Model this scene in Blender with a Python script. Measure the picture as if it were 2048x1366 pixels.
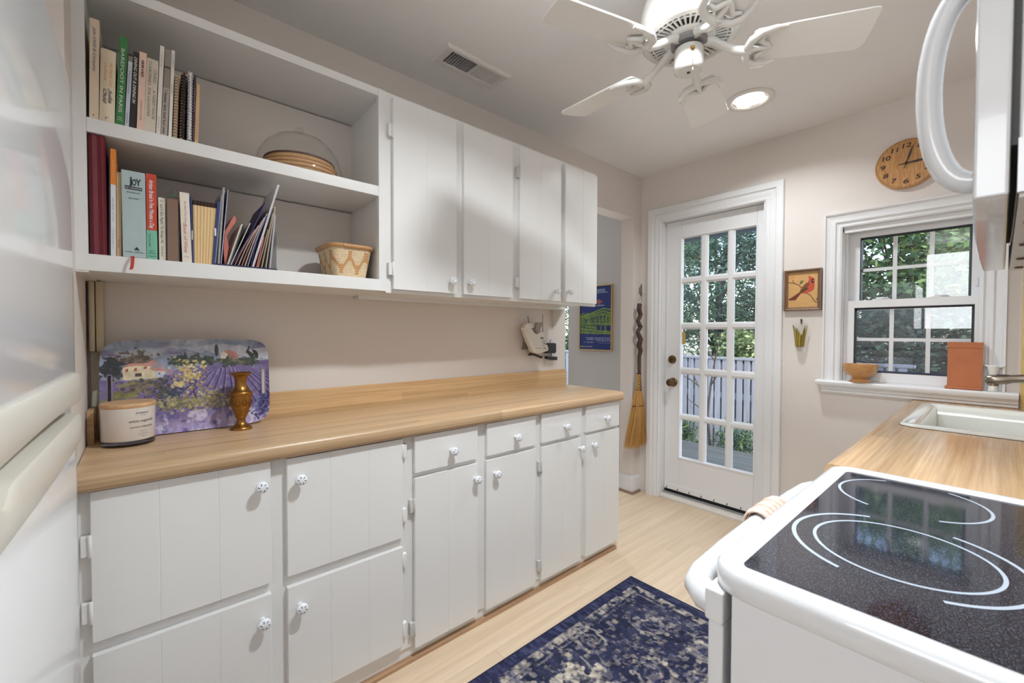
import bpy, bmesh, math, random
import numpy as np
from mathutils import Vector, Matrix

for _o in list(bpy.data.objects):
    bpy.data.objects.remove(_o)
SC = bpy.context.scene
COL = SC.collection
PI = math.pi

# ------------------------------------------------------------------ camera
CF, CYAW, CPITCH, CROLL = 854.41, math.radians(48.843), math.radians(1.196), math.radians(0.177)
CW, CH = 2048, 1366
CLOC = np.array([0.0, 0.0, 1.23])
_fw = np.array([math.cos(CYAW) * math.cos(CPITCH), math.sin(CYAW) * math.cos(CPITCH), -math.sin(CPITCH)])
_r = np.array([math.sin(CYAW), -math.cos(CYAW), 0.0])
_u = np.cross(_r, _fw)
_R = math.cos(CROLL) * _r + math.sin(CROLL) * _u
_U = -math.sin(CROLL) * _r + math.cos(CROLL) * _u
cam = bpy.data.cameras.new('camera')
cam.sensor_width = 36.0
cam.lens = CF / CW * 36.0
cam.clip_start = 0.02
cam.dof.use_dof = True
cam.dof.focus_distance = 2.3
cam.dof.aperture_fstop = 7.0
camo = bpy.data.objects.new('camera', cam)
COL.objects.link(camo)
camo.matrix_world = Matrix(((_R[0], _U[0], -_fw[0], CLOC[0]), (_R[1], _U[1], -_fw[1], CLOC[1]),
                            (_R[2], _U[2], -_fw[2], CLOC[2]), (0, 0, 0, 1)))
SC.camera = camo


def ray(px, py):
    return _fw * CF + _R * (px - CW / 2) + _U * (CH / 2 - py)


def on_x(px, py, X):
    d = ray(px, py)
    return CLOC + d * (X / d[0])


def on_y(px, py, Y):
    d = ray(px, py)
    return CLOC + d * (Y / d[1])


def on_z(px, py, Z):
    d = ray(px, py)
    return CLOC + d * ((Z - CLOC[2]) / d[2])


# ------------------------------------------------------------------ world and exposure
world = bpy.data.worlds.new('sky')
SC.world = world
world.use_nodes = True
_nt = world.node_tree
_bg = _nt.nodes['Background']
_sky = _nt.nodes.new('ShaderNodeTexSky')
_sky.sky_type = 'NISHITA'
_sky.sun_disc = False
_sky.sun_elevation = math.radians(48)
_sky.sun_rotation = math.radians(200)
_sky.altitude = 50
_sky.dust_density = 2.0
_nt.links.new(_sky.outputs[0], _bg.inputs['Color'])
_bg.inputs['Strength'].default_value = 0.6
SC.view_settings.view_transform = 'Standard'
SC.view_settings.look = 'None'
SC.view_settings.gamma = 1.0
SC.view_settings.exposure = 0.65
SC.view_settings.use_curve_mapping = False
LAMP_W = 15.0
# daylight from the windows of the space behind the camera: their rectangular reflections show on the
# microwave handle and door edge, their glare on the window panes
_wl = bpy.data.lights.new('window_behind_camera_offscreen', 'AREA')
_wl.shape = 'RECTANGLE'
_wl.size, _wl.size_y = 1.0, 1.0
_wl.energy = 16.0
_wl.color = (0.90, 0.955, 1.0)
_wo = bpy.data.objects.new('window_behind_camera_offscreen', _wl)
COL.objects.link(_wo)
_wo.location = (-1.98, 0.18, 1.80)
_wo.rotation_euler = (math.radians(90), 0, math.radians(-90))
# daylight through the next room's window beside the poster (its edge shows past the end of the left wall)
_nl = bpy.data.lights.new('window_next_room_offscreen', 'AREA')
_nl.shape = 'RECTANGLE'
_nl.size, _nl.size_y = 0.95, 1.7
_nl.energy = 22.0
_nl.color = (0.90, 0.955, 1.0)
_no = bpy.data.objects.new('window_next_room_offscreen', _nl)
COL.objects.link(_no)
_no.location = (3.0, 3.26, 1.25)
_no.rotation_euler = (math.radians(90), 0, math.radians(90))

# room planes (metres): left wall, far wall, ceiling, right wall, near wall
YW, XD, ZC, YR, XN = 1.845, 2.94, 2.425, -0.36, -0.95
YA = 1.955          # back of the left wall (next room side)

# ------------------------------------------------------------------ materials
MATS = {}


def lin(c):
    c = [v / 255.0 for v in c]
    return tuple((v / 12.92) if v <= 0.04045 else ((v + 0.055) / 1.055) ** 2.4 for v in c) + (1.0,)


def nodes_of(name):
    m = bpy.data.materials.new(name)
    m.use_nodes = True
    nt = m.node_tree
    return m, nt, nt.nodes['Principled BSDF']


def setp(b, **k):
    for n, v in k.items():
        n = n.replace('_', ' ')
        if n in b.inputs:
            b.inputs[n].default_value = v


def mat(name, rgb, rough=0.5, metal=0.0, spec=0.5, bump=0.0, bscale=60.0, mottle=0.0, mscale=6.0, coat=0.0):
    if name in MATS:
        return MATS[name]
    m, nt, b = nodes_of(name)
    setp(b, Base_Color=lin(rgb), Roughness=rough, Metallic=metal, Specular_IOR_Level=spec, Coat_Weight=coat)
    tc = nt.nodes.new('ShaderNodeTexCoord')
    if bump > 0:
        n = nt.nodes.new('ShaderNodeTexNoise')
        n.inputs['Scale'].default_value = bscale
        n.inputs['Detail'].default_value = 4
        nt.links.new(tc.outputs['Object'], n.inputs['Vector'])
        bp = nt.nodes.new('ShaderNodeBump')
        bp.inputs['Strength'].default_value = bump
        bp.inputs['Distance'].default_value = 0.002
        nt.links.new(n.outputs['Fac'], bp.inputs['Height'])
        nt.links.new(bp.outputs['Normal'], b.inputs['Normal'])
    if mottle > 0:
        n = nt.nodes.new('ShaderNodeTexNoise')
        n.inputs['Scale'].default_value = mscale
        n.inputs['Detail'].default_value = 5
        nt.links.new(tc.outputs['Object'], n.inputs['Vector'])
        mx = nt.nodes.new('ShaderNodeMixRGB')
        c = lin(rgb)
        mx.inputs[1].default_value = tuple(v * (1 - mottle) for v in c[:3]) + (1,)
        mx.inputs[2].default_value = tuple(min(1, v * (1 + mottle)) for v in c[:3]) + (1,)
        nt.links.new(n.outputs['Fac'], mx.inputs[0])
        nt.links.new(mx.outputs[0], b.inputs['Base Color'])
    MATS[name] = m
    return m


def wood(name, c1, c2, axis=0, strip=0.0, stripaxis=1, grain=(3.0, 90.0), rough=0.4, perobj=0.0, coat=0.0, amount=1.0, ring=0.0):
    """Wood: grain noise stretched along axis, optional laminated strips and per-piece variation."""
    if name in MATS:
        return MATS[name]
    m, nt, b = nodes_of(name)
    L = nt.links.new
    N = nt.nodes.new
    setp(b, Roughness=rough, Coat_Weight=coat, Coat_Roughness=0.15)
    tc = N('ShaderNodeTexCoord')
    geo = N('ShaderNodeNewGeometry')
    mp = N('ShaderNodeMapping')
    sc = [grain[1]] * 3
    sc[axis] = grain[0]
    mp.inputs['Scale'].default_value = sc
    if perobj > 0:
        oi = N('ShaderNodeObjectInfo')
        vm = N('ShaderNodeVectorMath')
        vm.operation = 'MULTIPLY_ADD'
        cx = N('ShaderNodeCombineXYZ')
        for i in range(3):
            L(oi.outputs['Random'], cx.inputs[i])
        L(cx.outputs[0], vm.inputs[0])
        vm.inputs[1].default_value = (13.0, 17.0, 11.0)
        L(tc.outputs['Object'], vm.inputs[2])
        L(vm.outputs[0], mp.inputs['Vector'])
    else:
        L(geo.outputs['Position'], mp.inputs['Vector'])
    n = N('ShaderNodeTexNoise')
    n.inputs['Scale'].default_value = 1.0
    n.inputs['Detail'].default_value = 6
    n.inputs['Roughness'].default_value = 0.6
    n.inputs['Distortion'].default_value = ring
    L(mp.outputs[0], n.inputs['Vector'])
    cr = N('ShaderNodeValToRGB')
    cr.color_ramp.elements[0].position = 0.3
    cr.color_ramp.elements[1].position = 0.72
    cr.color_ramp.elements[0].color = lin(c2)
    cr.color_ramp.elements[1].color = lin(c1)
    L(n.outputs['Fac'], cr.inputs[0])
    out = cr.outputs[0]
    if strip > 0 or perobj > 0:
        hsv = N('ShaderNodeHueSaturation')
        if strip > 0:
            sx = N('ShaderNodeSeparateXYZ')
            L(geo.outputs['Position'], sx.inputs[0])
            dv = N('ShaderNodeMath'); dv.operation = 'DIVIDE'; dv.inputs[1].default_value = strip
            L(sx.outputs[stripaxis], dv.inputs[0])
            fl = N('ShaderNodeMath'); fl.operation = 'FLOOR'
            L(dv.outputs[0], fl.inputs[0])
            # staves of differing length along the strip
            d2 = N('ShaderNodeMath'); d2.operation = 'MULTIPLY_ADD'
            L(fl.outputs[0], d2.inputs[0]); d2.inputs[1].default_value = 0.37
            L(sx.outputs[axis], d2.inputs[2])
            f2 = N('ShaderNodeMath'); f2.operation = 'MULTIPLY'; f2.inputs[1].default_value = 0.55
            L(d2.outputs[0], f2.inputs[0])
            f3 = N('ShaderNodeMath'); f3.operation = 'FLOOR'
            L(f2.outputs[0], f3.inputs[0])
            cb = N('ShaderNodeCombineXYZ')
            L(fl.outputs[0], cb.inputs[0]); L(f3.outputs[0], cb.inputs[1])
            wn = N('ShaderNodeTexWhiteNoise')
            L(cb.outputs[0], wn.inputs['Vector'])
            rnd = wn.outputs['Value']
        else:
            oi2 = N('ShaderNodeObjectInfo')
            rnd = oi2.outputs['Random']
        mr = N('ShaderNodeMapRange')
        k = perobj if perobj > 0 else 0.16 * amount
        mr.inputs['To Min'].default_value = 1 - k
        mr.inputs['To Max'].default_value = 1 + k
        L(rnd, mr.inputs['Value'])
        L(mr.outputs[0], hsv.inputs['Value'])
        L(out, hsv.inputs['Color'])
        out = hsv.outputs[0]
    L(out, b.inputs['Base Color'])
    MATS[name] = m
    return m


def colmat(name, rough=0.5, spec=0.5, noise=0.0, nscale=400.0, coat=0.0, trans=0.0):
    """Flat print / per-vertex colour material."""
    if name in MATS:
        return MATS[name]
    m, nt, b = nodes_of(name)
    a = nt.nodes.new('ShaderNodeAttribute')
    a.attribute_name = 'Col'
    setp(b, Roughness=rough, Specular_IOR_Level=spec, Coat_Weight=coat)
    out = a.outputs['Color']
    if noise > 0:
        n = nt.nodes.new('ShaderNodeTexNoise')
        n.inputs['Scale'].default_value = nscale
        n.inputs['Detail'].default_value = 3
        tc = nt.nodes.new('ShaderNodeTexCoord')
        nt.links.new(tc.outputs['Object'], n.inputs['Vector'])
        mr = nt.nodes.new('ShaderNodeMapRange')
        mr.inputs['To Min'].default_value = 1 - noise
        mr.inputs['To Max'].default_value = 1 + noise
        nt.links.new(n.outputs['Fac'], mr.inputs['Value'])
        h = nt.nodes.new('ShaderNodeHueSaturation')
        nt.links.new(mr.outputs[0], h.inputs['Value'])
        nt.links.new(out, h.inputs['Color'])
        out = h.outputs[0]
    nt.links.new(out, b.inputs['Base Color'])
    if trans > 0:
        t = nt.nodes.new('ShaderNodeBsdfTranslucent')
        nt.links.new(out, t.inputs['Color'])
        mx = nt.nodes.new('ShaderNodeMixShader')
        mx.inputs[0].default_value = trans
        nt.links.new(b.outputs[0], mx.inputs[1])
        nt.links.new(t.outputs[0], mx.inputs[2])
        nt.links.new(mx.outputs[0], nt.nodes['Material Output'].inputs['Surface'])
    MATS[name] = m
    return m


def glassmat(name, tint=(1, 1, 1), ior=1.45, rough=0.0, haze=0.0):
    """Thin clear glass: transparent film with a Fresnel reflection."""
    if name in MATS:
        return MATS[name]
    m = bpy.data.materials.new(name)
    m.use_nodes = True
    nt = m.node_tree
    nt.nodes.remove(nt.nodes['Principled BSDF'])
    tr = nt.nodes.new('ShaderNodeBsdfTransparent')
    tr.inputs[0].default_value = tuple(tint) + (1,)
    gl = nt.nodes.new('ShaderNodeBsdfGlossy')
    gl.inputs['Roughness'].default_value = rough
    lw = nt.nodes.new('ShaderNodeLayerWeight')
    lw.inputs[0].default_value = 0.5
    pw = nt.nodes.new('ShaderNodeMath')
    pw.operation = 'POWER'
    pw.inputs[1].default_value = 5.0
    nt.links.new(lw.outputs['Facing'], pw.inputs[0])
    r0 = ((ior - 1) / (ior + 1)) ** 2
    fr = nt.nodes.new('ShaderNodeMath')
    fr.operation = 'MULTIPLY_ADD'
    fr.inputs[1].default_value = 1 - r0
    fr.inputs[2].default_value = r0
    nt.links.new(pw.outputs[0], fr.inputs[0])
    mx = nt.nodes.new('ShaderNodeMixShader')
    nt.links.new(fr.outputs[0], mx.inputs[0])
    nt.links.new(tr.outputs[0], mx.inputs[1])
    nt.links.new(gl.outputs[0], mx.inputs[2])
    out = mx.outputs[0]
    if haze > 0:
        df = nt.nodes.new('ShaderNodeBsdfDiffuse')
        df.inputs[0].default_value = (0.35, 0.37, 0.4, 1)
        m2 = nt.nodes.new('ShaderNodeMixShader')
        m2.inputs[0].default_value = haze
        nt.links.new(out, m2.inputs[1])
        nt.links.new(df.outputs[0], m2.inputs[2])
        out = m2.outputs[0]
    nt.links.new(out, nt.nodes['Material Output'].inputs['Surface'])
    MATS[name] = m
    return m


def emit(name, rgb, s):
    m = bpy.data.materials.new(name)
    m.use_nodes = True
    b = m.node_tree.nodes['Principled BSDF']
    setp(b, Base_Color=(0.9, 0.9, 0.9, 1), Emission_Color=tuple(rgb) + (1,), Emission_Strength=s)
    MATS[name] = m
    return m


WHITE = mat('white_cabinet_paint', (232, 231, 229), 0.32, bump=0.05, bscale=25)
TRIM = mat('white_trim_paint', (232, 231, 231), 0.35, bump=0.04, bscale=30)
WALL = mat('warm_beige_wall_paint', (224, 215, 208), 0.75, bump=0.05, bscale=120)
GREYWALL = mat('grey_white_wall_paint', (206, 205, 204), 0.75, bump=0.05, bscale=120)
CEIL = mat('ceiling_paint', (238, 235, 233), 0.85, bump=0.08, bscale=90)
BACKP = mat('shelf_back_paint', (226, 219, 212), 0.6)
COUNTER = wood('butcher_block_laminate', (216, 186, 148), (182, 146, 108), axis=0, strip=0.030, stripaxis=1, grain=(1.6, 150), rough=0.35, amount=1.0)
COUNTER_R = wood('butcher_block_laminate_sink', (216, 182, 140), (184, 144, 102), axis=0, strip=0.045, stripaxis=1, grain=(2.5, 110), rough=0.22, amount=0.9)
SPLASH = wood('butcher_block_backsplash', (221, 188, 142), (196, 156, 110), axis=0, strip=0.034, stripaxis=2, grain=(2.5, 110), rough=0.4, amount=0.7)
FLOORW = wood('whitewashed_floor_wood', (228, 206, 178), (208, 182, 152), axis=0, grain=(1.2, 28), rough=0.42, perobj=0.028)
SHOEW = wood('brown_shoe_moulding', (196, 158, 122), (150, 116, 88), axis=0, grain=(3, 120), rough=0.5)
APPL = mat('white_appliance_enamel', (214, 215, 217), 0.14, coat=0.3)
CREAM = mat('cream_plastic', (226, 221, 210), 0.3)
BLACK = mat('black_plastic', (28, 27, 28), 0.4)
DARK = mat('dark_void', (14, 13, 13), 0.9)
BRONZE = mat('antique_bronze', (120, 98, 70), 0.3, metal=1.0)
CHROME = mat('brushed_nickel', (150, 138, 124), 0.28, metal=1.0)
STEEL = mat('bare_steel_hinge', (150, 148, 145), 0.3, metal=1.0)
PAGES = mat('book_page_paper', (226, 208, 176), 0.85, bump=0.2, bscale=300)
GLASS = glassmat('clear_window_glass')
CLEAR = glassmat('clear_thin_glass', (0.97, 0.975, 0.97), 1.5)

# ------------------------------------------------------------------ mesh helpers


class G:
    def __init__(self):
        self.v, self.f = [], []

    def add(self, vs, fs):
        o = len(self.v)
        self.v += [tuple(map(float, p)) for p in vs]
        self.f += [tuple(i + o for i in f) for f in fs]
        return self

    def box(self, x0, x1, y0, y1, z0, z1):
        x0, x1 = min(x0, x1), max(x0, x1)
        y0, y1 = min(y0, y1), max(y0, y1)
        z0, z1 = min(z0, z1), max(z0, z1)
        return self.add([(x0, y0, z0), (x1, y0, z0), (x1, y1, z0), (x0, y1, z0), (x0, y0, z1), (x1, y0, z1), (x1, y1, z1), (x0, y1, z1)],
                        [(0, 3, 2, 1), (4, 5, 6, 7), (0, 1, 5, 4), (1, 2, 6, 5), (2, 3, 7, 6), (3, 0, 4, 7)])

    def prism(self, poly, vec):
        """poly: 3-D points of a planar outline; vec: extrusion vector."""
        n = len(poly)
        P = [np.array(p, float) for p in poly]
        e = np.array(vec, float)
        nrm = np.zeros(3)
        for i in range(n):
            nrm += np.cross(P[i], P[(i + 1) % n])
        if np.dot(nrm, e) > 0:
            P = P[::-1]
        vs = P + [p + e for p in P]
        fs = [tuple(range(n)), tuple(range(2 * n - 1, n - 1, -1))]
        for i in range(n):
            j = (i + 1) % n
            fs.append((i, i + n, j + n, j))
        return self.add(vs, fs)

    def lathe(self, prof, c=(0, 0, 0), axis=(0, 0, 1), n=24, cap=True, sx=1.0):
        a = Vector(axis).normalized()
        q = a.to_track_quat('Z', 'Y')
        vs, fs = [], []
        for r, h in prof:
            for k in range(n):
                t = 2 * PI * k / n
                p = q @ Vector((r * math.cos(t) * sx, r * math.sin(t), h))
                vs.append((p.x + c[0], p.y + c[1], p.z + c[2]))
        for i in range(len(prof) - 1):
            for k in range(n):
                k2 = (k + 1) % n
                fs.append((i * n + k, i * n + k2, (i + 1) * n + k2, (i + 1) * n + k))
        if cap:
            fs.append(tuple(range(n - 1, -1, -1)))
            m = (len(prof) - 1) * n
            fs.append(tuple(m + k for k in range(n)))
        return self.add(vs, fs)

    def cyl(self, p, q, r, n=12, r2=None):
        return self.tube([p, q], [r, r if r2 is None else r2], n)

    def tube(self, pts, r, n=8, cap=True, flat=None):
        """round tube along a path; flat=(normal, factor) squashes it along a direction"""
        P = [Vector(p) for p in pts]
        m = len(P)
        R = list(r) if hasattr(r, '__len__') else [r] * m
        vs, fs = [], []
        up = None
        for i in range(m):
            t = (P[min(i + 1, m - 1)] - P[max(i - 1, 0)])
            if t.length < 1e-9:
                t = Vector((0, 0, 1))
            t.normalize()
            if up is None:
                up = t.orthogonal().normalized()
            else:
                up = (up - t * up.dot(t))
                up = up.normalized() if up.length > 1e-6 else t.orthogonal().normalized()
            s = t.cross(up)
            for k in range(n):
                a = 2 * PI * k / n
                d = (up * math.cos(a) + s * math.sin(a)) * R[i]
                if flat:
                    nn = Vector(flat[0]).normalized()
                    d = d - nn * d.dot(nn) * (1 - flat[1])
                vs.append(tuple(P[i] + d))
        for i in range(m - 1):
            for k in range(n):
                k2 = (k + 1) % n
                fs.append((i * n + k, i * n + k2, (i + 1) * n + k2, (i + 1) * n + k))
        if cap:
            fs.append(tuple(range(n - 1, -1, -1)))
            fs.append(tuple((m - 1) * n + k for k in range(n)))
        return self.add(vs, fs)

    def sweep_rect(self, prof, O, U, V, N, u0, u1, v0, v1, closed=True):
        """moulding around a rectangle: prof = (outward offset, height along N); open at v0 if not closed"""
        O, U, V, N = [np.array(a, float) for a in (O, U, V, N)]
        ring = []
        for w, h in prof:
            b = v0 - (w if closed else 0)
            ring.append([O + U * a + V * c + N * h for a, c in ((u0 - w, b), (u0 - w, v1 + w), (u1 + w, v1 + w), (u1 + w, b))])
        k = len(prof)
        vs = [p for r_ in ring for p in r_]
        fs = []
        for i in range(k - 1):
            for s in range(4 if closed else 3):
                t = (s + 1) % 4
                fs.append((i * 4 + s, i * 4 + t, (i + 1) * 4 + t, (i + 1) * 4 + s))
        if not closed:
            fs.append(tuple(i * 4 for i in range(k)))
            fs.append(tuple(i * 4 + 3 for i in range(k - 1, -1, -1)))
        return self.add(vs, fs)

    def xf(self, M):
        self.v = [tuple(M @ Vector(p)) for p in self.v]
        return self

    def map(self, fn):
        self.v = [tuple(fn(p)) for p in self.v]
        return self


ORG = {}


def mesh_from(g, name, org, bevel=0.0, seg=2, smooth=None, fixn=True):
    me = bpy.data.meshes.new(name)
    me.from_pydata([(p[0] - org[0], p[1] - org[1], p[2] - org[2]) for p in g.v], [], g.f)
    me.update()
    if bevel > 0 or fixn:
        bm = bmesh.new()
        bm.from_mesh(me)
        if fixn:
            bmesh.ops.recalc_face_normals(bm, faces=bm.faces)
        if bevel > 0:
            es = [e for e in bm.edges if len(e.link_faces) == 2 and e.calc_face_angle(0) > 0.6]
            bmesh.ops.bevel(bm, geom=es, offset=bevel, segments=seg, profile=0.5, affect='EDGES', clamp_overlap=True)
        bm.to_mesh(me)
        bm.free()
    if smooth is not None:
        me.polygons.foreach_set('use_smooth', [True] * len(me.polygons))
        me.set_sharp_from_angle(angle=math.radians(smooth))
    return me


def place(name, me, m, parent, org, label=None):
    o = bpy.data.objects.new(name, me)
    COL.objects.link(o)
    if m is not None and not me.materials:
        me.materials.append(m)
    if parent is not None:
        o.parent = parent
        po = ORG[parent.name]
        o.location = (org[0] - po[0], org[1] - po[1], org[2] - po[2])
    else:
        o.location = org
    ORG[o.name] = tuple(org)
    if label:
        o['label'] = label
    return o


def obj(name, g, m, parent=None, bevel=0.0, seg=2, smooth=None, label=None, org=None, fixn=True):
    if org is None:
        a = np.array(g.v)
        lo, hi = a.min(0), a.max(0)
        org = ((lo[0] + hi[0]) / 2, (lo[1] + hi[1]) / 2, lo[2] if parent is None else (lo[2] + hi[2]) / 2)
    if bevel > 0 and smooth is None:
        smooth = 40
    me = mesh_from(g, name, org, bevel, seg, smooth, fixn)
    o = place(name, me, m, parent, org, label)
    if bevel > 0:
        o.modifiers.new('face_weighted', 'WEIGHTED_NORMAL').keep_sharp = True
    return o


def tag(o, label, cat, group=None):
    o['label'] = label
    o['category'] = cat
    if group:
        o['group'] = group
    return o


def thing(name, label, cat, loc, group=None):
    o = bpy.data.objects.new(name, None)
    COL.objects.link(o)
    o.empty_display_size = 0.05
    o.location = loc
    ORG[o.name] = tuple(loc)
    return tag(o, label, cat, group)


def struct(o, label=None):
    o['kind'] = 'structure'
    if label:
        o['label'] = label
    return o


_TX = {}


def text_mesh(s, shear=0.0, bold=0.0):
    key = (s, shear, bold)
    if key in _TX:
        return _TX[key]
    cu = bpy.data.curves.new('txt', 'FONT')
    cu.body = s
    cu.size = 1.0
    cu.shear = shear
    cu.offset = bold
    cu.resolution_u = 3
    ob = bpy.data.objects.new('txt', cu)
    COL.objects.link(ob)
    dg = bpy.context.evaluated_depsgraph_get()
    me = bpy.data.meshes.new_from_object(ob.evaluated_get(dg))
    vs = np.array([v.co[:] for v in me.vertices]) if len(me.vertices) else np.zeros((0, 3))
    fs = [tuple(p.vertices) for p in me.polygons]
    bpy.data.objects.remove(ob)
    bpy.data.curves.remove(cu)
    bpy.data.meshes.remove(me)
    if len(vs):
        vs[:, 0] -= vs[:, 0].min()
    _TX[key] = (vs, fs)
    return vs, fs


def add_text(g, s, O, U, V, height, width=None, shear=0.0, bold=0.0, align='l'):
    """lettering in the plane (U right, V up) from O (baseline start); height = cap height, width fits"""
    vs, fs = text_mesh(s, shear, bold)
    if not len(vs):
        return g
    w0 = vs[:, 0].max()
    ky = height / 0.72
    kx = ky if width is None else width / w0
    off = {'l': 0.0, 'c': -w0 * kx / 2, 'r': -w0 * kx}[align]
    O, U, V = [np.array(a, float) for a in (O, U, V)]
    return g.add([O + U * (p[0] * kx + off) + V * (p[1] * ky) for p in vs], fs)


# ------------------------------------------------------------------ flat prints painted on fine grids
def fbm(w, h, sc, seed, octv=4, stretch=(1, 1)):
    rs = np.random.RandomState(seed)
    out = np.zeros((h, w))
    amp, tot = 1.0, 0.0
    for o in range(octv):
        gw = max(2, int(sc * stretch[0] * 2 ** o) + 2)
        gh = max(2, int(sc * stretch[1] * 2 ** o * h / w) + 2)
        g = rs.rand(gh, gw)
        x = np.linspace(0, gw - 1.001, w)
        y = np.linspace(0, gh - 1.001, h)
        xi, yi = x.astype(int), y.astype(int)
        fx, fy = (x - xi), (y - yi)
        fx, fy = fx * fx * (3 - 2 * fx), fy * fy * (3 - 2 * fy)
        fy = fy[:, None]
        a = g[yi][:, xi] * (1 - fx) + g[yi][:, xi + 1] * fx
        b = g[yi + 1][:, xi] * (1 - fx) + g[yi + 1][:, xi + 1] * fx
        out += amp * (a * (1 - fy) + b * fy)
        tot += amp
        amp *= 0.55
    return out / tot


class Canvas:
    def __init__(self, w, h, bg, seed=1):
        self.w, self.h = w, h
        self.a = np.zeros((h, w, 3)) + np.array(bg) / 255.0
        self.x, self.y = np.meshgrid((np.arange(w) + 0.5) / w, (np.arange(h) + 0.5) / h)
        self.seed = seed

    def blend(self, mask, rgb, alpha=1.0):
        k = (mask * alpha)[..., None]
        self.a = self.a * (1 - k) + np.array(rgb) / 255.0 * k

    def poly(self, pts, rgb, alpha=1.0):
        x, y = self.x, self.y
        ins = np.zeros(x.shape, bool)
        n = len(pts)
        for i in range(n):
            x1, y1 = pts[i]
            x2, y2 = pts[(i + 1) % n]
            if y1 == y2:
                continue
            c = ((y1 > y) != (y2 > y)) & (x < (x2 - x1) * (y - y1) / (y2 - y1) + x1)
            ins ^= c
        self.blend(ins.astype(float), rgb, alpha)

    def ell(self, cx, cy, rx, ry, rgb, alpha=1.0, rough=0.0, seed=0):
        d = ((self.x - cx) / rx) ** 2 + ((self.y - cy) / ry) ** 2
        if rough > 0:
            d = d + (fbm(self.w, self.h, 40, seed + 7) - 0.5) * rough * 4
        self.blend((d < 1).astype(float), rgb, alpha)

    def ring(self, cx, cy, rx, ry, t, rgb, alpha=1.0, rough=0.0, seed=0):
        d = np.sqrt(((self.x - cx) / rx) ** 2 + ((self.y - cy) / ry) ** 2)
        if rough > 0:
            d = d + (fbm(self.w, self.h, 30, seed + 3) - 0.5) * rough
        self.blend((np.abs(d - 1) < t).astype(float), rgb, alpha)

    def line(self, pts, wd, rgb, alpha=1.0):
        asp = self.h / self.w
        for (x1, y1), (x2, y2) in zip(pts[:-1], pts[1:]):
            dx, dy = x2 - x1, (y2 - y1) * asp
            L2 = dx * dx + dy * dy + 1e-12
            t = np.clip(((self.x - x1) * dx + (self.y - y1) * asp * dy) / L2, 0, 1)
            d = np.hypot(self.x - x1 - t * dx, (self.y - y1) * asp - t * dy)
            self.blend((d < wd / 2).astype(float), rgb, alpha)

    def blobs(self, cx, cy, sx, sy, n, r, cols, seed, alpha=0.85):
        rs = np.random.RandomState(seed)
        asp = self.w / self.h
        for i in range(n):
            a, b = cx + rs.randn() * sx, cy + rs.randn() * sy
            k = r * (0.5 + rs.rand())
            self.ell(a, b, k, k * asp * (0.6 + 0.6 * rs.rand()), cols[rs.randint(len(cols))], alpha)


def print_mesh(name, cv, fn, m, parent, label=None, hole=None):
    """grid of cv.w x cv.h points; fn(u, v) arrays -> xyz arrays; colours from the canvas"""
    w, h = cv.w, cv.h
    U, V = np.meshgrid(np.linspace(0, 1, w), np.linspace(0, 1, h))
    X, Y, Z = fn(U, V)
    pts = np.stack([X.ravel(), Y.ravel(), Z.ravel()], 1)
    org = pts.mean(0)
    pts = pts - org
    idx = np.arange(w * h).reshape(h, w)
    q = np.stack([idx[:-1, :-1].ravel(), idx[1:, :-1].ravel(), idx[1:, 1:].ravel(), idx[:-1, 1:].ravel()], 1)
    if hole is not None:
        uc = (U[:-1, :-1] + U[1:, 1:]) / 2
        vc = (V[:-1, :-1] + V[1:, 1:]) / 2
        q = q[~hole(uc, vc).ravel()]
    me = bpy.data.meshes.new(name)
    me.vertices.add(w * h)
    me.vertices.foreach_set('co', pts.ravel())
    me.loops.add(q.size)
    me.loops.foreach_set('vertex_index', q.ravel())
    me.polygons.add(len(q))
    me.polygons.foreach_set('loop_start', np.arange(0, q.size, 4))
    me.update(calc_edges=True)
    me.validate()
    me.polygons.foreach_set('use_smooth', [True] * len(me.polygons))
    c = cv.a.reshape(-1, 3)
    c = np.where(c <= 0.04045, c / 12.92, ((np.clip(c, 0, 1) + 0.055) / 1.055) ** 2.4)
    at = me.color_attributes.new('Col', 'FLOAT_COLOR', 'POINT')
    at.data.foreach_set('color', np.concatenate([c, np.ones((len(c), 1))], 1).ravel())
    return place(name, me, m, parent, tuple(org), label)


def rects_minus(a0, a1, b0, b1, holes):
    """split rectangle a x b around rectangular holes -> list of solid rectangles"""
    xs = sorted({a0, a1} | {min(max(h[i], a0), a1) for h in holes for i in (0, 1)})
    out = []
    for i in range(len(xs) - 1):
        m_ = (xs[i] + xs[i + 1]) / 2
        cuts = sorted([(h[2], h[3]) for h in holes if h[0] < m_ < h[1]])
        z = b0
        for c0, c1 in cuts:
            if c0 > z:
                out.append((xs[i], xs[i + 1], z, c0))
            z = max(z, c1)
        if z < b1:
            out.append((xs[i], xs[i + 1], z, b1))
    return out

# ================================================================== STRUCTURE
random.seed(4)
# floor: sub-floor slab and planks laid along the room
g = G().box(-2.1, 3.0, YR - 0.1, 4.4, -0.12, -0.012)
floor = struct(obj('floor', g, mat('floor_gap', (150, 125, 98), 0.7)), 'whitewashed wood strip floor')
PW = 0.083
row = 0
y = 0.02
while y < 2.25:
    x = XN + 0.01 - random.random() * 0.8
    while x < 2.985:
        ln = random.uniform(0.9, 1.6)
        a, b = max(x, XN + 0.005), min(x + ln, 2.985)
        if b - a > 0.05:
            obj('plank', G().box(a + 0.0003, b - 0.0003, y + 0.0002, y + PW - 0.0002, -0.012, 0.0), FLOORW, floor, bevel=0.0004, seg=1)
        x += ln
    y += PW
    row += 1

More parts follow.
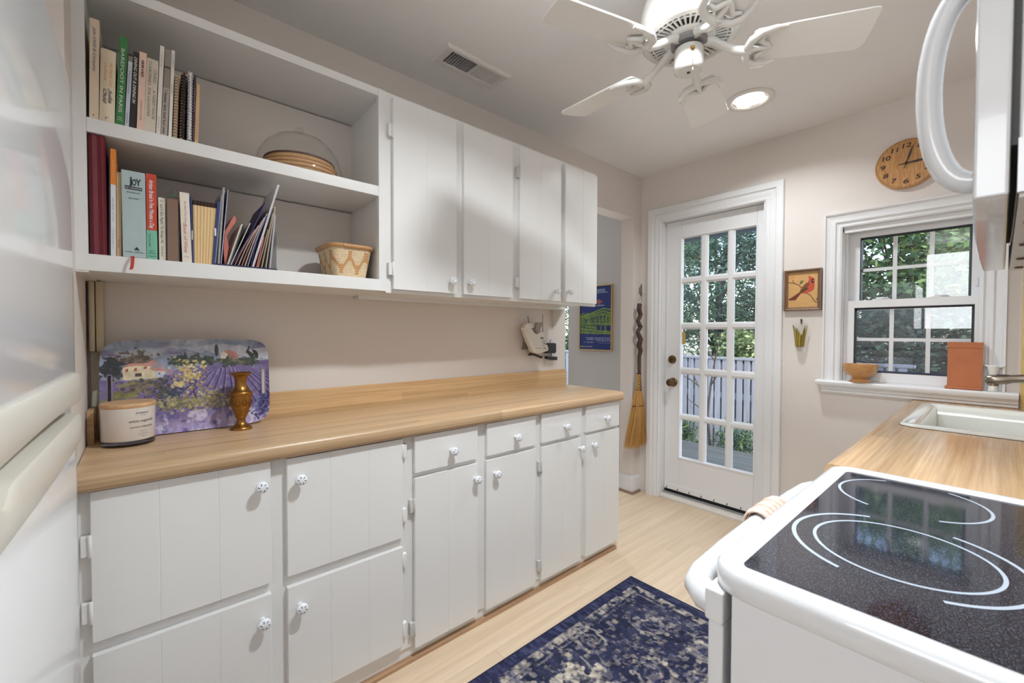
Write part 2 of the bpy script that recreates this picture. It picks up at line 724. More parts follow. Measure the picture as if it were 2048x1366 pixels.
# ceiling
g = G()
CANS = [(2.37, 0.868), (0.90, 0.45)]      # the second one is placed from the shadows under the knobs
for a0, a1, b0, b1 in rects_minus(-2.1, 3.1, YR - 0.1, 4.4, [(c[0] - 0.07, c[0] + 0.07, c[1] - 0.07, c[1] + 0.07) for c in CANS] + [(1.0, 1.3, 1.535, 1.64)]):
    g.box(a0, a1, b0, b1, ZC, ZC + 0.12)
struct(obj('ceiling', g, CEIL), 'flat matte off-white ceiling')

# left wall with the opening to the next room
OPX0, OPX1, OPZ = 2.068, 2.835, 2.10
g = G()
for a0, a1, b0, b1 in rects_minus(XN, XD + 0.02, 0, ZC + 0.01, [(OPX0, OPX1, -1, OPZ)]):
    g.box(a0, a1, YW, YA, b0, b1)
struct(obj('wall_left', g, WALL), 'beige painted wall behind the cabinets')
# stub wall beside the refrigerator
g = G().box(XN, -0.118, 1.392, YW + 0.01, 0, ZC + 0.01)
struct(obj('wall_stub', g, WALL), 'short beige return wall beside the refrigerator')

# far wall with door and window openings
DY0, DY1, DZ1 = 0.972, 1.672, 2.062
WY0, WY1, WZ0, WZ1 = 0.062, 0.588, 0.965, 1.815
g = G()
for a0, a1, b0, b1 in rects_minus(YR - 0.1, YA, -0.02, ZC + 0.01, [(DY0, DY1, -1, DZ1), (WY0, WY1, WZ0, WZ1)]):
    g.box(XD, XD + 0.17, a0, a1, b0, b1)
struct(obj('wall_far', g, WALL), 'beige wall with the glass door and window')
# right wall and near wall
g = G().box(-2.1, XD + 0.1, YR - 0.1, YR, 0, ZC + 0.01)
struct(obj('wall_right', g, WALL), 'beige wall behind the stove')
g = G().box(XN - 0.1, XN, 0.60, 4.4, 0, ZC + 0.01)
struct(obj('wall_near', g, WALL), 'beige wall behind the refrigerator')
# the space behind the camera that the kitchen opens to
g = G().box(-2.1, -2.0, YR, 1.6, 0, ZC + 0.01).box(-2.1, XN - 0.1, 1.5, 1.6, 0, ZC + 0.01)
struct(obj('wall_rear', g, WALL), 'beige walls of the space behind the kitchen')

# next room: wall with the poster, a tall window beside it, back wall
NX = 3.02
NW0, NW1, NZ0, NZ1 = 2.655, 3.75, 0.35, 2.15
g = G()
for a0, a1, b0, b1 in rects_minus(YA - 0.02, 4.4, -0.02, ZC + 0.01, [(NW0, NW1, NZ0, NZ1)]):
    g.box(NX, NX + 0.09, a0, a1, b0, b1)
struct(obj('wall_next_room', g, GREYWALL), 'pale grey wall of the next room')
g = G().box(XN, NX + 0.09, 4.3, 4.4, 0, ZC)
struct(obj('wall_next_room_back', g, GREYWALL), 'pale grey back wall of the next room')
w2 = struct(obj('window_2', G().box(NX + 0.03, NX + 0.07, NW0, NW0 + 0.012, NZ0, NZ1).box(NX + 0.03, NX + 0.07, NW1 - 0.03, NW1, NZ0, NZ1)
                .box(NX + 0.03, NX + 0.07, NW0, NW1, NZ1 - 0.03, NZ1).box(NX + 0.03, NX + 0.07, NW0, NW1, NZ0, NZ0 + 0.03), TRIM), 'tall window of the next room')
obj('pane', G().box(NX + 0.048, NX + 0.052, NW0, NW1, NZ0, NZ1), GLASS, w2)

# baseboard at the corner strip (white board with brown shoe), wrapping the jamb
def ell_strip(d0, d1, z0, z1, xe, g):
    """L-shaped strip around the jamb corner, from d0 to d1 in front of the wall faces"""
    pts = [(xe, YW - d1), (OPX1 - d1, YW - d1), (OPX1 - d1, YA), (OPX1 - d0, YA), (OPX1 - d0, YW - d0), (xe, YW - d0)]
    return g.prism([(p[0], p[1], z0) for p in pts], (0, 0, z1 - z0))


bb = struct(obj('baseboard_left', ell_strip(-0.002, 0.009, 0.113, 0.128, XD, ell_strip(-0.002, 0.014, 0.0, 0.115, XD, G())), TRIM), 'white baseboard wrapping the corner by the door')
obj('shoe_moulding', ell_strip(0.014, 0.026, 0.0, 0.018, XD - 0.02, G()), mat('grey_brown_shoe', (150, 128, 108), 0.6), bb)
g = G().box(NX - 0.014, NX, YA, NW0, 0, 0.12)
struct(obj('baseboard_next_room', g, TRIM, bevel=0.002), 'white baseboard in the next room')

# ---------------------------------------------------------------- glass door
DX = 2.99   # room-side face of the door leaf
door = obj('door_1', G().add([], []).box(DX, DX + 0.042, 0.986, 1.04, 0.06, 2.05).box(DX, DX + 0.042, 1.545, 1.662, 0.06, 2.05)
           .box(DX, DX + 0.042, 1.04, 1.545, 0.06, 0.314).box(DX, DX + 0.042, 1.04, 1.545, 1.924, 2.05), TRIM, bevel=0.003)
struct(door, 'white fifteen-pane glass door to the deck')
cols = [(1.042, 1.183), (1.221, 1.361), (1.404, 1.543)]
rows = [(0.316, 0.598), (0.634, 0.932), (0.976, 1.261), (1.303, 1.592), (1.633, 1.922)]
YB = [1.042, 1.202, 1.3825, 1.543]
ZB = [0.316, 0.616, 0.954, 1.282, 1.6125, 1.922]


def bar_profile(g, a, b, axis, lo, hi, x):
    """muntin with chamfered room-side edges: centre strip wide, rising to a narrow face"""
    w = (b - a)
    m_ = (a + b) / 2
    prof = [(a, x + 0.028), (a, x + 0.014), (m_ - w * 0.22, x + 0.003), (m_ + w * 0.22, x + 0.003), (b, x + 0.014), (b, x + 0.028)]
    if axis == 'z':
        g.prism([(p[1], p[0], lo) for p in prof], (0, 0, hi - lo))
    else:
        g.prism([(p[1], lo, p[0]) for p in prof], (0, hi - lo, 0))
    return g


for i in range(2):
    obj('muntin', bar_profile(G(), cols[i][1] - 0.004, cols[i + 1][0] + 0.004, 'z', 0.312, 1.926, DX), TRIM, door)
for i in range(4):
    obj('muntin', bar_profile(G(), rows[i][1] - 0.004, rows[i + 1][0] + 0.004, 'y', 1.038, 1.547, DX + 0.0008), TRIM, door)
# glazing bead around the glass field
g = G().sweep_rect([(0.012, -0.001), (0.010, 0.004), (0.002, 0.004), (-0.006, -0.012)], (DX, 0, 0), (0, 1, 0), (0, 0, 1), (-1, 0, 0), 1.042, 1.543, 0.316, 1.922)
obj('glazing_bead', g, TRIM, door)
for c in cols:
    for r_ in rows:
        obj('pane', G().box(DX + 0.018, DX + 0.022, c[0] - 0.004, c[1] + 0.004, r_[0] - 0.004, r_[1] + 0.004), GLASS, door)
# dark sweep gap, kick line with nails
obj('door_sweep', G().box(DX + 0.004, DX + 0.03, 0.99, 1.66, 0.036, 0.062), mat('black_rubber_sweep', (24, 23, 23), 0.7), door)
obj('kick_strip', G().box(DX - 0.004, DX, 0.988, 1.66, 0.062, 0.102), TRIM, door, bevel=0.0015)
g = G()
for k in range(8):
    yy = 1.64 - k * 0.088
    g.box(DX - 0.0052, DX - 0.0035, yy - 0.003, yy + 0.003, 0.066, 0.079)
obj('nail_holes', g, BLACK, door)
# deadbolt and knob
kb = on_x(1343, 719, DX - 0.012)
g = G().lathe([(0.0, -0.002), (0.031, -0.002), (0.031, 0.006), (0.027, 0.012), (0.017, 0.014), (0.016, 0.02), (0.0, 0.021)], (DX, kb[1], kb[2]), (-1, 0, 0), 24, cap=False)
g.box(DX - 0.036, DX - 0.018, kb[1] - 0.004, kb[1] + 0.004, kb[2] - 0.013, kb[2] + 0.013)
obj('deadbolt', g, BRONZE, door, smooth=35)
kb = on_x(1341, 765, DX - 0.04)
g = G().lathe([(0.0, -0.002), (0.033, -0.002), (0.033, 0.004), (0.028, 0.009), (0.012, 0.012), (0.011, 0.026), (0.018, 0.032), (0.027, 0.042), (0.028, 0.054), (0.022, 0.064), (0.008, 0.067), (0.0, 0.067)],
                (DX, kb[1], kb[2]), (-1, 0, 0), 28, cap=False)
obj('door_knob', g, BRONZE, door, smooth=35)
# small amber sticker-like sun catcher in one pane
sc_ = on_x(1366, 676, DX + 0.016)
obj('amber_sticker', G().box(DX + 0.0155, DX + 0.0178, sc_[1] - 0.018, sc_[1] + 0.018, sc_[2] - 0.045, sc_[2] + 0.045), mat('amber_film', (196, 160, 84), 0.4), door, bevel=0.006)

# jamb, stop, threshold, casing
g = G().box(XD - 0.002, XD + 0.17, DY0 - 0.0, DY0 + 0.012, 0.0, DZ1).box(XD - 0.002, XD + 0.17, DY1 - 0.009, DY1, 0.0, DZ1).box(XD - 0.002, XD + 0.17, DY0, DY1, DZ1 - 0.01, DZ1)
jb = struct(obj('trim_1', g, TRIM, bevel=0.001), 'white door frame and moulded casing')
PROF = [(-0.004, 0.0), (-0.004, 0.012), (0.006, 0.017), (0.012, 0.011), (0.02, 0.013), (0.034, 0.017), (0.046, 0.018), (0.05, 0.012), (0.056, 0.015), (0.062, 0.024), (0.078, 0.025), (0.096, 0.025), (0.100, 0.02), (0.100, 0.0)]
g = G().sweep_rect(PROF, (XD, 0, 0), (0, 1, 0), (0, 0, 1), (-1, 0, 0), DY0 - 0.002, DY1 + 0.004, 0.0, DZ1 - 0.006, closed=False)
obj('door_casing', g, TRIM, jb)
g = G().prism([(XD - 0.012, 0, 0.0), (XD - 0.012, 0, 0.016), (XD + 0.004, 0, 0.026), (DX + 0.004, 0, 0.036), (DX + 0.16, 0, 0.03), (DX + 0.16, 0, 0.0)], (0, DY1 - DY0 - 0.02, 0))
g.map(lambda p: (p[0], p[1] + DY0 + 0.011, p[2]))
obj('threshold', g, mat('worn_white_threshold', (216, 208, 198), 0.5, mottle=0.12, mscale=30), jb)
obj('sweep_strip', G().box(DX - 0.02, DX + 0.0, DY0 + 0.013, DY1 - 0.011, 0.033, 0.04), mat('grey_metal_strip', (150, 150, 152), 0.4), jb)

# ---------------------------------------------------------------- window
XL, XU = 3.0, 3.045      # lower / upper sash glass planes
g = G().box(XD + 0.02, XD + 0.17, WY0 - 0.012, WY0 + 0.003, WZ0, WZ1).box(XD + 0.02, XD + 0.17, WY1 - 0.003, WY1 + 0.012, WZ0, WZ1).box(XD + 0.02, XD + 0.17, WY0, WY1, WZ1 - 0.02, WZ1 + 0.01)
win = struct(obj('window_1', g, TRIM), 'white double-hung window with grilles over the sill')
PROFW = [(-0.004, -0.05), (-0.004, 0.004), (0.004, 0.008), (0.012, 0.002), (0.02, 0.004), (0.026, 0.012), (0.036, 0.013), (0.04, 0.007), (0.052, 0.010), (0.064, 0.014), (0.069, 0.022), (0.076, 0.024), (0.076, 0.0)]
g = G().sweep_rect(PROFW, (XD, 0, 0), (0, 1, 0), (0, 0, 1), (-1, 0, 0), WY0 - 0.002, WY1 + 0.002, 0.968, WZ1 + 0.004, closed=False)
obj('window_casing', g, TRIM, win)
# inner stops
g = G().box(XD + 0.012, XL - 0.022, WY1 - 0.008, WY1, 0.97, WZ1).box(XD + 0.012, XL - 0.022, WY0, WY0 + 0.008, 0.97, WZ1).box(XD + 0.012, XL - 0.022, WY0, WY1, WZ1 - 0.03, WZ1)
obj('stop', g, TRIM, win, bevel=0.002)


def sash(x, tl, br, gtl, gbr, mys, mz, fz0, fz1, nm):
    a = on_x(*tl, x); b = on_x(*br, x); c = on_x(*gtl, x); d = on_x(*gbr, x)
    y1, y0 = a[1], b[1]
    gy1, gy0, gz1, gz0 = c[1], d[1], c[2], d[2]
    g = G()
    for r_ in rects_minus(y0, y1, fz0, fz1, [(gy0, gy1, gz0, gz1)]):
        g.box(x - 0.018, x + 0.02, r_[0], r_[1], r_[2], r_[3])
    s = obj(nm, g, TRIM, win)
    g = G().sweep_rect([(0.004, 0.0185), (0.0, 0.0185), (-0.006, 0.004), (-0.006, 0.0)], (x, 0, 0), (0, 1, 0), (0, 0, 1), (-1, 0, 0), gy0, gy1, gz0, gz1)
    obj('gasket', g, BLACK, s)
    obj('pane', G().box(x - 0.003, x - 0.001, gy0, gy1, gz0, gz1), GLASS, s)
    obj('pane', G().box(x + 0.009, x + 0.011, gy0, gy1, gz0, gz1), GLASS, s)
    for py_ in mys:
        obj('grille_bar', G().box(x + 0.001, x + 0.006, py_ - 0.0085, py_ + 0.0085, gz0, gz1), TRIM, s)
    obj('grille_bar', G().box(x + 0.0017, x + 0.0052, gy0, gy1, mz - 0.0085, mz + 0.0085), TRIM, s)
    return s, (y0, y1, gy0, gy1, gz0, gz1)


up, ub = sash(XU, (1706.9, 474), (1961.8, 600), (1724.4, 478.5), (1940, 594), [on_x(1789.4, 540, XU)[1], on_x(1863, 540, XU)[1]], on_x(1755, 538.5, XU)[2], 1.36, WZ1 - 0.02, 'upper_sash')
lo_, lb = sash(XL, (1694.8, 602.5), (1966.8, 594), (1712, 617.6), (1944, 753.5), [on_x(1783, 650, XL)[1], on_x(1856.7, 650, XL)[1]], on_x(1748, 679, XL)[2], 0.972, on_x(1694.8, 602.5, XL)[2], 'lower_sash')
zt = on_x(1694.8, 602.5, XL)[2]
g = G().box(XL - 0.021, XU + 0.04, max(lb[1], ub[1]) - 0.002, WY1 + 0.002, WZ0, WZ1).box(XL - 0.021, XU + 0.04, WY0 - 0.002, min(lb[0], ub[0]) + 0.002, WZ0, WZ1).box(XU - 0.019, XU + 0.04, ub[1] - 0.002, WY1 + 0.002, WZ0, WZ1)
obj('jamb_liner', g, TRIM, win)
for px_ in (1762, 1880):
    c = on_x(px_, 600, XL - 0.006)
    g = G().prism([(XL - 0.016, c[1] - 0.035, zt), (XL + 0.016, c[1] - 0.035, zt), (XL + 0.016, c[1] + 0.035, zt), (XL - 0.016, c[1] + 0.035, zt)], (0, 0, 0.006))
    g.box(XL - 0.012, XL + 0.012, c[1] - 0.016, c[1] + 0.02, zt + 0.006, zt + 0.014)
    g.box(XL - 0.022, XL - 0.004, c[1] - 0.03, c[1] - 0.004, zt + 0.006, zt + 0.011)
    obj('sash_lock', g, TRIM, lo_, bevel=0.002)
obj('tilt_latch', G().box(XU - 0.026, XU - 0.018, ub[0] + 0.008, ub[0] + 0.02, 1.46, 1.5), TRIM, up, bevel=0.003)
obj('insect_screen', G().box(XU + 0.05, XU + 0.0505, WY0, WY1, WZ0, 1.40), glassmat('grey_screen_mesh', (0.72, 0.74, 0.78), 1.02, 0.5, haze=0.12), win)
# sill and apron
g = G().prism([(2.878, 0, 0.942), (2.873, 0, 0.949), (2.873, 0, 0.963), (2.88, 0, 0.970), (XL + 0.02, 0, 0.972), (XL + 0.02, 0, 0.940)], (0, 0.742, 0))
g.map(lambda p: (p[0], p[1] - 0.056, p[2]))
obj('sill', g, TRIM, win, smooth=40)
g = G().prism([(XD, 0, 0.942), (2.90, 0, 0.942), (2.90, 0, 0.922), (2.912, 0, 0.915), (2.912, 0, 0.904), (2.924, 0, 0.897), (XD, 0, 0.893)], (0, 0.722, 0))
g.map(lambda p: (p[0], p[1] - 0.056, p[2]))
obj('apron', g, TRIM, win)
# yellow tiles on the far wall right of the window
TM = mat('yellow_glazed_tile', (214, 184, 112), 0.2, mottle=0.1, mscale=20)
wf = bpy.data.objects['wall_far']
for i in range(3):
    for j in range(6):
        y1 = -0.061 - i * 0.1085
        z0 = 0.905 + j * 0.109 - (0.004 if i == 1 else 0)
        if y1 - 0.106 > YR - 0.03:
            obj('tile', G().box(XD - 0.012, XD, y1 - 0.106, y1, z0, z0 + 0.1065), TM, wf, bevel=0.002)
obj('grout', G().box(XD - 0.009, XD, YR, -0.062, 0.9, 1.56), mat('cream_grout', (224, 208, 168), 0.8), wf)

# ================================================================== LEFT SIDE CABINETS
YF, YD = 1.428, 1.41          # base cabinet frame face / door face
UF, UD = 1.535, 1.517         # wall cabinet frame face / door face


def knob_mat():
    m, nt, b = nodes_of('blue_and_white_ceramic')
    L, N = nt.links.new, nt.nodes.new
    setp(b, Roughness=0.12, Coat_Weight=0.5)
    tc = N('ShaderNodeTexCoord')
    sp = N('ShaderNodeSeparateXYZ')
    L(tc.outputs['Object'], sp.inputs[0])
    at = N('ShaderNodeMath'); at.operation = 'ARCTAN2'
    L(sp.outputs[2], at.inputs[0]); L(sp.outputs[0], at.inputs[1])
    r2 = N('ShaderNodeVectorMath'); r2.operation = 'LENGTH'
    cx = N('ShaderNodeCombineXYZ')
    L(sp.outputs[0], cx.inputs[0]); L(sp.outputs[2], cx.inputs[2])
    L(cx.outputs[0], r2.inputs[0])
    tw = N('ShaderNodeMath'); tw.operation = 'MULTIPLY_ADD'      # 6*angle + k*r : swirling strokes
    L(at.outputs[0], tw.inputs[0]); tw.inputs[1].default_value = 6.0
    k = N('ShaderNodeMath'); k.operation = 'MULTIPLY'; k.inputs[1].default_value = 260.0
    L(r2.outputs['Value'], k.inputs[0]); L(k.outputs[0], tw.inputs[2])
    si = N('ShaderNodeMath'); si.operation = 'SINE'
    L(tw.outputs[0], si.inputs[0])
    g1 = N('ShaderNodeMath'); g1.operation = 'GREATER_THAN'; g1.inputs[1].default_value = 0.72
    L(si.outputs[0], g1.inputs[0])
    g2 = N('ShaderNodeMath'); g2.operation = 'GREATER_THAN'; g2.inputs[1].default_value = 0.0065
    L(r2.outputs['Value'], g2.inputs[0])
    g3 = N('ShaderNodeMath'); g3.operation = 'LESS_THAN'; g3.inputs[1].default_value = 0.0125
    L(r2.outputs['Value'], g3.inputs[0])
    m1 = N('ShaderNodeMath'); m1.operation = 'MULTIPLY'
    L(g1.outputs[0], m1.inputs[0]); L(g2.outputs[0], m1.inputs[1])
    m2 = N('ShaderNodeMath'); m2.operation = 'MULTIPLY'
    L(m1.outputs[0], m2.inputs[0]); L(g3.outputs[0], m2.inputs[1])
    g4 = N('ShaderNodeMath'); g4.operation = 'LESS_THAN'; g4.inputs[1].default_value = -0.002
    L(sp.outputs[1], g4.inputs[0])
    m3 = N('ShaderNodeMath'); m3.operation = 'MULTIPLY'
    L(m2.outputs[0], m3.inputs[0]); L(g4.outputs[0], m3.inputs[1])
    mx = N('ShaderNodeMixRGB')
    mx.inputs[1].default_value = lin((238, 240, 243)); mx.inputs[2].default_value = lin((52, 74, 128))
    L(m3.outputs[0], mx.inputs[0])
    L(mx.outputs[0], b.inputs['Base Color'])
    return m


KNOBM = knob_mat()
_kg = G().lathe([(0.0, 0.018), (0.008, 0.018), (0.0075, 0.006), (0.0095, 0.0), (0.0155, -0.003), (0.0172, -0.008), (0.0155, -0.0135), (0.009, -0.0165), (0.0, -0.017)], (0, 0, 0), (0, 1, 0), 20, cap=False)
KNOB_ME = mesh_from(_kg, 'knob', (0, 0, 0), 0, 2, 60)
KNOB_ME.materials.append(KNOBM)


def knob(x, yface, z, parent):
    return place('knob', KNOB_ME, None, parent, (x, yface - 0.0175, z))


def hinge_mesh():
    g = G().box(-0.006, 0.010, -0.004, 0.012, -0.024, 0.024)
    g.tube([(-0.006, -0.005, -0.027), (-0.006, -0.005, 0.027)], 0.0042, 8)
    g.box(-0.018, -0.004, 0.010, 0.0135, -0.02, 0.02)
    return mesh_from(g, 'hinge', (0, 0, 0), 0.001, 1, 40)


HINGE_W = hinge_mesh(); HINGE_W.materials.append(WHITE)
HINGE_S = hinge_mesh(); HINGE_S.materials.append(mat('worn_painted_hinge', (206, 204, 200), 0.35, mottle=0.35, mscale=220))


def hinge(x, y, z, parent, side=1, worn=False):
    o = place('hinge', HINGE_S if worn else HINGE_W, None, parent, (x, y, z))
    if side < 0:
        o.rotation_euler = (0, PI, 0)
    return o


def slab(x0, x1, z0, z1, yf, yb, grooves, nm, parent):
    """overlay door: slab with V grooves between the boards on its face"""
    pts = [(x0 + 0.002, yf), ]
    for gx in grooves:
        pts += [(gx - 0.0012, yf), (gx, yf + 0.0010), (gx + 0.0012, yf)]
    pts += [(x1 - 0.002, yf), (x1, yf + 0.002), (x1, yb), (x0, yb), (x0, yf + 0.002)]
    g = G().prism([(p[0], p[1], z0) for p in pts], (0, 0, z1 - z0))
    return obj(nm, g, WHITE, parent)


def face_frame(x0, x1, z0, z1, holes, yf, parent, t=0.018):
    g = G()
    for r_ in rects_minus(x0, x1, z0, z1, holes):
        g.box(r_[0], r_[1], yf, yf + t, r_[2], r_[3])
    return obj('face_frame', g, WHITE, parent)


def base_unit(x0, x1, label, doors, drawers, hinges, zb=0.09):
    t = thing('base_cabinet', label, 'cabinet', ((x0 + x1) / 2, 1.63, 0.0), 'base cabinets under the long counter')
    ho = [(d[0] + 0.015, d[1] - 0.015, d[2] + 0.02, d[3] - 0.015) for d in doors] + [(d[0] + 0.012, d[1] - 0.012, 0.722, 0.835) for d in drawers]
    obj('carcass', G().box(x0, x1, YF + 0.022, YW - 0.002, zb - 0.03, 0.858), WHITE, t)
    face_frame(x0, x1, zb - 0.03, 0.858, ho, YF, t)
    obj('toe_board', G().box(x0, x1 - (0.022 if x1 > 2 else 0), 1.436, 1.452, 0.0, zb - 0.03), WHITE, t)
    obj('shoe_moulding', G().prism([(x0, 1.436, 0), (x0, 1.420, 0), (x0, 1.421, 0.010), (x0, 1.427, 0.018), (x0, 1.436, 0.02)], (x1 - x0 - (0.008 if x1 > 2 else 0), 0, 0)), SHOEW, t)
    for (a, b, z0, z1, gr, kx, kz) in doors:
        d = slab(a, b, z0, z1, YD, YF, gr, 'door', t)
        knob(kx, YD, kz, d)
    for (a, b) in drawers:
        d = slab(a, b, 0.711, 0.847, YD, YF, [], 'drawer_front', t)
        knob((a + b) / 2 + 0.014, YD, 0.768, d)
    for (hx, hz, sd, wn) in hinges:
        hinge(hx, YF - 0.012, hz, t, sd, wn)
    return t


def thirds(a, b, n=3):
    return [a + (b - a) * k / n for k in range(1, n)]


A0, A1 = -0.092, 0.289
B0, B1 = 0.332, 0.713
hg = [(-0.099, 0.72, -1, False), (-0.099, 0.56, -1, False)]
for hz in (0.80, 0.565, 0.40, 0.145):
    hg.append((0.719, hz, 1, False))
base_unit(-0.115, 0.735, 'wide white base cabinet with four stacked doors beside the refrigerator',
          [(A0, A1, 0.487, 0.848, thirds(A0, A1), 0.262, 0.784), (A0, A1, 0.09, 0.453, thirds(A0, A1), 0.265, 0.385),
           (B0, B1, 0.487, 0.846, thirds(B0, B1), 0.366, 0.782), (B0, B1, 0.09, 0.451, thirds(B0, B1), 0.366, 0.387)], [], hg)
base_unit(0.735, 1.402, 'white base cabinet with two drawers and two doors, next to the four-door cabinet',
          [(0.760, 1.048, 0.056, 0.690, [0.905], 1.033, 0.631), (1.093, 1.382, 0.056, 0.691, [1.245], 1.136, 0.631)],
          [(0.760, 1.048), (1.096, 1.382)], [(0.752, 0.59, -1, True), (0.752, 0.13, -1, True)])
base_unit(1.402, 2.045, 'white base cabinet with two drawers and two doors at the open end of the counter',
          [(1.423, 1.711, 0.056, 0.691, [1.57], 1.694, 0.640), (1.749, 2.042, 0.056, 0.693, [1.90], 1.800, 0.640)],
          [(1.421, 1.711), (1.749, 2.040)], [(1.414, 0.60, -1, True), (1.414, 0.13, -1, True)])

# worktop with rolled front edge, end edge, backsplash
ct = thing('countertop', 'long butcher-block laminate countertop with backsplash along the beige wall', 'countertop', (0.97, 1.6, 0.86))
YC = 1.388
prof = [(YC + 0.012, 0.852), (YC + 0.004, 0.857), (YC, 0.866), (YC, 0.884), (YC + 0.004, 0.893), (YC + 0.012, 0.899), (YC + 0.022, 0.900), (1.827, 0.900), (1.843, 0.900), (1.843, 0.859), (YC + 0.03, 0.859), (YC + 0.03, 0.852)]
g = G().prism([(-0.116, p[0], p[1]) for p in prof], (2.052 + 0.116, 0, 0))
obj('worktop', g, COUNTER, ct, smooth=50)
g = G().prism([(-0.098, 1.825, 0.8995), (2.062, 1.825, 0.8995), (2.062, 1.825, 0.982), (2.058, 1.825, 0.992), (2.048, 1.825, 0.998), (-0.098, 1.825, 0.998)], (0, 0.020, 0))
obj('backsplash', g, SPLASH, ct, bevel=0.002)
obj('side_splash', G().box(-0.117, -0.101, 1.74, 1.825, 0.8995, 0.998), SPLASH, ct, bevel=0.002)

# ---------------------------------------------------------------- wall cabinets
def wall_unit(x0, x1, label, doors, hinges):
    t = thing('wall_cabinet', label, 'cabinet', ((x0 + x1) / 2, 1.69, 1.385), 'white wall cabinets over the counter')
    obj('carcass', G().box(x0, x1, UF + 0.018, YW - 0.001, 1.388, 2.128), WHITE, t)
    face_frame(x0, x1, 1.380, 2.132, [(d[0] + 0.015, d[1] - 0.015, 1.41, 2.09) for d in doors], UF, t)
    obj('bottom_rail', G().box(x0, x1, 1.80, YW - 0.002, 1.372, 1.388), WHITE, t)
    for (a, b, gr, kx, kz) in doors:
        d = slab(a, b, 1.394, 2.113, UD, UF, gr, 'door', t)
        knob(kx, UD, kz, d)
    for (hx, hz, sd, wn) in hinges:
        hinge(hx, UF - 0.012, hz, t, sd, wn)
    return t


wall_unit(0.706, 1.352, 'white wall cabinet with two doors right beside the open bookshelf',
          [(0.730, 1.016, [0.872], 0.985, 1.443), (1.052, 1.330, [1.19], 1.079, 1.443)], [(0.722, 1.99, -1, False), (0.722, 1.47, -1, False)])
wall_unit(1.352, 1.972, 'white wall cabinet with two doors at the end toward the doorway',
          [(1.375, 1.664, [1.52], 1.618, 1.443), (1.698, 1.966, [1.84], 1.716, 1.446)], [(1.367, 1.99, -1, True), (1.367, 1.47, -1, False)])
# small plaster bracket under the end of the wall cabinets
tag(obj('shelf_bracket', G().prism([(1.945, YW, 1.372), (1.945, 1.76, 1.372), (1.945, 1.765, 1.355), (1.945, 1.825, 1.27), (1.945, YW, 1.26)], (0.018, 0, 0)), WHITE, bevel=0.003),
    'small white wooden bracket under the end of the wall cabinets', 'bracket')

# ---------------------------------------------------------------- open bookshelf
SX0, SX1 = -0.094, 0.680
S1T, S1B, SBT, SBB, STU = 1.775, 1.738, 1.428, 1.385, 2.107
bs = thing('bookshelf', 'white open wall bookshelf with two tiers of cookbooks', 'shelf', (0.29, 1.69, SBB))
obj('side_panel', G().box(-0.122, SX0, UF, YW - 0.001, SBB - 0.004, 2.134), WHITE, bs)
obj('side_panel', G().box(0.690, 0.7055, UF + 0.004, YW - 0.001, SBB, 2.134), WHITE, bs)
obj('stile', G().box(SX1, 0.7055, UF - 0.001, UF + 0.02, SBB, 2.134), WHITE, bs)
obj('top_board', G().box(SX0, 0.690, UF, YW - 0.001, STU, 2.134), WHITE, bs)
obj('shelf_board', G().box(SX0, 0.690, UF + 0.001, 1.838, S1B, S1T), WHITE, bs, bevel=0.0015)
obj('bottom_board', G().box(SX0 - 0.028, 0.690, UF - 0.002, YW - 0.001, SBB, SBT), WHITE, bs, bevel=0.0015)
obj('back_panel', G().box(SX0, 0.690, 1.832, 1.838, S1T, STU - 0.004), BACKP, bs)
obj('back_panel', G().box(SX0, 0.690, 1.832, 1.838, SBT, S1B - 0.004), BACKP, bs)

# ================================================================== BOOKS
YS = 1.542


def cA(c):     # pixel of the upper-shelf close-up
    return 160 + c[0] / 4.709, c[1] / 4.71


def cB(c):     # pixel of the lower-shelf close-up
    return 160 + c[0] / 4.27, 240 + c[1] / 4.27


class Frame:
    """leaning book frame: local x = thickness, y = depth, z = height"""
    def __init__(self, X0, Z0, lean, t, ys=YS):
        s, c = math.sin(lean), math.cos(lean)
        if lean > 0:
            Z0 += t * s
        self.o = np.array([X0, ys, Z0])
        self.ex = np.array([c, 0, -s])
        self.ez = np.array([s, 0, c])
        self.ey = np.array([0, 1.0, 0])

    def __call__(self, p):
        return self.o + self.ex * p[0] + self.ey * p[1] + self.ez * p[2]


def frame_from_px(bl, br, tl, conv, zs, ys=YS):
    b0 = conv(bl); b1 = conv(br); t0 = conv(tl)
    X0 = on_y(b0[0], b0[1], ys)[0]
    X1 = on_y(b1[0], b1[1], ys)[0]
    T = on_y(t0[0], t0[1], ys)
    dx, dz = T[0] - X0, T[2] - zs
    lean = math.atan2(dx, dz)
    return Frame(X0, zs + 0.0005, lean, X1 - X0, ys), (X1 - X0) * 0.97, math.hypot(dx, dz)


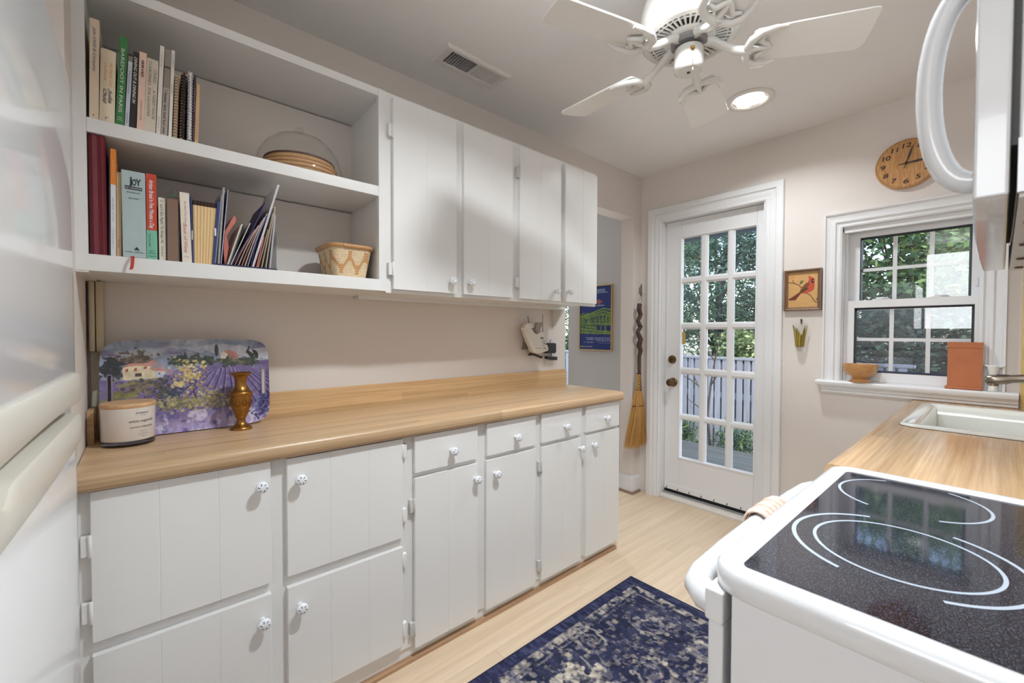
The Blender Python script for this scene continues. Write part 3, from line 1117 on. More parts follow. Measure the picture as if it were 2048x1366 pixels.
def book(label, fr, t, h, rgb, depth=0.19, hard=False, bands=(), texts=(), rough=0.5, pages=True, group=None, name='book', rounded=False):
    base = fr((t / 2, depth / 2, 0))
    o = thing(name, label, 'book', tuple(base), group)
    cm = mat('cover_%02x%02x%02x' % tuple(rgb), rgb, rough, mottle=0.06, mscale=40)
    bt = min(0.0025, t * 0.14)
    g = G()
    ov = 0.003 if hard else 0.0
    if rounded:
        n = 6
        pts = [(t * k / n, -0.004 * math.sin(PI * k / n)) for k in range(n + 1)]
        pts = pts + [(t, 0.006), (0, 0.006)]
        g.prism([(p[0], p[1], 0) for p in pts], (0, 0, h))
    else:
        g.box(0, t, 0, bt, 0, h)
    g.box(0, bt, bt, depth, 0, h).box(t - bt, t, bt, depth, 0, h)
    obj('cover', g.map(fr), cm, o)
    if pages:
        obj('pages', G().box(bt, t - bt, bt, depth - 0.003, ov, h - ov - 0.001).map(fr), PAGES, o)
    for (z0, z1, c) in bands:
        obj('spine_band', G().box(-0.0003, t + 0.0003, -0.0006 - (0.004 if rounded else 0), depth, h * z0, h * z1).map(fr), mat('band_%02x%02x%02x' % tuple(c), c, rough), o)
    bc = {}
    for tx in texts:
        s, mode, a, b, hgt, off, col = tx[:7]
        sh = tx[7] if len(tx) > 7 else 0.0
        bo = tx[8] if len(tx) > 8 else 0.0
        g = bc.setdefault((tuple(col), len(bc)), G())
        yo = -0.0012 - (0.004 if rounded else 0)
        if mode == 'down':    # reads top to bottom, from height a*h to b*h, letters up toward +x
            O = fr((t * off, yo, h * a))
            add_text(g, s, O, -fr.ez, fr.ex, t * hgt, h * (a - b), sh, bo)
        else:                 # horizontal, centred at height a*h, width b*t
            O = fr((t * off, yo, h * a))
            add_text(g, s, O, fr.ex, fr.ez, h * hgt, t * b, sh, bo, 'c')
    for (col, _n), g in bc.items():
        obj('lettering', g, mat('ink_%02x%02x%02x' % col, col, 0.6), o, fixn=False)
    return o


class Row:
    """keeps the items of a shelf row from passing through each other: each is slid right until it only touches the ones before it"""
    def __init__(self):
        self.items = []

    def settle(self, left, right):
        """left/right: world (x, z) outlines, bottom to top; returns the shift along x"""
        left, right = np.array(left, float), np.array(right, float)
        left, right = left[np.argsort(left[:, 1])], right[np.argsort(right[:, 1])]
        dx = 0.0
        for (_l, r) in self.items:
            z0, z1 = max(left[0, 1], r[0, 1]), min(left[-1, 1], r[-1, 1])
            if z1 <= z0:
                continue
            z = np.linspace(z0, z1, 40)
            dx = max(dx, float((np.interp(z, r[:, 1], r[:, 0]) - np.interp(z, left[:, 1], left[:, 0])).max()) + 0.0001)
        dx = max(dx, 0.0)
        left[:, 0] += dx; right[:, 0] += dx
        self.items.append((left, right))
        return dx


def settle(row, fr, t, h, pad=0.0, bend=None, n=12):
    L, R_ = [], []
    for k in range(n + 1):
        z = h * k / n
        b = bend(z) if bend else 0.0
        a, c = fr((b - pad, 0, z)), fr((b + t + pad, 0, z))
        L.append((a[0], a[2])); R_.append((c[0], c[2]))
    dx = row.settle(L, R_)
    fr.o = fr.o + np.array([dx, 0, 0])
    return dx


ROW_U, ROW_L = Row(), Row()
GU = 'cookbooks on the upper shelf tier'
GL = 'books and papers on the lower shelf tier'
INK, BLUE, ORG_, WHT, GRY = (45, 42, 44), (74, 92, 140), (226, 160, 110), (236, 236, 232), (120, 112, 104)
UP = [
    # bl, br, tl, rgb, label, texts, kwargs
    ((85, 1068), (178, 1085), (92, 165), (228, 210, 184), 'tall cream book with slanted blue script, standing at the end by the refrigerator',
     [('Julia Child & Company', 'down', 0.92, 0.47, 0.34, 0.36, BLUE, 0.35), ('1', 'h', 0.03, 0.12, 0.014, 0.45, INK)], {}),
    ((181, 1090), (330, 1125), (195, 455), (231, 216, 188), 'thick cream cookbook with orange and blue lettering on the spine',
     [('the French Chef', 'down', 0.82, 0.48, 0.2, 0.62, ORG_, 0.3, 0.01), ('Cookbook', 'down', 0.80, 0.55, 0.2, 0.26, ORG_, 0.3, 0.01), ('Julia', 'down', 0.46, 0.26, 0.24, 0.58, (46, 52, 96), 0.3, 0.01), ('Child', 'down', 0.44, 0.24, 0.24, 0.22, (46, 52, 96), 0.3, 0.01),
      ('Y', 'h', 0.02, 0.3, 0.04, 0.5, INK, 0.5)], {'rounded': True}),
    ((333, 1128), (415, 1145), (372, 335), (62, 132, 74), 'green book with white capitals along the spine',
     [('BAREFOOT IN PARIS', 'down', 0.86, 0.14, 0.42, 0.30, WHT), ('INA', 'h', 0.075, 0.45, 0.012, 0.5, WHT), ('GARTEN', 'h', 0.05, 0.6, 0.012, 0.5, WHT)], {'rough': 0.3}),
    ((419, 1147), (460, 1155), (455, 578), (203, 211, 222), 'thin pale blue book squeezed between the green and the black book',
     [('Mediterranean', 'down', 0.85, 0.5, 0.4, 0.3, (110, 122, 150)), ('SUSANNA', 'down', 0.2, 0.04, 0.3, 0.35, INK)], {}),
    ((464, 1157), (525, 1172), (502, 485), (38, 34, 36), 'black book with white italic capitals on the spine',
     [('DINING OUT & DINING IN', 'down', 0.93, 0.32, 0.5, 0.24, WHT, 0.25, 0.008)], {'rough': 0.35}),
    ((528, 1174), (598, 1190), (557, 485), (236, 202, 184), 'pale pink book with bold black lettering at the top of the spine',
     [('SERVES', 'down', 0.90, 0.68, 0.36, 0.32, INK, 0, 0.015), ('ONE', 'down', 0.66, 0.56, 0.34, 0.34, WHT), ('ANDRE SOLTNER', 'down', 0.38, 0.12, 0.22, 0.4, GRY)], {}),
    ((601, 1192), (712, 1218), (632, 545), (216, 204, 186), 'thick beige book with two lines of thin grey capitals',
     [("CRAIG", 'down', 0.86, 0.68, 0.26, 0.62, GRY), ('A FEAST MADE', 'down', 0.58, 0.18, 0.26, 0.62, GRY), ("CLAIBORNE'S  FOR LAUGHTER", 'down', 0.96, 0.2, 0.26, 0.18, GRY)], {}),
    ((716, 1222), (757, 1230), (757, 430), (232, 228, 218), 'tall slim white book with faint lettering, right of the beige book',
     [('COOKING FOR', 'down', 0.9, 0.76, 0.36, 0.3, (170, 168, 160)), ('GOURMET', 'down', 0.2, 0.04, 0.36, 0.3, (170, 168, 160))], {}),
    ((762, 1232), (822, 1248), (805, 460), (146, 138, 128), 'tall grey book with small dark pictures along the spine',
     [('? better late bed but one', 'down', 0.52, 0.02, 0.46, 0.22, (40, 36, 36), 0, 0.01)], {'bands': [(0.0, 0.55, (178, 168, 156)), (0.78, 0.8, (80, 74, 70))]}),
    ((828, 1250), (860, 1258), (860, 470), (233, 231, 222), 'tall thin white book with pale green lettering near the top',
     [('ELIZABETH', 'down', 0.95, 0.8, 0.5, 0.25, (120, 160, 148)), ('DAVID', 'down', 0.6, 0.5, 0.45, 0.28, (150, 160, 150))], {}),
    ((1031, 1292), (1052, 1300), (1048, 700), (74, 50, 62), 'thin plum-coloured book beside the white comb-bound one',
     [('RECIPES', 'down', 0.8, 0.45, 0.5, 0.25, (170, 150, 160))], {}),
    ((1057, 1302), (1090, 1310), (1077, 785), (214, 176, 128), 'small tan paperback at the right end of the upper row',
     [('A LITTLE BOOK', 'down', 0.4, 0.05, 0.4, 0.3, (150, 116, 78))], {'depth': 0.15}),
]
def put_upper(items):
  for bl, br, tl, rgb, lab, tx, kw in items:
    fr, t, h = frame_from_px(bl, br, tl, cA, S1T)
    settle(ROW_U, fr, t, h)
    book(lab, fr, t, h, rgb, texts=tx, group=GU, **kw)
put_upper(UP[:10])
# comb and spiral bound books
for bl, br, tl, cov, comb, lab in [
    ((866, 1262), (915, 1275), (888, 685), (222, 198, 160), (150, 122, 90), 'tan spiral-bound cookbook with a wire binding'),
    ((919, 1276), (973, 1286), (944, 665), (168, 104, 92), (26, 24, 26), 'reddish cookbook with a black plastic comb binding'),
    ((979, 1287), (1026, 1294), (992, 655), (214, 214, 222), (232, 234, 240), 'cookbook with a white plastic comb binding')]:
    fr, t, h = frame_from_px(bl, br, tl, cA, S1T)
    t *= 0.86
    settle(ROW_U, fr, t, h, 0.0022)
    o = thing('comb_bound_book', lab, 'book', tuple(fr((t / 2, 0.1, 0))), GU)
    obj('cover', G().box(0, t * 0.18, 0.004, 0.18, 0, h).box(t * 0.82, t, 0.004, 0.18, 0, h).map(fr), mat('cover_%02x%02x%02x' % cov, cov, 0.5), o)
    obj('pages', G().box(t * 0.18, t * 0.82, 0.008, 0.178, 0.001, h - 0.002).map(fr), PAGES, o)
    g = G()
    n = int(h / 0.0085)
    for k in range(n):
        z = 0.006 + k * (h - 0.012) / n
        pts = [(t / 2 + (t * 0.52) * math.cos(a), 0.006 + 0.011 * -math.sin(a), z) for a in np.linspace(0, PI, 7)]
        g.tube(pts, 0.0019 if comb[0] != 150 else 0.0010, 5)
    if comb[0] != 150:
        g.tube([(t / 2, -0.0035, 0.004), (t / 2, -0.0035, h - 0.006)], t * 0.2, 6)
    obj('binding_comb', g.map(fr), mat('comb_%02x' % comb[0], comb, 0.35), o, smooth=50)

put_upper(UP[10:])
# ---- lower tier
fr, t, h = frame_from_px((85, 1125), (241, 1140), (62, 112), cB, SBT)
settle(ROW_L, fr, t, h)
o = thing('photo_album', 'large maroon cloth album with a creased wide spine', 'book', tuple(fr((t / 2, 0.1, 0))), GL)
pts = [(0, 0.004), (t * 0.25, -0.003), (t * 0.5, 0.003), (t * 0.52, 0.003), (t * 0.76, -0.003), (t, 0.004), (t, 0.012), (0, 0.012)]
MAR = mat('maroon_cloth', (116, 38, 50), 0.6, bump=0.3, bscale=400, mottle=0.15, mscale=18)
obj('spine', G().prism([(p[0], p[1], 0) for p in pts], (0, 0, h)).map(fr), MAR, o, smooth=60)
obj('cover', G().box(0, 0.004, 0.01, 0.24, 0, h).box(t - 0.004, t, 0.01, 0.24, 0, h).map(fr), MAR, o)
obj('pages', G().box(0.004, t - 0.004, 0.012, 0.236, 0.003, h - 0.006).map(fr), mat('grey_album_pages', (196, 184, 170), 0.8), o)

LOW = [
    ((246, 1140), (259, 1142), (247, 235), (52, 36, 48), 'thin dark booklet tucked beside the maroon album', [], {}),
    ((262, 1142), (309, 1145), (259, 245), (226, 226, 226), 'slim paperback with an orange top and a white lower spine',
     [('ARTHRITIS FOODS', 'down', 0.9, 0.74, 0.3, 0.35, (240, 200, 150)), ('the best of the', 'down', 0.55, 0.32, 0.3, 0.35, (150, 150, 150)), ('COOKING HEALTHY', 'down', 0.26, 0.06, 0.25, 0.35, (150, 150, 150))], {'bands': [(0.67, 1.001, (230, 136, 48))]}),
    ((314, 1146), (356, 1150), (312, 445), (206, 176, 134), 'worn tan book with a frayed spine', [('cook', 'down', 0.2, 0.1, 0.3, 0.3, (120, 80, 50))], {}),
    ((361, 1165), (569, 1178), (347, 420), (176, 194, 194), 'thick pale blue-green cookbook with bold black title and a red ribbon',
     [('j', 'h', 0.850, 0.12, 0.085, 0.38, (36, 44, 58), 0, 0.03), ('O', 'h', 0.838, 0.19, 0.072, 0.53, (36, 44, 58), 0, 0.02), ('Y', 'h', 0.838, 0.22, 0.080, 0.71, (36, 44, 58), 0, 0.02), ('OF COOKING', 'h', 0.795, 0.66, 0.016, 0.5, WHT), ('ROMBAUER', 'h', 0.742, 0.58, 0.018, 0.5, (70, 78, 92)), ('BECKER', 'h', 0.675, 0.42, 0.018, 0.5, (70, 78, 92)),
      ('BOBBS - MERRILL', 'h', 0.055, 0.76, 0.015, 0.5, (60, 66, 84))], {'hard': True, 'ys': 1.534}),
    ((573, 1178), (664, 1182), (562, 455), (206, 74, 52), 'red and mint green book with flowing white lettering',
     [('Artisan Bread in Five Minutes a Day', 'down', 0.93, 0.36, 0.44, 0.3, WHT, 0.15, 0.012), ('THE DISCOVERY', 'down', 0.3, 0.14, 0.16, 0.2, (40, 90, 80)), ('JEFF', 'h', 0.09, 0.5, 0.014, 0.5, (40, 90, 80)), ('HERTZBERG', 'h', 0.065, 0.7, 0.014, 0.5, (40, 90, 80)), ('FRANCOIS', 'h', 0.03, 0.75, 0.014, 0.5, (40, 90, 80))], {'bands': [(-0.0, 0.34, (126, 190, 164))], 'rough': 0.35}),
    ((677, 1184), (735, 1190), (668, 660), (228, 220, 202), 'short cream paperback with black italic lettering',
     [("S  Let's Eat Right To Keep Fit", 'down', 0.96, 0.27, 0.4, 0.3, (60, 54, 50), 0.3), ('Adelle Davis', 'down', 0.23, 0.06, 0.3, 0.35, (110, 100, 90), 0.2)], {'depth': 0.13}),
    ((742, 1190), (838, 1200), (736, 664), (150, 112, 84), 'worn brown book wrapped in a clear plastic bag', [], {'depth': 0.13, 'nobag': 0}),
    ((850, 1204), (934, 1212), (824, 610), (232, 222, 206), 'cream book with faded red script on the spine',
     [('The New York Times', 'down', 0.88, 0.56, 0.2, 0.45, (196, 120, 140), 0.3), ('Book of Wine', 'down', 0.56, 0.14, 0.4, 0.25, (206, 120, 130), 0.35), ('FISHER', 'h', 0.07, 0.6, 0.018, 0.5, (180, 150, 140))], {}),
]
for bl, br, tl, rgb, lab, tx, kw in LOW:
    ys = kw.pop('ys', YS)
    bag = kw.pop('nobag', None)
    fr, t, h = frame_from_px(bl, br, tl, cB, SBT, ys)
    settle(ROW_L, fr, t, h, 0.0 if bag is None else 0.004)
    o = book(lab, fr, t, h, rgb, texts=tx, group=GL, **kw)
    if bag is not None:
        BAG = glassmat('clear_plastic_bag', (0.9, 0.89, 0.88), 1.45, 0.15, haze=0.10)
        g = G().prism([(-0.003, -0.006, -0.0), (t + 0.003, -0.006, 0.0), (t + 0.004, -0.008, h * 0.6), (t - 0.001, -0.004, h + 0.02), (t * 0.5, -0.003, h + 0.026), (-0.005, -0.004, h + 0.012), (-0.004, -0.009, h * 0.5)], (0, 0.145, 0))
        obj('plastic_bag', g.map(fr), BAG, o)
        obj('green_tie', G().tube([(-0.004, -0.009, h * 1.0), (t * 0.3, -0.010, h * 1.035), (t * 0.7, -0.010, h * 1.04), (t, -0.008, h * 1.02)], 0.0011, 6).map(fr), mat('green_tie', (70, 130, 90), 0.5), o)
    if lab.startswith('thick pale'):
        g = G().prism([(t * 0.12, -0.0014, h * 0.785), (t * 0.88, -0.0014, h * 0.785), (t * 0.85, -0.0014, h * 0.80), (t * 0.88, -0.0014, h * 0.82), (t * 0.12, -0.0014, h * 0.825), (t * 0.15, -0.0014, h * 0.805)], (0, 0.0008, 0))
        g.map(lambda p: (p[0], p[1] + 0.0009, p[2]))
        obj('title_banner', g.map(fr), mat('ink_banner', (40, 48, 64), 0.6), o)
        add = G().prism([(t * 0.47, -0.0012, h * 0.09), (t * 0.72, -0.0012, h * 0.085), (t * 0.6, -0.0012, h * 0.125)], (0, 0.0008, 0))
        obj('publisher_mark', add.map(fr), mat('ink_banner', (40, 48, 64), 0.6), o)
        rb = mat('red_ribbon', (190, 62, 44), 0.5)
        g = G()
        P = [fr((t * 0.36, 0.03, 0.001)), fr((t * 0.32, -0.006, 0.001)), fr((t * 0.34, -0.018, -0.006)), fr((t * 0.30, -0.020, -0.028)), fr((t * 0.26, -0.020, -0.036))]
        Q = [p + np.array([0.007, 0, 0.0015]) for p in P]
        for k in range(4):
            g.add([P[k], Q[k], Q[k + 1], P[k + 1]], [(0, 1, 2, 3)])
            g.add([p + np.array([0.0003, -0.0006, 0.0003]) for p in (P[k], Q[k], Q[k + 1], P[k + 1])], [(3, 2, 1, 0)])
        obj('ribbon', g, rb, o, fixn=False)

# fanned-out blue book, fore-edge out
fr, t, h = frame_from_px((941, 1214), (1110, 1222), (930, 665), cB, SBT)
fr = Frame(fr.o[0], SBT + 0.0005, 0.0, t)
fr.o = fr.o + np.array([ROW_L.settle([(fr.o[0] - 0.0045, SBT), (fr.o[0] - 0.0068, SBT + h * 1.04)], [(fr.o[0] + t + 0.004, SBT), (fr.o[0] + t + 0.0195, SBT + h * 1.02)]), 0, 0])
o = thing('fanned_book', 'dark blue book standing with its fanned yellowed pages outward', 'book', tuple(fr((t / 2, 0.1, 0))), GL)
NAV = mat('navy_cover', (46, 62, 118), 0.35, mottle=0.25, mscale=60)
top = 0.013
obj('cover', G().prism([(-0.0045, 0, 0), (-0.0008, 0, 0), (-0.0028, 0, h * 1.02), (-0.0068, 0, h * 1.04)], (0, 0.17, 0)).map(fr), NAV, o)
obj('cover', G().prism([(t - 0.002, -0.003, 0), (t + 0.004, -0.003, 0), (t + 0.0195, -0.003, h * 1.01), (t + 0.0125, -0.003, h * 1.02)], (0, 0.17, 0)).map(fr), NAV, o)
for g in (G().box(t + 0.004, t + 0.0085, -0.0042, -0.003, h * 0.46, h * 0.58), G().box(-0.0044, -0.002, -0.0012, 0, h * 0.36, h * 0.5)):
    obj('cover_lettering', g.map(fr), mat('white_print', (230, 230, 230), 0.6), o)
n = 7
for k in range(n):
    a0, a1 = t * k / n, t * (k + 1) / n
    b0, b1 = -0.001 + (t + top) * k / n, -0.001 + (t + top) * (k + 1) / n
    m_ = 0.0014
    def sect(z0, z1, y0):
        A0_, A1_ = a0 + (b0 - a0) * z0, a1 + (b1 - a1) * z0
        B0_, B1_ = a0 + (b0 - a0) * z1, a1 + (b1 - a1) * z1
        bot = [(A0_, y0 + 0.003, h * z0), ((A0_ + A1_) / 2, y0, h * z0), (A1_, y0 + 0.003, h * z0), (A1_, 0.16, h * z0), (A0_, 0.16, h * z0)]
        tp = [(B0_, y0 + 0.003, h * z1), ((B0_ + B1_) / 2, y0, h * z1), (B1_, y0 + 0.003, h * z1), (B1_, 0.16, h * z1), (B0_, 0.16, h * z1)]
        return G().add(bot + tp, [(4, 3, 2, 1, 0), (5, 6, 7, 8, 9)] + [(i, (i + 1) % 5, 5 + (i + 1) % 5, 5 + i) for i in range(5)])
    obj('page_section', sect(0.0, 0.905, 0.0).map(fr), mat('yellowed_pages', (232, 202, 154), 0.85, mottle=0.06, mscale=200), o)
    obj('stained_page_top', sect(0.905, 0.98, -0.0004).map(fr), mat('dark_page_stain', (66, 48, 40), 0.85), o)

# magazines, folders and papers standing in a low dark file holder
ZS = SBT + 0.0022
PAPER_X0 = 9.0


def sheet(label, b, tp, th, rgb, name='magazine', cat='magazine', depth=0.18, m=None, ys=YS, curl=0.0, stripes=None):
    """a thin leaning magazine or folder: bottom and top pixels of its front edge"""
    P = on_y(*cB(b), ys); T = on_y(*cB(tp), ys)
    dx, dz = T[0] - P[0], max(0.02, T[2] - ZS)
    lean = math.atan2(dx, dz)
    L = math.hypot(dx, dz)
    th *= 0.72
    f_ = Frame(P[0], ZS, lean, th, ys)

    def bend(z):
        return curl * math.sin(PI * z / L)
    sh_ = settle(ROW_L, f_, th, L, 0.0, bend)
    global PAPER_X0
    PAPER_X0 = min(PAPER_X0, f_.o[0])
    o = thing(name, label, cat, tuple(f_((th / 2, depth / 2, 0))), GL)
    n = 8
    g = G()
    for i in range(n):
        z0, z1 = L * i / n, L * (i + 1) / n
        e = 0.0004
        bot = [(bend(z0), 0, z0), (th + bend(z0), 0, z0), (th + bend(z0), depth, z0), (bend(z0), depth, z0)]
        tpv = [(bend(z1), 0, z1), (th + bend(z1), 0, z1), (th + bend(z1), depth, z1), (bend(z1), depth, z1)]
        fs = [(0, 1, 5, 4), (1, 2, 6, 5), (2, 3, 7, 6), (3, 0, 4, 7)]
        if i == 0:
            fs.append((3, 2, 1, 0))
        if i == n - 1:
            fs.append((4, 5, 6, 7))
        g.add(bot + tpv, fs)
    obj('leaves', g.map(f_), m or mat('sheet_%02x%02x%02x' % tuple(rgb), rgb, 0.45), o)
    if stripes:
        for a, b_, c in stripes:
            g = G()
            for i in range(n):
                z0, z1 = L * (0.0 + i / n * 0.99), L * ((i + 1) / n * 0.99)
                g.add([(th * a + bend(z0), -0.0006, z0), (th * b_ + bend(z0), -0.0006, z0), (th * b_ + bend(z1), -0.0006, z1), (th * a + bend(z1), -0.0006, z1)], [(0, 1, 2, 3)])
            obj('page_edge', g.map(f_), mat('edge_%02x%02x%02x' % tuple(c), c, 0.5), o)
    return o


K = (60, 58, 62)
sheet('grey glossy brochure standing upright beside the blue fanned book', (1146, 1222), (1200, 640), 0.0045, (126, 126, 140), stripes=[(0.3, 0.5, (200, 200, 205))])
sheet('thick silver-grey magazine bundle standing upright in the holder', (1168, 1226), (1214, 575), 0.0068, (196, 194, 196), stripes=[(0.15, 0.25, (110, 108, 112)), (0.45, 0.52, (90, 90, 96)), (0.75, 0.82, (128, 120, 112))])
sheet('dark blue and grey magazine beside the silver bundle', (1200, 1228), (1262, 590), 0.0042, (70, 74, 110), stripes=[(0.0, 0.5, (206, 206, 210))])
# folded coral paper
CORAL = mat('coral_paper', (206, 118, 102), 0.6)
lf = [(1234, 1208), (1226, 1112), (1230, 960), (1248, 930), (1306, 826)]        # left outline, bottom to top
rt = [(1246, 1208), (1268, 1085), (1254, 990), (1272, 955), (1332, 866), (1330, 824)]
lw = [on_y(*cB(p), 1.556) for p in lf]
rw = [on_y(*cB(p), 1.556) for p in rt]
lw[0][2] = rw[0][2] = ZS
sh_ = ROW_L.settle([(p[0], p[2]) for p in lw], [(p[0], p[2]) for p in rw])
for p in lw + rw:
    p[0] += sh_
o = thing('folded_leaflet', 'folded coral pink leaflet crumpled between the magazines', 'leaflet', (lw[0][0], 1.6, ZS), GL)
obj('outer_fold', G().prism([tuple(p) for p in lw + rw[::-1]], (0, 0.12, 0)), CORAL, o)
m0, m1 = (lw[1] + rw[1]) / 2, (lw[4] + rw[5]) / 2
obj('inner_leaf', G().prism([tuple(lw[2] + np.array([0.001, 0.003, 0])), tuple(lw[4] + np.array([0.002, 0.003, 0.004])), tuple(rw[5] + np.array([-0.002, 0.003, 0.004])), tuple(rw[3] + np.array([-0.001, 0.003, 0]))], (0, 0.11, 0)), CORAL, o)
sheet('white notepad leaning right, under the coral leaflet', (1216, 1170), (1340, 888), 0.0072, (222, 218, 206), 'notepad', 'notepad', stripes=[(0.55, 0.7, (90, 80, 74)), (0.85, 0.95, (60, 56, 54))])
sheet('black booklet leaning behind the notepad', (1238, 1200), (1368, 890), 0.0035, (44, 42, 44))
sheet('pale green-white leaflet leaning in front of the navy folder', (1228, 1222), (1400, 872), 0.0032, (196, 196, 186))
sheet('navy blue pocket folder leaning strongly to the right', (1248, 1232), (1548, 690), 0.0030, (52, 44, 104), 'folder', 'folder', depth=0.2, curl=0.004)
cols_ = [((206, 150, 130), 'coral-tinted sheet in the navy folder, leaning right'), ((214, 204, 196), 'cream leaflet just inside the navy folder'), ((196, 138, 124), 'salmon leaflet in the middle of the navy folder'),
         ((216, 214, 216), 'white leaflet in the navy folder beside the salmon one'), ((180, 176, 180), 'grey leaflet in the navy folder near the white binder')]
for k, (c, lab) in enumerate(cols_):
    sheet(lab, (1262 + k * 24, 1228 + k * 3), (1440 + k * 22, 930 - k * 36), 0.0030, c, 'leaflet', 'leaflet', curl=-0.003, stripes=[(0.5, 0.7, (120, 100, 100))])
sheet('dark navy folder flap curving under the leaflets', (1372, 1240), (1520, 800), 0.0024, (52, 44, 104), 'folder', 'folder', curl=-0.006)
sheet('tall white ring binder leaning right above the other papers', (1394, 1246), (1620, 540), 0.0075, (228, 226, 228), 'binder', 'binder', depth=0.2, stripes=[(0.42, 0.52, (120, 118, 130)), (0.72, 0.78, (150, 148, 156))])
sheet('thin red-pink pamphlet at the foot of the white binder', (1443, 1250), (1506, 990), 0.0035, (204, 112, 104))
sheet('brown and black magazine right of the pink pamphlet', (1470, 1252), (1560, 930), 0.0050, (150, 124, 96), stripes=[(0.0, 0.15, K), (0.6, 0.7, (220, 210, 200))])
sheet('tan magazine with a printed edge in the middle of the holder', (1500, 1254), (1600, 790), 0.0048, (172, 158, 134), stripes=[(0.3, 0.4, (90, 76, 60)), (0.75, 0.85, (236, 230, 224))])
sheet('white and brown catalogue near the end of the holder', (1530, 1256), (1612, 730), 0.0040, (204, 192, 176), stripes=[(0.4, 0.6, (130, 110, 90))])
sheet('pale grey booklet at the right end of the file holder', (1556, 1260), (1602, 800), 0.0056, (192, 190, 196), stripes=[(0.45, 0.55, (110, 108, 120))])

x0 = PAPER_X0 - 0.0005
x1 = max(r[:, 0].max() if k > 0 else r[0, 0] for k, (l_, r) in enumerate(ROW_L.items[-4:])) + 0.0016
hold = thing('file_holder', 'low dark file holder packed with magazines and folders', 'file holder', ((x0 + x1) / 2, 1.64, SBT))
HM = mat('navy_vinyl', (40, 38, 70), 0.4)
obj('base_tray', G().box(x0, x1, 1.538, 1.76, SBT, SBT + 0.0022), HM, hold)
obj('front_lip', G().box(x0, x1, 1.5365, 1.538, SBT, SBT + 0.0045), HM, hold)
obj('end_plate', G().box(x1 - 0.0012, x1, 1.545, 1.74, SBT + 0.002, SBT + 0.125), glassmat('clear_acrylic', (0.93, 0.93, 0.93), 1.45, 0.05, haze=0.15), hold)

# ---------------------------------------------------------------- cake dome and wicker plate
CX, CY = 0.447, 1.683
d = thing('cake_dome', 'clear glass cake dome on the upper shelf', 'dome', (CX, CY, S1T))
prof = [(0.146, 0.001), (0.146, 0.012), (0.143, 0.04), (0.132, 0.08), (0.112, 0.115), (0.082, 0.143), (0.045, 0.16), (0.012, 0.166)]
obj('bell', G().lathe(prof, (CX, CY, S1T), n=48, cap=False), CLEAR, d, smooth=80)
obj('rim', G().lathe([(0.1445, 0.0), (0.1475, 0.0), (0.1475, 0.004), (0.1445, 0.004), (0.1445, 0.0)], (CX, CY, S1T), n=48, cap=False), CLEAR, d, smooth=40)
obj('handle', G().lathe([(0.008, 0.164), (0.007, 0.172), (0.013, 0.178), (0.014, 0.186), (0.008, 0.191), (0.0, 0.192)], (CX, CY, S1T), n=20, cap=False), CLEAR, d, smooth=80)
pl_ = thing('wicker_plate', 'round tan wicker plate under the glass dome', 'plate', (CX, CY - 0.004, S1T))
wk = mat('tan_wicker', (206, 164, 116), 0.6, bump=0.8, bscale=350, mottle=0.25, mscale=160)
obj('woven_base', G().lathe([(0.0, 0.002), (0.126, 0.002), (0.130, 0.012), (0.126, 0.03), (0.114, 0.058), (0.108, 0.06), (0.0, 0.052)], (CX, CY - 0.004, S1T), n=40, cap=False), wk, pl_, smooth=50)
g = G()
for zz, rr in ((0.014, 0.130), (0.028, 0.127), (0.042, 0.121)):
    g.tube([(CX + rr * math.cos(a), CY - 0.004 + rr * math.sin(a), S1T + zz) for a in np.linspace(0, 2 * PI, 41)], 0.0028, 6)
obj('woven_rib', g, mat('dark_wicker', (170, 122, 80), 0.6, bump=0.6, bscale=300), pl_, smooth=60)
obj('dark_rim', G().tube([(CX + 0.112 * math.cos(a), CY - 0.004 + 0.112 * math.sin(a), S1T + 0.061) for a in np.linspace(0, 2 * PI, 41)], 0.0045, 8), mat('dark_brown_rim', (96, 66, 56), 0.4), pl_, smooth=60)

# ---------------------------------------------------------------- woven basket
BX0, BX1, BY0, BY1, BZ, BH = 0.540, 0.6585, 1.590, 1.745, SBT + 0.0005, 0.112
bk = thing('basket', 'small woven palm basket with tan diamond pattern on the lower shelf', 'basket', ((BX0 + BX1) / 2, (BY0 + BY1) / 2, SBT))


def basket_path(s):
    """rounded-rectangle perimeter point at parameter s (0..1) and outward normal"""
    r = 0.02
    w, l = BX1 - BX0, BY1 - BY0
    segs = [('l', (BX0 + r, BY0), (BX1 - r, BY0), (0, -1)), ('a', (BX1 - r, BY0 + r), -90), ('l', (BX1, BY0 + r), (BX1, BY1 - r), (1, 0)), ('a', (BX1 - r, BY1 - r), 0),
            ('l', (BX1 - r, BY1), (BX0 + r, BY1), (0, 1)), ('a', (BX0 + r, BY1 - r), 90), ('l', (BX0, BY1 - r), (BX0, BY0 + r), (-1, 0)), ('a', (BX0 + r, BY0 + r), 180)]
    ln = [math.dist(q[1], q[2]) if q[0] == 'l' else r * PI / 2 for q in segs]
    d_ = (s % 1.0) * sum(ln)
    for q, L in zip(segs, ln):
        if d_ <= L:
            if q[0] == 'l':
                k = d_ / L
                return (q[1][0] + (q[2][0] - q[1][0]) * k, q[1][1] + (q[2][1] - q[1][1]) * k), q[3]
            a = math.radians(q[2] + 90 * d_ / L)
            return (q[1][0] + r * math.cos(a), q[1][1] + r * math.sin(a)), (math.cos(a), math.sin(a))
        d_ -= L
    return (BX0 + r, BY0), (0, -1)


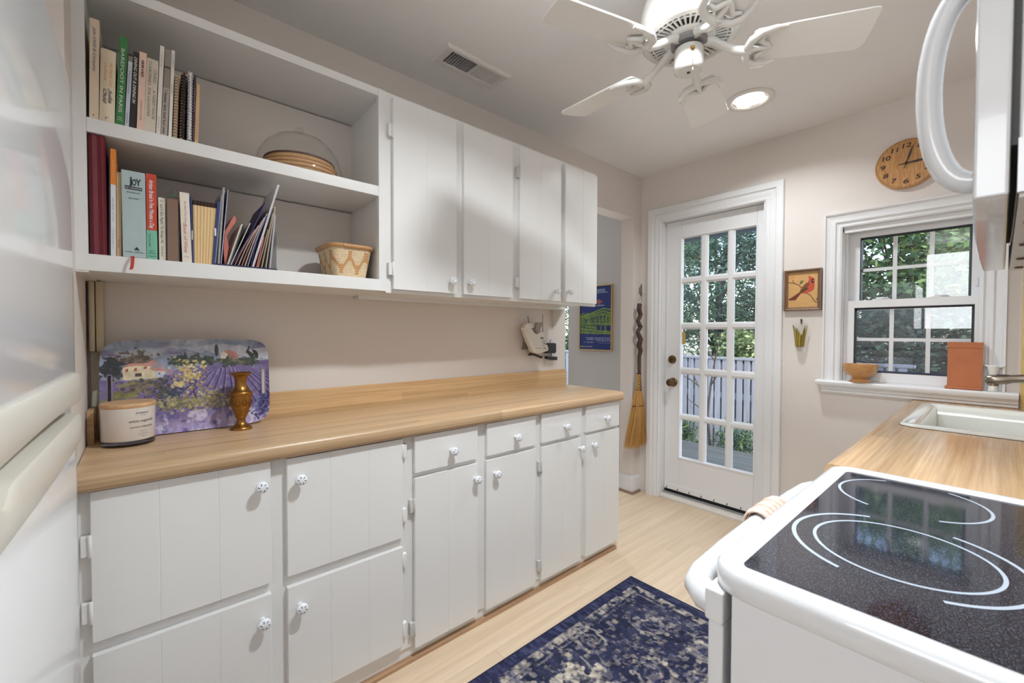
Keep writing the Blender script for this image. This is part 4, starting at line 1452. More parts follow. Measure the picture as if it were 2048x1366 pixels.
NU, NV = 480, 72
cv = Canvas(NU, NV, (224, 200, 164))
rowi = (cv.y * 14).astype(int)
ph = cv.x * 84 + (rowi % 2) * 0.5
brick = np.minimum(np.minimum(ph % 1, 1 - ph % 1) * 3.4, 1) * np.minimum(np.minimum((cv.y * 14) % 1, 1 - (cv.y * 14) % 1) * 3.4, 1)
hgt = np.clip(brick, 0, 1) ** 0.5
cv.a = cv.a * (0.94 + 0.12 * fbm(NU, NV, 60, 3)[..., None])
zig = np.abs(((cv.x * 9.0) % 1.0) - 0.5) * 2
dz_ = np.abs(cv.y - (0.28 + 0.5 * zig))
msk = ((dz_ < 0.085) | ((np.abs(zig - 0.0) < 0.24) & (np.abs(cv.y - 0.30) < 0.16)) | ((np.abs(zig - 1.0) < 0.24) & (np.abs(cv.y - 0.72) < 0.15))) & (hgt > 0.2)
cv.blend(msk.astype(float), (196, 140, 84), 0.85)
pathp = [basket_path(k / (NU - 1)) for k in range(NU)]
PX = np.array([p[0][0] for p in pathp]); PY = np.array([p[0][1] for p in pathp])
NXx = np.array([p[1][0] for p in pathp]); NYy = np.array([p[1][1] for p in pathp])


def bfn(U, V):
    flare = 0.018 * (1 - V) ** 1.0 - 0.004 * V + 0.0022 * hgt
    return PX[None, :] + NXx[None, :] * flare, PY[None, :] + NYy[None, :] * flare, BZ + 0.002 + BH * (1 - V)


print_mesh('woven_wall', cv, bfn, colmat('basket_weave', 0.7, noise=0.1), bk)
rim = [(p[0][0] + p[1][0] * 0.0215, p[0][1] + p[1][1] * 0.0215, BZ + BH + 0.004) for p in [basket_path(k / 60) for k in range(61)]]
g = G().tube(rim, [0.0075 + 0.0008 * (k % 2) for k in range(61)], 8, cap=False)
obj('wrapped_rim', g, mat('caramel_rattan', (196, 146, 96), 0.5, bump=0.6, bscale=260, mottle=0.2, mscale=120), bk, smooth=60)
obj('bottom', G().prism([(p[0][0], p[0][1], BZ) for p in [basket_path(k / 40) for k in range(40)]], (0, 0, 0.004)), mat('caramel_rattan', (196, 146, 96)), bk)
obj('lid', G().prism([(p[0][0] + p[1][0] * 0.017, p[0][1] + p[1][1] * 0.017, BZ + BH - 0.004) for p in [basket_path(k / 40) for k in range(40)]], (0, 0, 0.006)), mat('caramel_rattan', (196, 146, 96)), bk)


def clear_solid(name):
    m, nt, b = nodes_of(name)
    setp(b, Base_Color=(0.9, 0.9, 0.9, 1), Roughness=0.02, Transmission_Weight=1.0, IOR=1.5)
    return m


# ================================================================== ON THE LONG COUNTER
# painted tray, leaning on the backsplash
TW, TH = 0.449, 0.302
TX0 = -0.090
tilt = math.atan2(0.026, TH)
TO = np.array([TX0, 1.770, 0.9015])
EX = np.array([1.0, 0, 0]); EV = np.array([0, math.sin(tilt), math.cos(tilt)]); EN = np.cross(EX, EV)   # EN faces the room
tr = thing('serving_tray', 'melamine tray painted with a lavender field and farmhouse, leaning on the backsplash', 'tray', (TX0 + TW / 2, 1.80, 0.90))
cv = Canvas(340, 228, (148, 164, 188))
_W, _H = 340, 228


def q(cx, cy):
    Hh = 1065 - (cx - 110) / 1780.0 * 185
    return ((cx - 108) / 1782.0, (cy - 115) / Hh)


def Q(*pts):
    return [q(*p) for p in pts]


n1 = fbm(_W, _H, 5, 11, 5, (1, 2.2))
cv.blend(np.clip((n1 - 0.5) * 5, 0, 1), (206, 210, 222), 0.8)
cv.blend(np.clip((fbm(_W, _H, 4, 12, 5, (1, 2.5)) - 0.52) * 5, 0, 1) * (cv.y < 0.16), (118, 110, 150), 0.85)
cv.poly(Q((1050, 200), (1240, 160), (1890, 200), (1890, 330), (1500, 290), (1250, 270)), (222, 220, 230), 0.6)
# lavender field
cv.poly(Q((100, 540), (560, 560), (820, 440), (1300, 370), (1890, 335), (1890, 1100), (100, 1250)), (122, 108, 156))
fl = fbm(_W, _H, 30, 21, 3)
cv.blend(np.clip((fl - 0.45) * 4, 0, 1) * (cv.y > 0.3), (156, 144, 186), 0.55)
VPx, VPy = q(1500, 300)
for k in range(15):
    a = -1.3 + k * 0.2
    x1, y1 = q(1400 + 120 * a, 365)
    x2, y2 = q(1380 + 820 * a, 880)
    cv.line([(x1, y1), (x2, y2)], 0.010, (74, 62, 116), 0.75)
    cv.line([(x1 + 0.004, y1), (x2 + 0.022, y2)], 0.007, (174, 162, 196), 0.55)
# grass lane and left bank
cv.poly(Q((240, 600), (420, 560), (640, 520), (700, 520), (520, 570), (300, 620)), (146, 142, 96))
cv.poly(Q((210, 660), (560, 560), (660, 600), (300, 720)), (142, 118, 172))
# trees behind
cv.blobs(*q(420, 310), 0.045, 0.035, 110, 0.011, [(112, 98, 84), (140, 122, 102), (92, 82, 74)], 31)
cv.blobs(*q(210, 420), 0.03, 0.055, 120, 0.011, [(46, 52, 62), (62, 66, 72), (38, 44, 52)], 32)
for cx, s in ((860, 33), (1060, 34), (1180, 35), (1440, 36), (1650, 37)):
    cv.blobs(*q(cx, 345), 0.035, 0.022, 70, 0.010, [(66, 78, 70), (86, 94, 76), (52, 62, 60)], s)
cv.poly(Q((925, 240), (880, 400), (990, 400)), (54, 64, 66))
for cx, y0, y1 in ((1270, 165, 300), (1697, 160, 330), (1758, 195, 330)):
    cv.ell(*q(cx, (y0 + y1) / 2), 0.013, (y1 - y0) / 2 / 960.0, (56, 70, 66))
# houses
cv.poly(Q((310, 410), (530, 370), (610, 420), (700, 430), (700, 520), (540, 530), (320, 545)), (232, 218, 184))
cv.poly(Q((320, 405), (350, 370), (600, 325), (650, 345), (540, 380)), (206, 146, 134))
cv.poly(Q((540, 380), (620, 335), (700, 380), (710, 440), (600, 440)), (172, 156, 168))
cv.poly(Q((540, 410), (600, 400), (720, 425), (700, 445), (590, 440)), (208, 150, 138))
cv.poly(Q((610, 445), (700, 450), (700, 520), (610, 520)), (206, 208, 222))
cv.poly(Q((715, 440), (790, 420), (790, 470), (720, 490)), (180, 150, 160))
for a, b in ((430, 430), (350, 440), (515, 408)):
    cv.poly(Q((a - 14, b - 16), (a + 14, b - 18), (a + 14, b + 18), (a - 14, b + 18)), (176, 92, 84))
cv.poly(Q((430, 475), (490, 470), (490, 505), (430, 510)), (90, 70, 76))
cv.poly(Q((648, 465), (662, 465), (662, 487), (648, 487)), (90, 84, 96))
cv.poly(Q((1310, 270), (1360, 238), (1400, 275), (1400, 330), (1320, 320)), (232, 224, 212))
cv.poly(Q((1350, 240), (1430, 228), (1560, 265), (1570, 280), (1400, 275)), (210, 150, 142))
cv.poly(Q((1400, 275), (1570, 280), (1560, 320), (1400, 330)), (170, 128, 132))
cv.blobs(*q(1450, 330), 0.05, 0.012, 30, 0.012, [(90, 98, 74), (120, 116, 86), (70, 78, 66)], 38)
# foreground bushes
cv.blobs(*q(470, 630), 0.05, 0.045, 120, 0.009, [(92, 84, 76), (122, 108, 92), (74, 74, 72), (140, 128, 96)], 41)
cv.blobs(*q(690, 640), 0.03, 0.07, 110, 0.008, [(70, 72, 76), (96, 88, 86), (54, 64, 76)], 42)
cv.blobs(*q(780, 720), 0.03, 0.035, 40, 0.012, [(52, 66, 88), (70, 84, 104)], 43)
cv.blobs(*q(280, 710), 0.04, 0.03, 40, 0.014, [(150, 146, 92), (128, 130, 80)], 44)
cv.blobs(*q(900, 800), 0.10, 0.035, 240, 0.009, [(150, 142, 98), (176, 166, 112), (120, 118, 92), (198, 186, 140)], 45)
cv.blobs(*q(1180, 740), 0.05, 0.06, 130, 0.007, [(168, 160, 120), (204, 190, 140), (136, 130, 108)], 46)
cv.blobs(*q(1420, 760), 0.05, 0.05, 130, 0.007, [(150, 146, 108), (110, 112, 96), (186, 176, 140)], 47)
# yellow tree
cv.line(Q((1030, 735), (1000, 640), (960, 560)), 0.010, (72, 62, 66))
cv.line(Q((1000, 640), (1060, 540)), 0.007, (72, 62, 66))
cv.blobs(*q(980, 480), 0.045, 0.07, 190, 0.007, [(214, 194, 134), (206, 178, 104), (236, 222, 170), (170, 146, 92)], 48, 0.9)
cv.blobs(*q(860, 600), 0.02, 0.02, 16, 0.010, [(222, 200, 130), (236, 222, 170)], 49)
# pale lavender foreground with blue flecks
cv.blend(np.clip((cv.y - 0.80) * 9, 0, 1), (188, 172, 214), 0.85)
cv.blend(np.clip((fbm(_W, _H, 26, 51, 3) - 0.52) * 6, 0, 1) * (cv.y > 0.78), (96, 92, 158), 0.75)
cv.blend(np.clip((fbm(_W, _H, 22, 52, 3) - 0.58) * 7, 0, 1) * (cv.y > 0.78), (228, 220, 236), 0.8)
cv.blobs(*q(1800, 800), 0.025, 0.10, 80, 0.011, [(66, 72, 130), (96, 106, 160), (48, 52, 92), (134, 130, 180)], 53)
cv.a *= (0.84 + 0.28 * fbm(_W, _H, 45, 54, 3))[..., None]


def tfn(U, V):
    # rounded-corner sheet with raised outer lip
    r = 0.045
    a, b = U * TW, (1 - V) * TH
    hx, hy = TW / 2, TH / 2
    px, py = a - hx, b - hy
    # squash the corners of the grid onto a rounded rectangle
    ax, ay = np.abs(px), np.abs(py)
    k = np.maximum(ax / hx, ay / hy)
    th = np.arctan2(py, px)
    # rounded-rect radius in direction th (superellipse)
    n_ = 7.0
    rr = ((np.abs(np.cos(th)) / hx) ** n_ + (np.abs(np.sin(th)) / hy) ** n_) ** (-1.0 / n_)
    rq = np.minimum(hx / np.maximum(np.abs(np.cos(th)), 1e-6), hy / np.maximum(np.abs(np.sin(th)), 1e-6))
    px, py = px * rr / rq, py * rr / rq
    edge = (1 - k) * min(hx, hy)
    lift = 0.016 * np.clip(1 - edge / 0.022, 0, 1) ** 1.3
    a, b = px + hx, py + hy
    P = [TO[i] + EX[i] * a + EV[i] * b + EN[i] * (lift + 0.002) for i in range(3)]
    return P


SLOTS = [u0 * TW + 0.0055 for u0 in (0.035, 0.950)]
SL0, SL1, SLR = TH * 0.355, TH * 0.63, 0.0055


def slot_hole(u, v):
    a, b = u * TW, (1 - v) * TH
    m_ = np.zeros(a.shape, bool)
    for c_ in SLOTS:
        m_ |= np.hypot(a - c_, b - np.clip(b, SL0, SL1)) < SLR
    return m_


print_mesh('painted_face', cv, tfn, colmat('melamine_print', 0.25, noise=0.04, coat=0.3), tr, hole=slot_hole)
cb = Canvas(170, 114, (206, 204, 218))


def tbk(U, V):
    P = tfn(U, V)
    return [P[i] - EN[i] * 0.003 for i in range(3)]


print_mesh('back_face', cb, tbk, colmat('melamine_back', 0.4), tr, hole=slot_hole)
for c_ in SLOTS:
    pts = []
    for k in range(8):
        an = PI * k / 7
        pts.append((c_ + math.cos(an) * SLR, SL1 + math.sin(an) * SLR))
    for k in range(8):
        an = PI + PI * k / 7
        pts.append((c_ + math.cos(an) * SLR, SL0 + math.sin(an) * SLR))
    pts.append(pts[0])
    loop = []
    for a_, b_ in pts:
        P_ = tfn(np.array([[a_ / TW]]), np.array([[1 - b_ / TH]]))
        loop.append(tuple(float(P_[i][0, 0]) - EN[i] * 0.0012 for i in range(3)))
    obj('handle_slot_rim', G().tube(loop, 0.0022, 6, cap=False), mat('lavender_melamine_edge', (150, 140, 178), 0.3), tr, smooth=60)

# candle
CCX, CCY, CR = -0.025, 1.688, 0.061
cd = thing('candle', 'white scented candle in a glass tumbler with a wooden lid', 'candle', (CCX, CCY, 0.90))
obj('glass_base', G().lathe([(0.0, 0.001), (CR - 0.004, 0.001), (CR - 0.001, 0.003), (CR - 0.001, 0.017), (0.0, 0.017)], (CCX, CCY, 0.90), n=48, cap=False), clear_solid('thick_glass_base'), cd, smooth=40)
obj('tumbler', G().lathe([(CR - 0.002, 0.0155), (CR, 0.019), (CR + 0.001, 0.112), (CR - 0.003, 0.112), (CR - 0.003, 0.0165)], (CCX, CCY, 0.90), n=48, cap=False), mat('milky_glass', (224, 216, 208), 0.12, coat=0.5), cd, smooth=40)
obj('wooden_lid', G().lathe([(0.0, 0.110), (CR + 0.001, 0.110), (CR + 0.002, 0.112), (CR + 0.002, 0.1205), (CR + 0.0005, 0.1225), (0.0, 0.1225)], (CCX, CCY, 0.90), n=48, cap=False), wood('pale_lid_wood', (226, 190, 146), (196, 150, 106), axis=0, grain=(8, 120), rough=0.5), cd, smooth=40)
g = G()


def curved(txt, a0, z, hgt, wid, sh=0.0, bo=0.0):
    gg = G()
    add_text(gg, txt, (0, 0, 0), (1, 0, 0), (0, 0, 1), hgt, wid, sh, bo, 'c')
    rr = CR + 0.0018
    for i, p in enumerate(gg.v):
        a = a0 + p[0] / rr
        gg.v[i] = (CCX + rr * math.sin(a), CCY - rr * math.cos(a), 0.90 + z + p[2])
    g.add(gg.v, gg.f)


curved('Scentsational', 0.52, 0.093, 0.0062, 0.034, 0.5, -0.005)
curved('EST. 1999', 0.54, 0.087, 0.0022, 0.012)
curved('white magnolia', 0.52, 0.069, 0.0078, 0.062, 0.55, 0.0)
curved('COCONUT & MANDARIN', 0.52, 0.053, 0.0042, 0.058, 0.0, 0.005)
curved('fragranced', 0.56, 0.042, 0.0024, 0.016)
curved('Scented Candle 26 oz', 0.56, 0.034, 0.0024, 0.030)
curved('737 g', 0.56, 0.027, 0.0024, 0.014)
obj('lettering', g, mat('candle_ink', (70, 62, 64), 0.5), cd, fixn=False)

# brass vase
VX, VY = 0.259, 1.692
bv = thing('brass_vase', 'small engraved brass vase with a flared lip in front of the tray', 'vase', (VX, VY, 0.90))
BR = mat('aged_brass', (158, 116, 62), 0.32, metal=1.0, bump=0.12, bscale=160, mottle=0.25, mscale=60)
prof = [(0.0, 0.0), (0.0325, 0.0), (0.033, 0.004), (0.029, 0.009), (0.020, 0.015), (0.014, 0.022), (0.0125, 0.033), (0.015, 0.040), (0.017, 0.044), (0.022, 0.058), (0.029, 0.078), (0.032, 0.100), (0.0315, 0.115), (0.0345, 0.122), (0.034, 0.126), (0.028, 0.130), (0.021, 0.140), (0.0175, 0.150), (0.017, 0.164), (0.019, 0.174), (0.025, 0.184), (0.0345, 0.190), (0.035, 0.192), (0.030, 0.1905), (0.018, 0.180), (0.013, 0.165), (0.013, 0.05), (0.0, 0.05)]
obj('body', G().lathe(prof, (VX, VY, 0.90), n=40, cap=False), BR, bv, smooth=55)
g = G()
for zz, rr in ((0.1235, 0.0345), (0.0425, 0.0165), (0.075, 0.0284), (0.111, 0.0320)):
    g.tube([(VX + rr * math.cos(a), VY + rr * math.sin(a), 0.90 + zz) for a in np.linspace(0, 2 * PI, 33)], 0.0011, 6, cap=False)
obj('collar_ring', g, BR, bv, smooth=60)
g = G()
for k in range(9):
    a = 2 * PI * k / 9
    for s in range(2):
        pts = []
        for t_ in np.linspace(0, 2 * PI * 0.8, 10):
            z = 0.092 + 0.009 * math.cos(t_) * (1 if s else -1)
            da = a + 0.22 * math.sin(t_)
            rr = 0.0312 + 0.001
            pts.append((VX + rr * math.cos(da), VY + rr * math.sin(da), 0.90 + z))
        g.tube(pts, 0.0006, 4)
obj('engraving', g, mat('dark_brass', (104, 76, 40), 0.45, metal=1.0), bv)

# beige surface-mounted wiring cover in the corner
cw = thing('wiring_cover', 'beige vertical surface-mounted wiring cover in the corner under the bookshelf', 'conduit', (-0.094, 1.82, 1.165))
BG = mat('beige_metal_cover', (196, 182, 154), 0.45)
obj('housing', G().box(-0.112, -0.0985, 1.795, YW, 1.168, 1.381), BG, cw, bevel=0.004)
obj('housing', G().box(-0.0972, -0.079, 1.797, YW, 1.168, 1.381), BG, cw, bevel=0.004)
obj('cable', G().tube([(-0.092, 1.818, 1.172), (-0.088, 1.825, 1.145), (-0.078, 1.836, 1.12), (-0.070, 1.842, 1.10)], 0.0042, 8), BG, cw, smooth=60)
obj('wall_box', G().box(-0.112, -0.074, 1.828, YW, 0.998, 1.168), mat('beige_back_plate', (198, 188, 170), 0.6), cw, bevel=0.002)

# ---------------------------------------------------------------- wall telephone and adapter
def py_poly(pts, yf, dy, nm, m, parent, bevel=0.0, box=(1030, 620, 12.42)):
    P = [on_y(box[0] + a / box[2], box[1] + b / box[2], yf) for a, b in pts]
    return obj(nm, G().prism([tuple(p) for p in P], (0, dy, 0)), m, parent, bevel=bevel)


PHW = mat('off_white_phone_plastic', (226, 218, 206), 0.3)
ph_ = thing('telephone', 'off-white cordless wall telephone hanging under the wall cabinets', 'telephone', (1.78, 1.82, 1.09))
py_poly([(300, 340), (345, 300), (420, 330), (560, 590), (660, 520), (700, 560), (845, 960), (830, 1020), (740, 1045), (620, 1090), (520, 1080), (440, 1000), (290, 560)], 1.792, 0.045, 'base_unit', PHW, ph_, 0.006)
py_poly([(215, 450), (255, 400), (310, 340), (350, 560), (430, 760), (520, 960), (560, 1060), (500, 1080), (430, 1010), (330, 780)], 1.772, 0.03, 'handset', PHW, ph_, 0.006)
py_poly([(245, 380), (310, 330), (345, 430), (360, 560), (300, 520)], 1.766, 0.028, 'earpiece', PHW, ph_, 0.005)
py_poly([(440, 450), (515, 445), (545, 560), (600, 565), (560, 595), (510, 570)], 1.784, 0.012, 'cradle_well', mat('grey_plastic', (120, 114, 108), 0.4), ph_)
py_poly([(540, 310), (690, 300), (680, 360), (600, 560), (545, 575), (515, 470)], 1.780, 0.014, 'antenna_mount', mat('smoke_grey_plastic', (146, 138, 128), 0.35), ph_)
A_ = on_y(1030 + 685 / 12.42, 620 + 110 / 12.42, 1.815); B_ = on_y(1030 + 690 / 12.42, 620 + 540 / 12.42, 1.8)
obj('antenna', G().tube([tuple(A_), tuple(B_)], [0.0022, 0.0028], 8), mat('grey_antenna', (150, 142, 134), 0.4), ph_, smooth=60)
A_ = on_y(1030 + 315 / 12.42, 620 + 150 / 12.42, 1.815); B_ = on_y(1030 + 350 / 12.42, 620 + 330 / 12.42, 1.79)
obj('antenna', G().tube([tuple(A_), tuple(B_)], [0.0022, 0.0035], 8), mat('grey_antenna', (150, 142, 134), 0.4), ph_, smooth=60)
py_poly([(635, 675), (705, 675), (720, 715), (645, 725)], 1.7905, 0.003, 'display', mat('phone_display', (120, 118, 114), 0.2), ph_)
for a, b in ((690, 775), (735, 775), (700, 820), (745, 830), (775, 850), (712, 880), (725, 945), (760, 940), (800, 975)):
    py_poly([(a - 14, b - 12), (a + 14, b - 12), (a + 16, b + 10), (a - 12, b + 12)], 1.7895, 0.003, 'button', mat('grey_button', (150, 148, 146), 0.4) if a != 775 else BLACK, ph_)
py_poly([(530, 945), (660, 935), (662, 950), (535, 962)], 1.7912, 0.002, 'brand_strip', mat('grey_button', (150, 148, 146), 0.4), ph_)
pc = [on_y(1030 + a / 12.42, 620 + b / 12.42, 1.80) for a, b in ((245, 650), (200, 780), (195, 900), (230, 960), (270, 850))]
obj('cord', G().tube([tuple(p) for p in pc], 0.0016, 6), mat('grey_cord', (100, 92, 88), 0.5), ph_, smooth=60)
py_poly([(235, 985), (300, 800), (350, 930), (300, 985)], 1.815, 0.03, 'mount_bracket', mat('smoke_grey_plastic', (146, 138, 128)), ph_)
pc = [on_y(1030 + a / 12.42, 620 + b / 12.42, 1.812) for a, b in ((330, 1120), (390, 1070), (450, 1085), (540, 1120), (620, 1150), (680, 1165), (650, 1190), (560, 1150), (450, 1110), (360, 1120))]
obj('coiled_cable', G().tube([tuple(p) for p in pc], 0.0045, 7), mat('brown_black_cable', (52, 40, 38), 0.5), ph_, smooth=60)
op = thing('power_outlet', 'white wall outlet with a black power adapter plugged in', 'outlet', (1.90, 1.84, 1.06))
py_poly([(735, 1060), (1000, 1065), (1080, 1270), (960, 1345), (735, 1345)], 1.839, 0.007, 'wall_plate', mat('white_wall_plate', (222, 216, 210), 0.4), op, 0.002)
py_poly([(810, 820), (1010, 820), (1030, 850), (1028, 1050), (1000, 1078), (800, 1070)], 1.806, 0.034, 'adapter', BLACK, op, 0.004)
py_poly([(810, 1150), (1060, 1158), (1058, 1250), (900, 1240), (808, 1215)], 1.812, 0.028, 'adapter', BLACK, op, 0.004)
pc = [on_y(1030 + a / 12.42, 620 + b / 12.42, 1.818) for a, b in ((895, 735), (870, 800), (860, 840))]
obj('cord', G().tube([tuple(p) for p in pc], 0.0018, 6), BLACK, op)
pc = [on_y(1030 + a / 12.42, 620 + b / 12.42, 1.83) for a, b in ((900, 1060), (905, 1110), (900, 1160))]
obj('plug_prong', G().tube([tuple(p) for p in pc], 0.003, 6), mat('grey_plastic', (120, 114, 108)), op)

# ================================================================== FAR WALL AND CORNER
# poster in the next room
pb0, pb1 = on_x(1158, 700, NX - 0.02), on_x(1223, 702, NX - 0.02)
pt1 = on_x(1223, 568, NX - 0.02)
PY1, PY0, PZ0, PZ1 = pb0[1], pb1[1], pb1[2], pt1[2]
po = thing('framed_poster', 'blue framed poster with a green line drawing of a house, in the next room', 'poster', (NX, (PY0 + PY1) / 2, PZ0))
GOLD = wood('pale_gold_frame_wood', (222, 192, 138), (200, 160, 104), axis=2, grain=(4, 150), rough=0.4)
obj('frame', G().sweep_rect([(0.0, 0.0), (0.0, 0.024), (-0.007, 0.024), (-0.008, 0.018)], (NX, 0, 0), (0, 1, 0), (0, 0, 1), (-1, 0, 0), PY0, PY1, PZ0, PZ1), GOLD, po)
cv = Canvas(130, 208, (44, 62, 128))


def pq(a, b):
    t_ = 130 + (740 - a) * 0.02 if b < 400 else 130
    return ((a - 165) / 572.0, (b - 135) / 1150.0)


GRN, LGR = (124, 156, 66), (150, 176, 84)
cv.poly([pq(*p) for p in ((170, 640), (330, 620), (590, 540), (735, 570), (735, 1000), (520, 1000), (170, 985))], (70, 104, 84), 0.75)
cv.blend(((fbm(130, 208, 34, 61, 3) > 0.52) & (cv.y > 0.42) & (cv.y < 0.75)).astype(float), GRN, 0.75)
for pts, w_ in ((((170, 690), (330, 640), (590, 545), (735, 575)), 0.022), (((250, 690), (420, 640), (590, 590), (735, 640)), 0.02), (((270, 720), (560, 640), (735, 690)), 0.018),
                (((340, 690), (345, 850)), 0.02), (((520, 680), (525, 830)), 0.02), (((580, 660), (590, 950)), 0.022), (((640, 680), (620, 940)), 0.02), (((690, 690), (700, 860)), 0.02),
                (((190, 690), (190, 900)), 0.016), (((230, 690), (225, 900)), 0.016), (((300, 800), (735, 830)), 0.02), (((280, 860), (470, 890)), 0.018), (((170, 900), (420, 930), (735, 960)), 0.024), (((170, 960), (735, 990)), 0.02)):
    cv.line([pq(*p) for p in pts], w_, LGR, 0.9)
for a, b, w_ in ((505, 880, 0.05), (585, 890, 0.045), (690, 890, 0.09)):
    cv.ell(*pq(a, b), w_, 0.042, (40, 56, 126))
cv.blobs(*pq(520, 430), 0.07, 0.015, 26, 0.02, [(178, 90, 72), (198, 120, 84)], 62)
for (a0, a1, b) in ((480, 610, 215), (480, 615, 242), (480, 660, 268), (285, 600, 490), (290, 430, 1062), (310, 430, 1088), (250, 425, 1140), (455, 715, 1062), (455, 715, 1085), (480, 710, 1110), (500, 700, 1150)):
    cv.line([pq(a0, b), pq(a1, b)], 0.020 if b not in (1150,) else 0.008, (196, 200, 216), 0.75)
cv.blend((fbm(130, 208, 60, 63, 2, (1, 0.4)) > 0.56).astype(float) * ((cv.y > 0.78) & (cv.y < 0.90)), (44, 62, 128), 0.8)
print_mesh('print', cv, lambda U, V: (np.full_like(U, NX - 0.015), PY1 - U * (PY1 - PY0), PZ1 - V * (PZ1 - PZ0)), colmat('poster_print', 0.35), po)
g = G()
add_text(g, 'signature theatre', (NX - 0.0162, PY1 - 0.012, PZ0 + 0.028), (0, -1, 0), (0, 0, 1), 0.010, 0.135, 0, 0.01)
obj('lettering', g, mat('white_print', (230, 230, 230)), po, fixn=False)

# broom hanging on the narrow strip
bm_ = thing('besom_broom', 'handmade straw broom with a twisted dark wood handle, hanging by the door', 'broom', (2.87, 1.80, 0.36))
BYc = 1.795


def bp(cx, cy, yy=BYc):
    return tuple(on_y(1240 + cx / 3.692, 540 + cy / 3.692, yy))


path = [bp(145, 250), bp(140, 290), bp(152, 330), bp(132, 375), bp(150, 420), bp(130, 460), bp(152, 510), bp(140, 560), bp(152, 595), bp(142, 640), bp(142, 760), bp(140, 800)]
TWIST = mat('dark_twisted_wood', (74, 50, 42), 0.55, bump=0.5, bscale=90, mottle=0.35, mscale=40)
g = G().tube(path, [0.017, 0.018, 0.016, 0.016, 0.017, 0.016, 0.019, 0.020, 0.016, 0.014, 0.013, 0.012], 10)
hp = []
for k in range(60):
    s = k / 59 * (len(path) - 4)
    i = int(s)
    f_ = s - i
    p = [path[i][j] * (1 - f_) + path[i + 1][j] * f_ for j in range(3)]
    a = k * 0.62
    hp.append((p[0] + 0.017 * math.cos(a), p[1] + 0.010 * math.sin(a), p[2]))
g.tube(hp, 0.0062, 7)
obj('handle', g, TWIST, bm_, smooth=60)
ST = mat('golden_broom_straw', (204, 156, 88), 0.7, mottle=0.25, mscale=120)
g = G()
c0, c1 = bp(140, 765), bp(138, 885)
n = 7
for k in range(n):
    for s in (1, -1):
        pts = []
        for j in range(13):
            t_ = j / 12
            a = s * (t_ * 4.2) + 2 * PI * k / n
            rr = 0.0165 + 0.006 * t_
            pts.append((c0[0] + (c1[0] - c0[0]) * t_ + rr * math.cos(a), BYc + rr * 0.8 * math.sin(a), c0[2] + (c1[2] - c0[2]) * t_))
        g.tube(pts, 0.0028, 5)
obj('braided_neck', g, mat('braided_straw', (206, 164, 90), 0.7, mottle=0.2, mscale=150), bm_, smooth=60)
obj('neck_core', G().tube([c0, c1], [0.0155, 0.0215], 10), mat('dark_straw_core', (84, 62, 36), 0.8), bm_)
top_c, mid_c = bp(136, 885), bp(132, 1000)
bot_l, bot_r = bp(46, 1300), bp(176, 1300)
zb = (bot_l[2] + bot_r[2]) / 2
rs = np.random.RandomState(5)
g = G()
for k in range(420):
    u, v = rs.rand() * 2 - 1, rs.rand() * 2 - 1
    tx = top_c[0] + u * 0.022
    ty = BYc + v * 0.016
    mx_ = mid_c[0] + u * 0.050
    my = BYc + v * 0.026
    bx_ = (bot_l[0] + bot_r[0]) / 2 + u * (bot_r[0] - bot_l[0]) / 2 * (0.9 + 0.12 * rs.rand())
    by = BYc + v * 0.034
    g.tube([(tx, ty, top_c[2]), (mx_, my, mid_c[2]), (bx_, by, zb + rs.rand() * 0.035 - 0.01)], [0.0022, 0.0024, 0.0012], 3, cap=False)
bo = obj('bristles', g, ST, bm_)
bo['kind'] = 'stuff'
g = G().tube([(mid_c[0] + 0.053 * math.cos(a), BYc + 0.0285 * math.sin(a), mid_c[2]) for a in np.linspace(0, 2 * PI, 25)], 0.0035, 6)
g.tube([(c0[0] + 0.0185 * math.cos(a), BYc + 0.0155 * math.sin(a), c0[2]) for a in np.linspace(0, 2 * PI, 17)], 0.003, 6)
g.tube([(c1[0] + 0.0245 * math.cos(a), BYc + 0.02 * math.sin(a), c1[2]) for a in np.linspace(0, 2 * PI, 17)], 0.003, 6)
obj('binding_cord', g, mat('dark_cord', (60, 44, 34), 0.7), bm_, smooth=60)
a_, b_ = bp(158, 190), bp(148, 262)
obj('hanging_loop', G().tube([a_, bp(162, 225), b_], 0.0016, 6), mat('dark_cord', (60, 44, 34)), bm_)
hk = thing('wall_hook', 'grey metal wall hook holding the broom', 'hook', tuple(bp(165, 190, 1.835)))
PEW = mat('pewter', (138, 134, 130), 0.45, metal=0.6, bump=0.3, bscale=120)
g = G().prism([bp(*p, 1.835) for p in ((168, 98), (180, 104), (178, 120), (186, 150), (178, 165), (166, 172), (170, 188), (160, 192), (154, 180), (146, 165), (148, 130), (160, 118), (162, 104))], (0, 0.01, 0))
obj('hook_plate', g, PEW, hk, bevel=0.002)
obj('hook_peg', G().tube([bp(162, 178, 1.832), bp(160, 190, 1.815), bp(160, 186, 1.80), bp(160, 178, 1.795)], 0.0028, 7), PEW, hk, smooth=60)

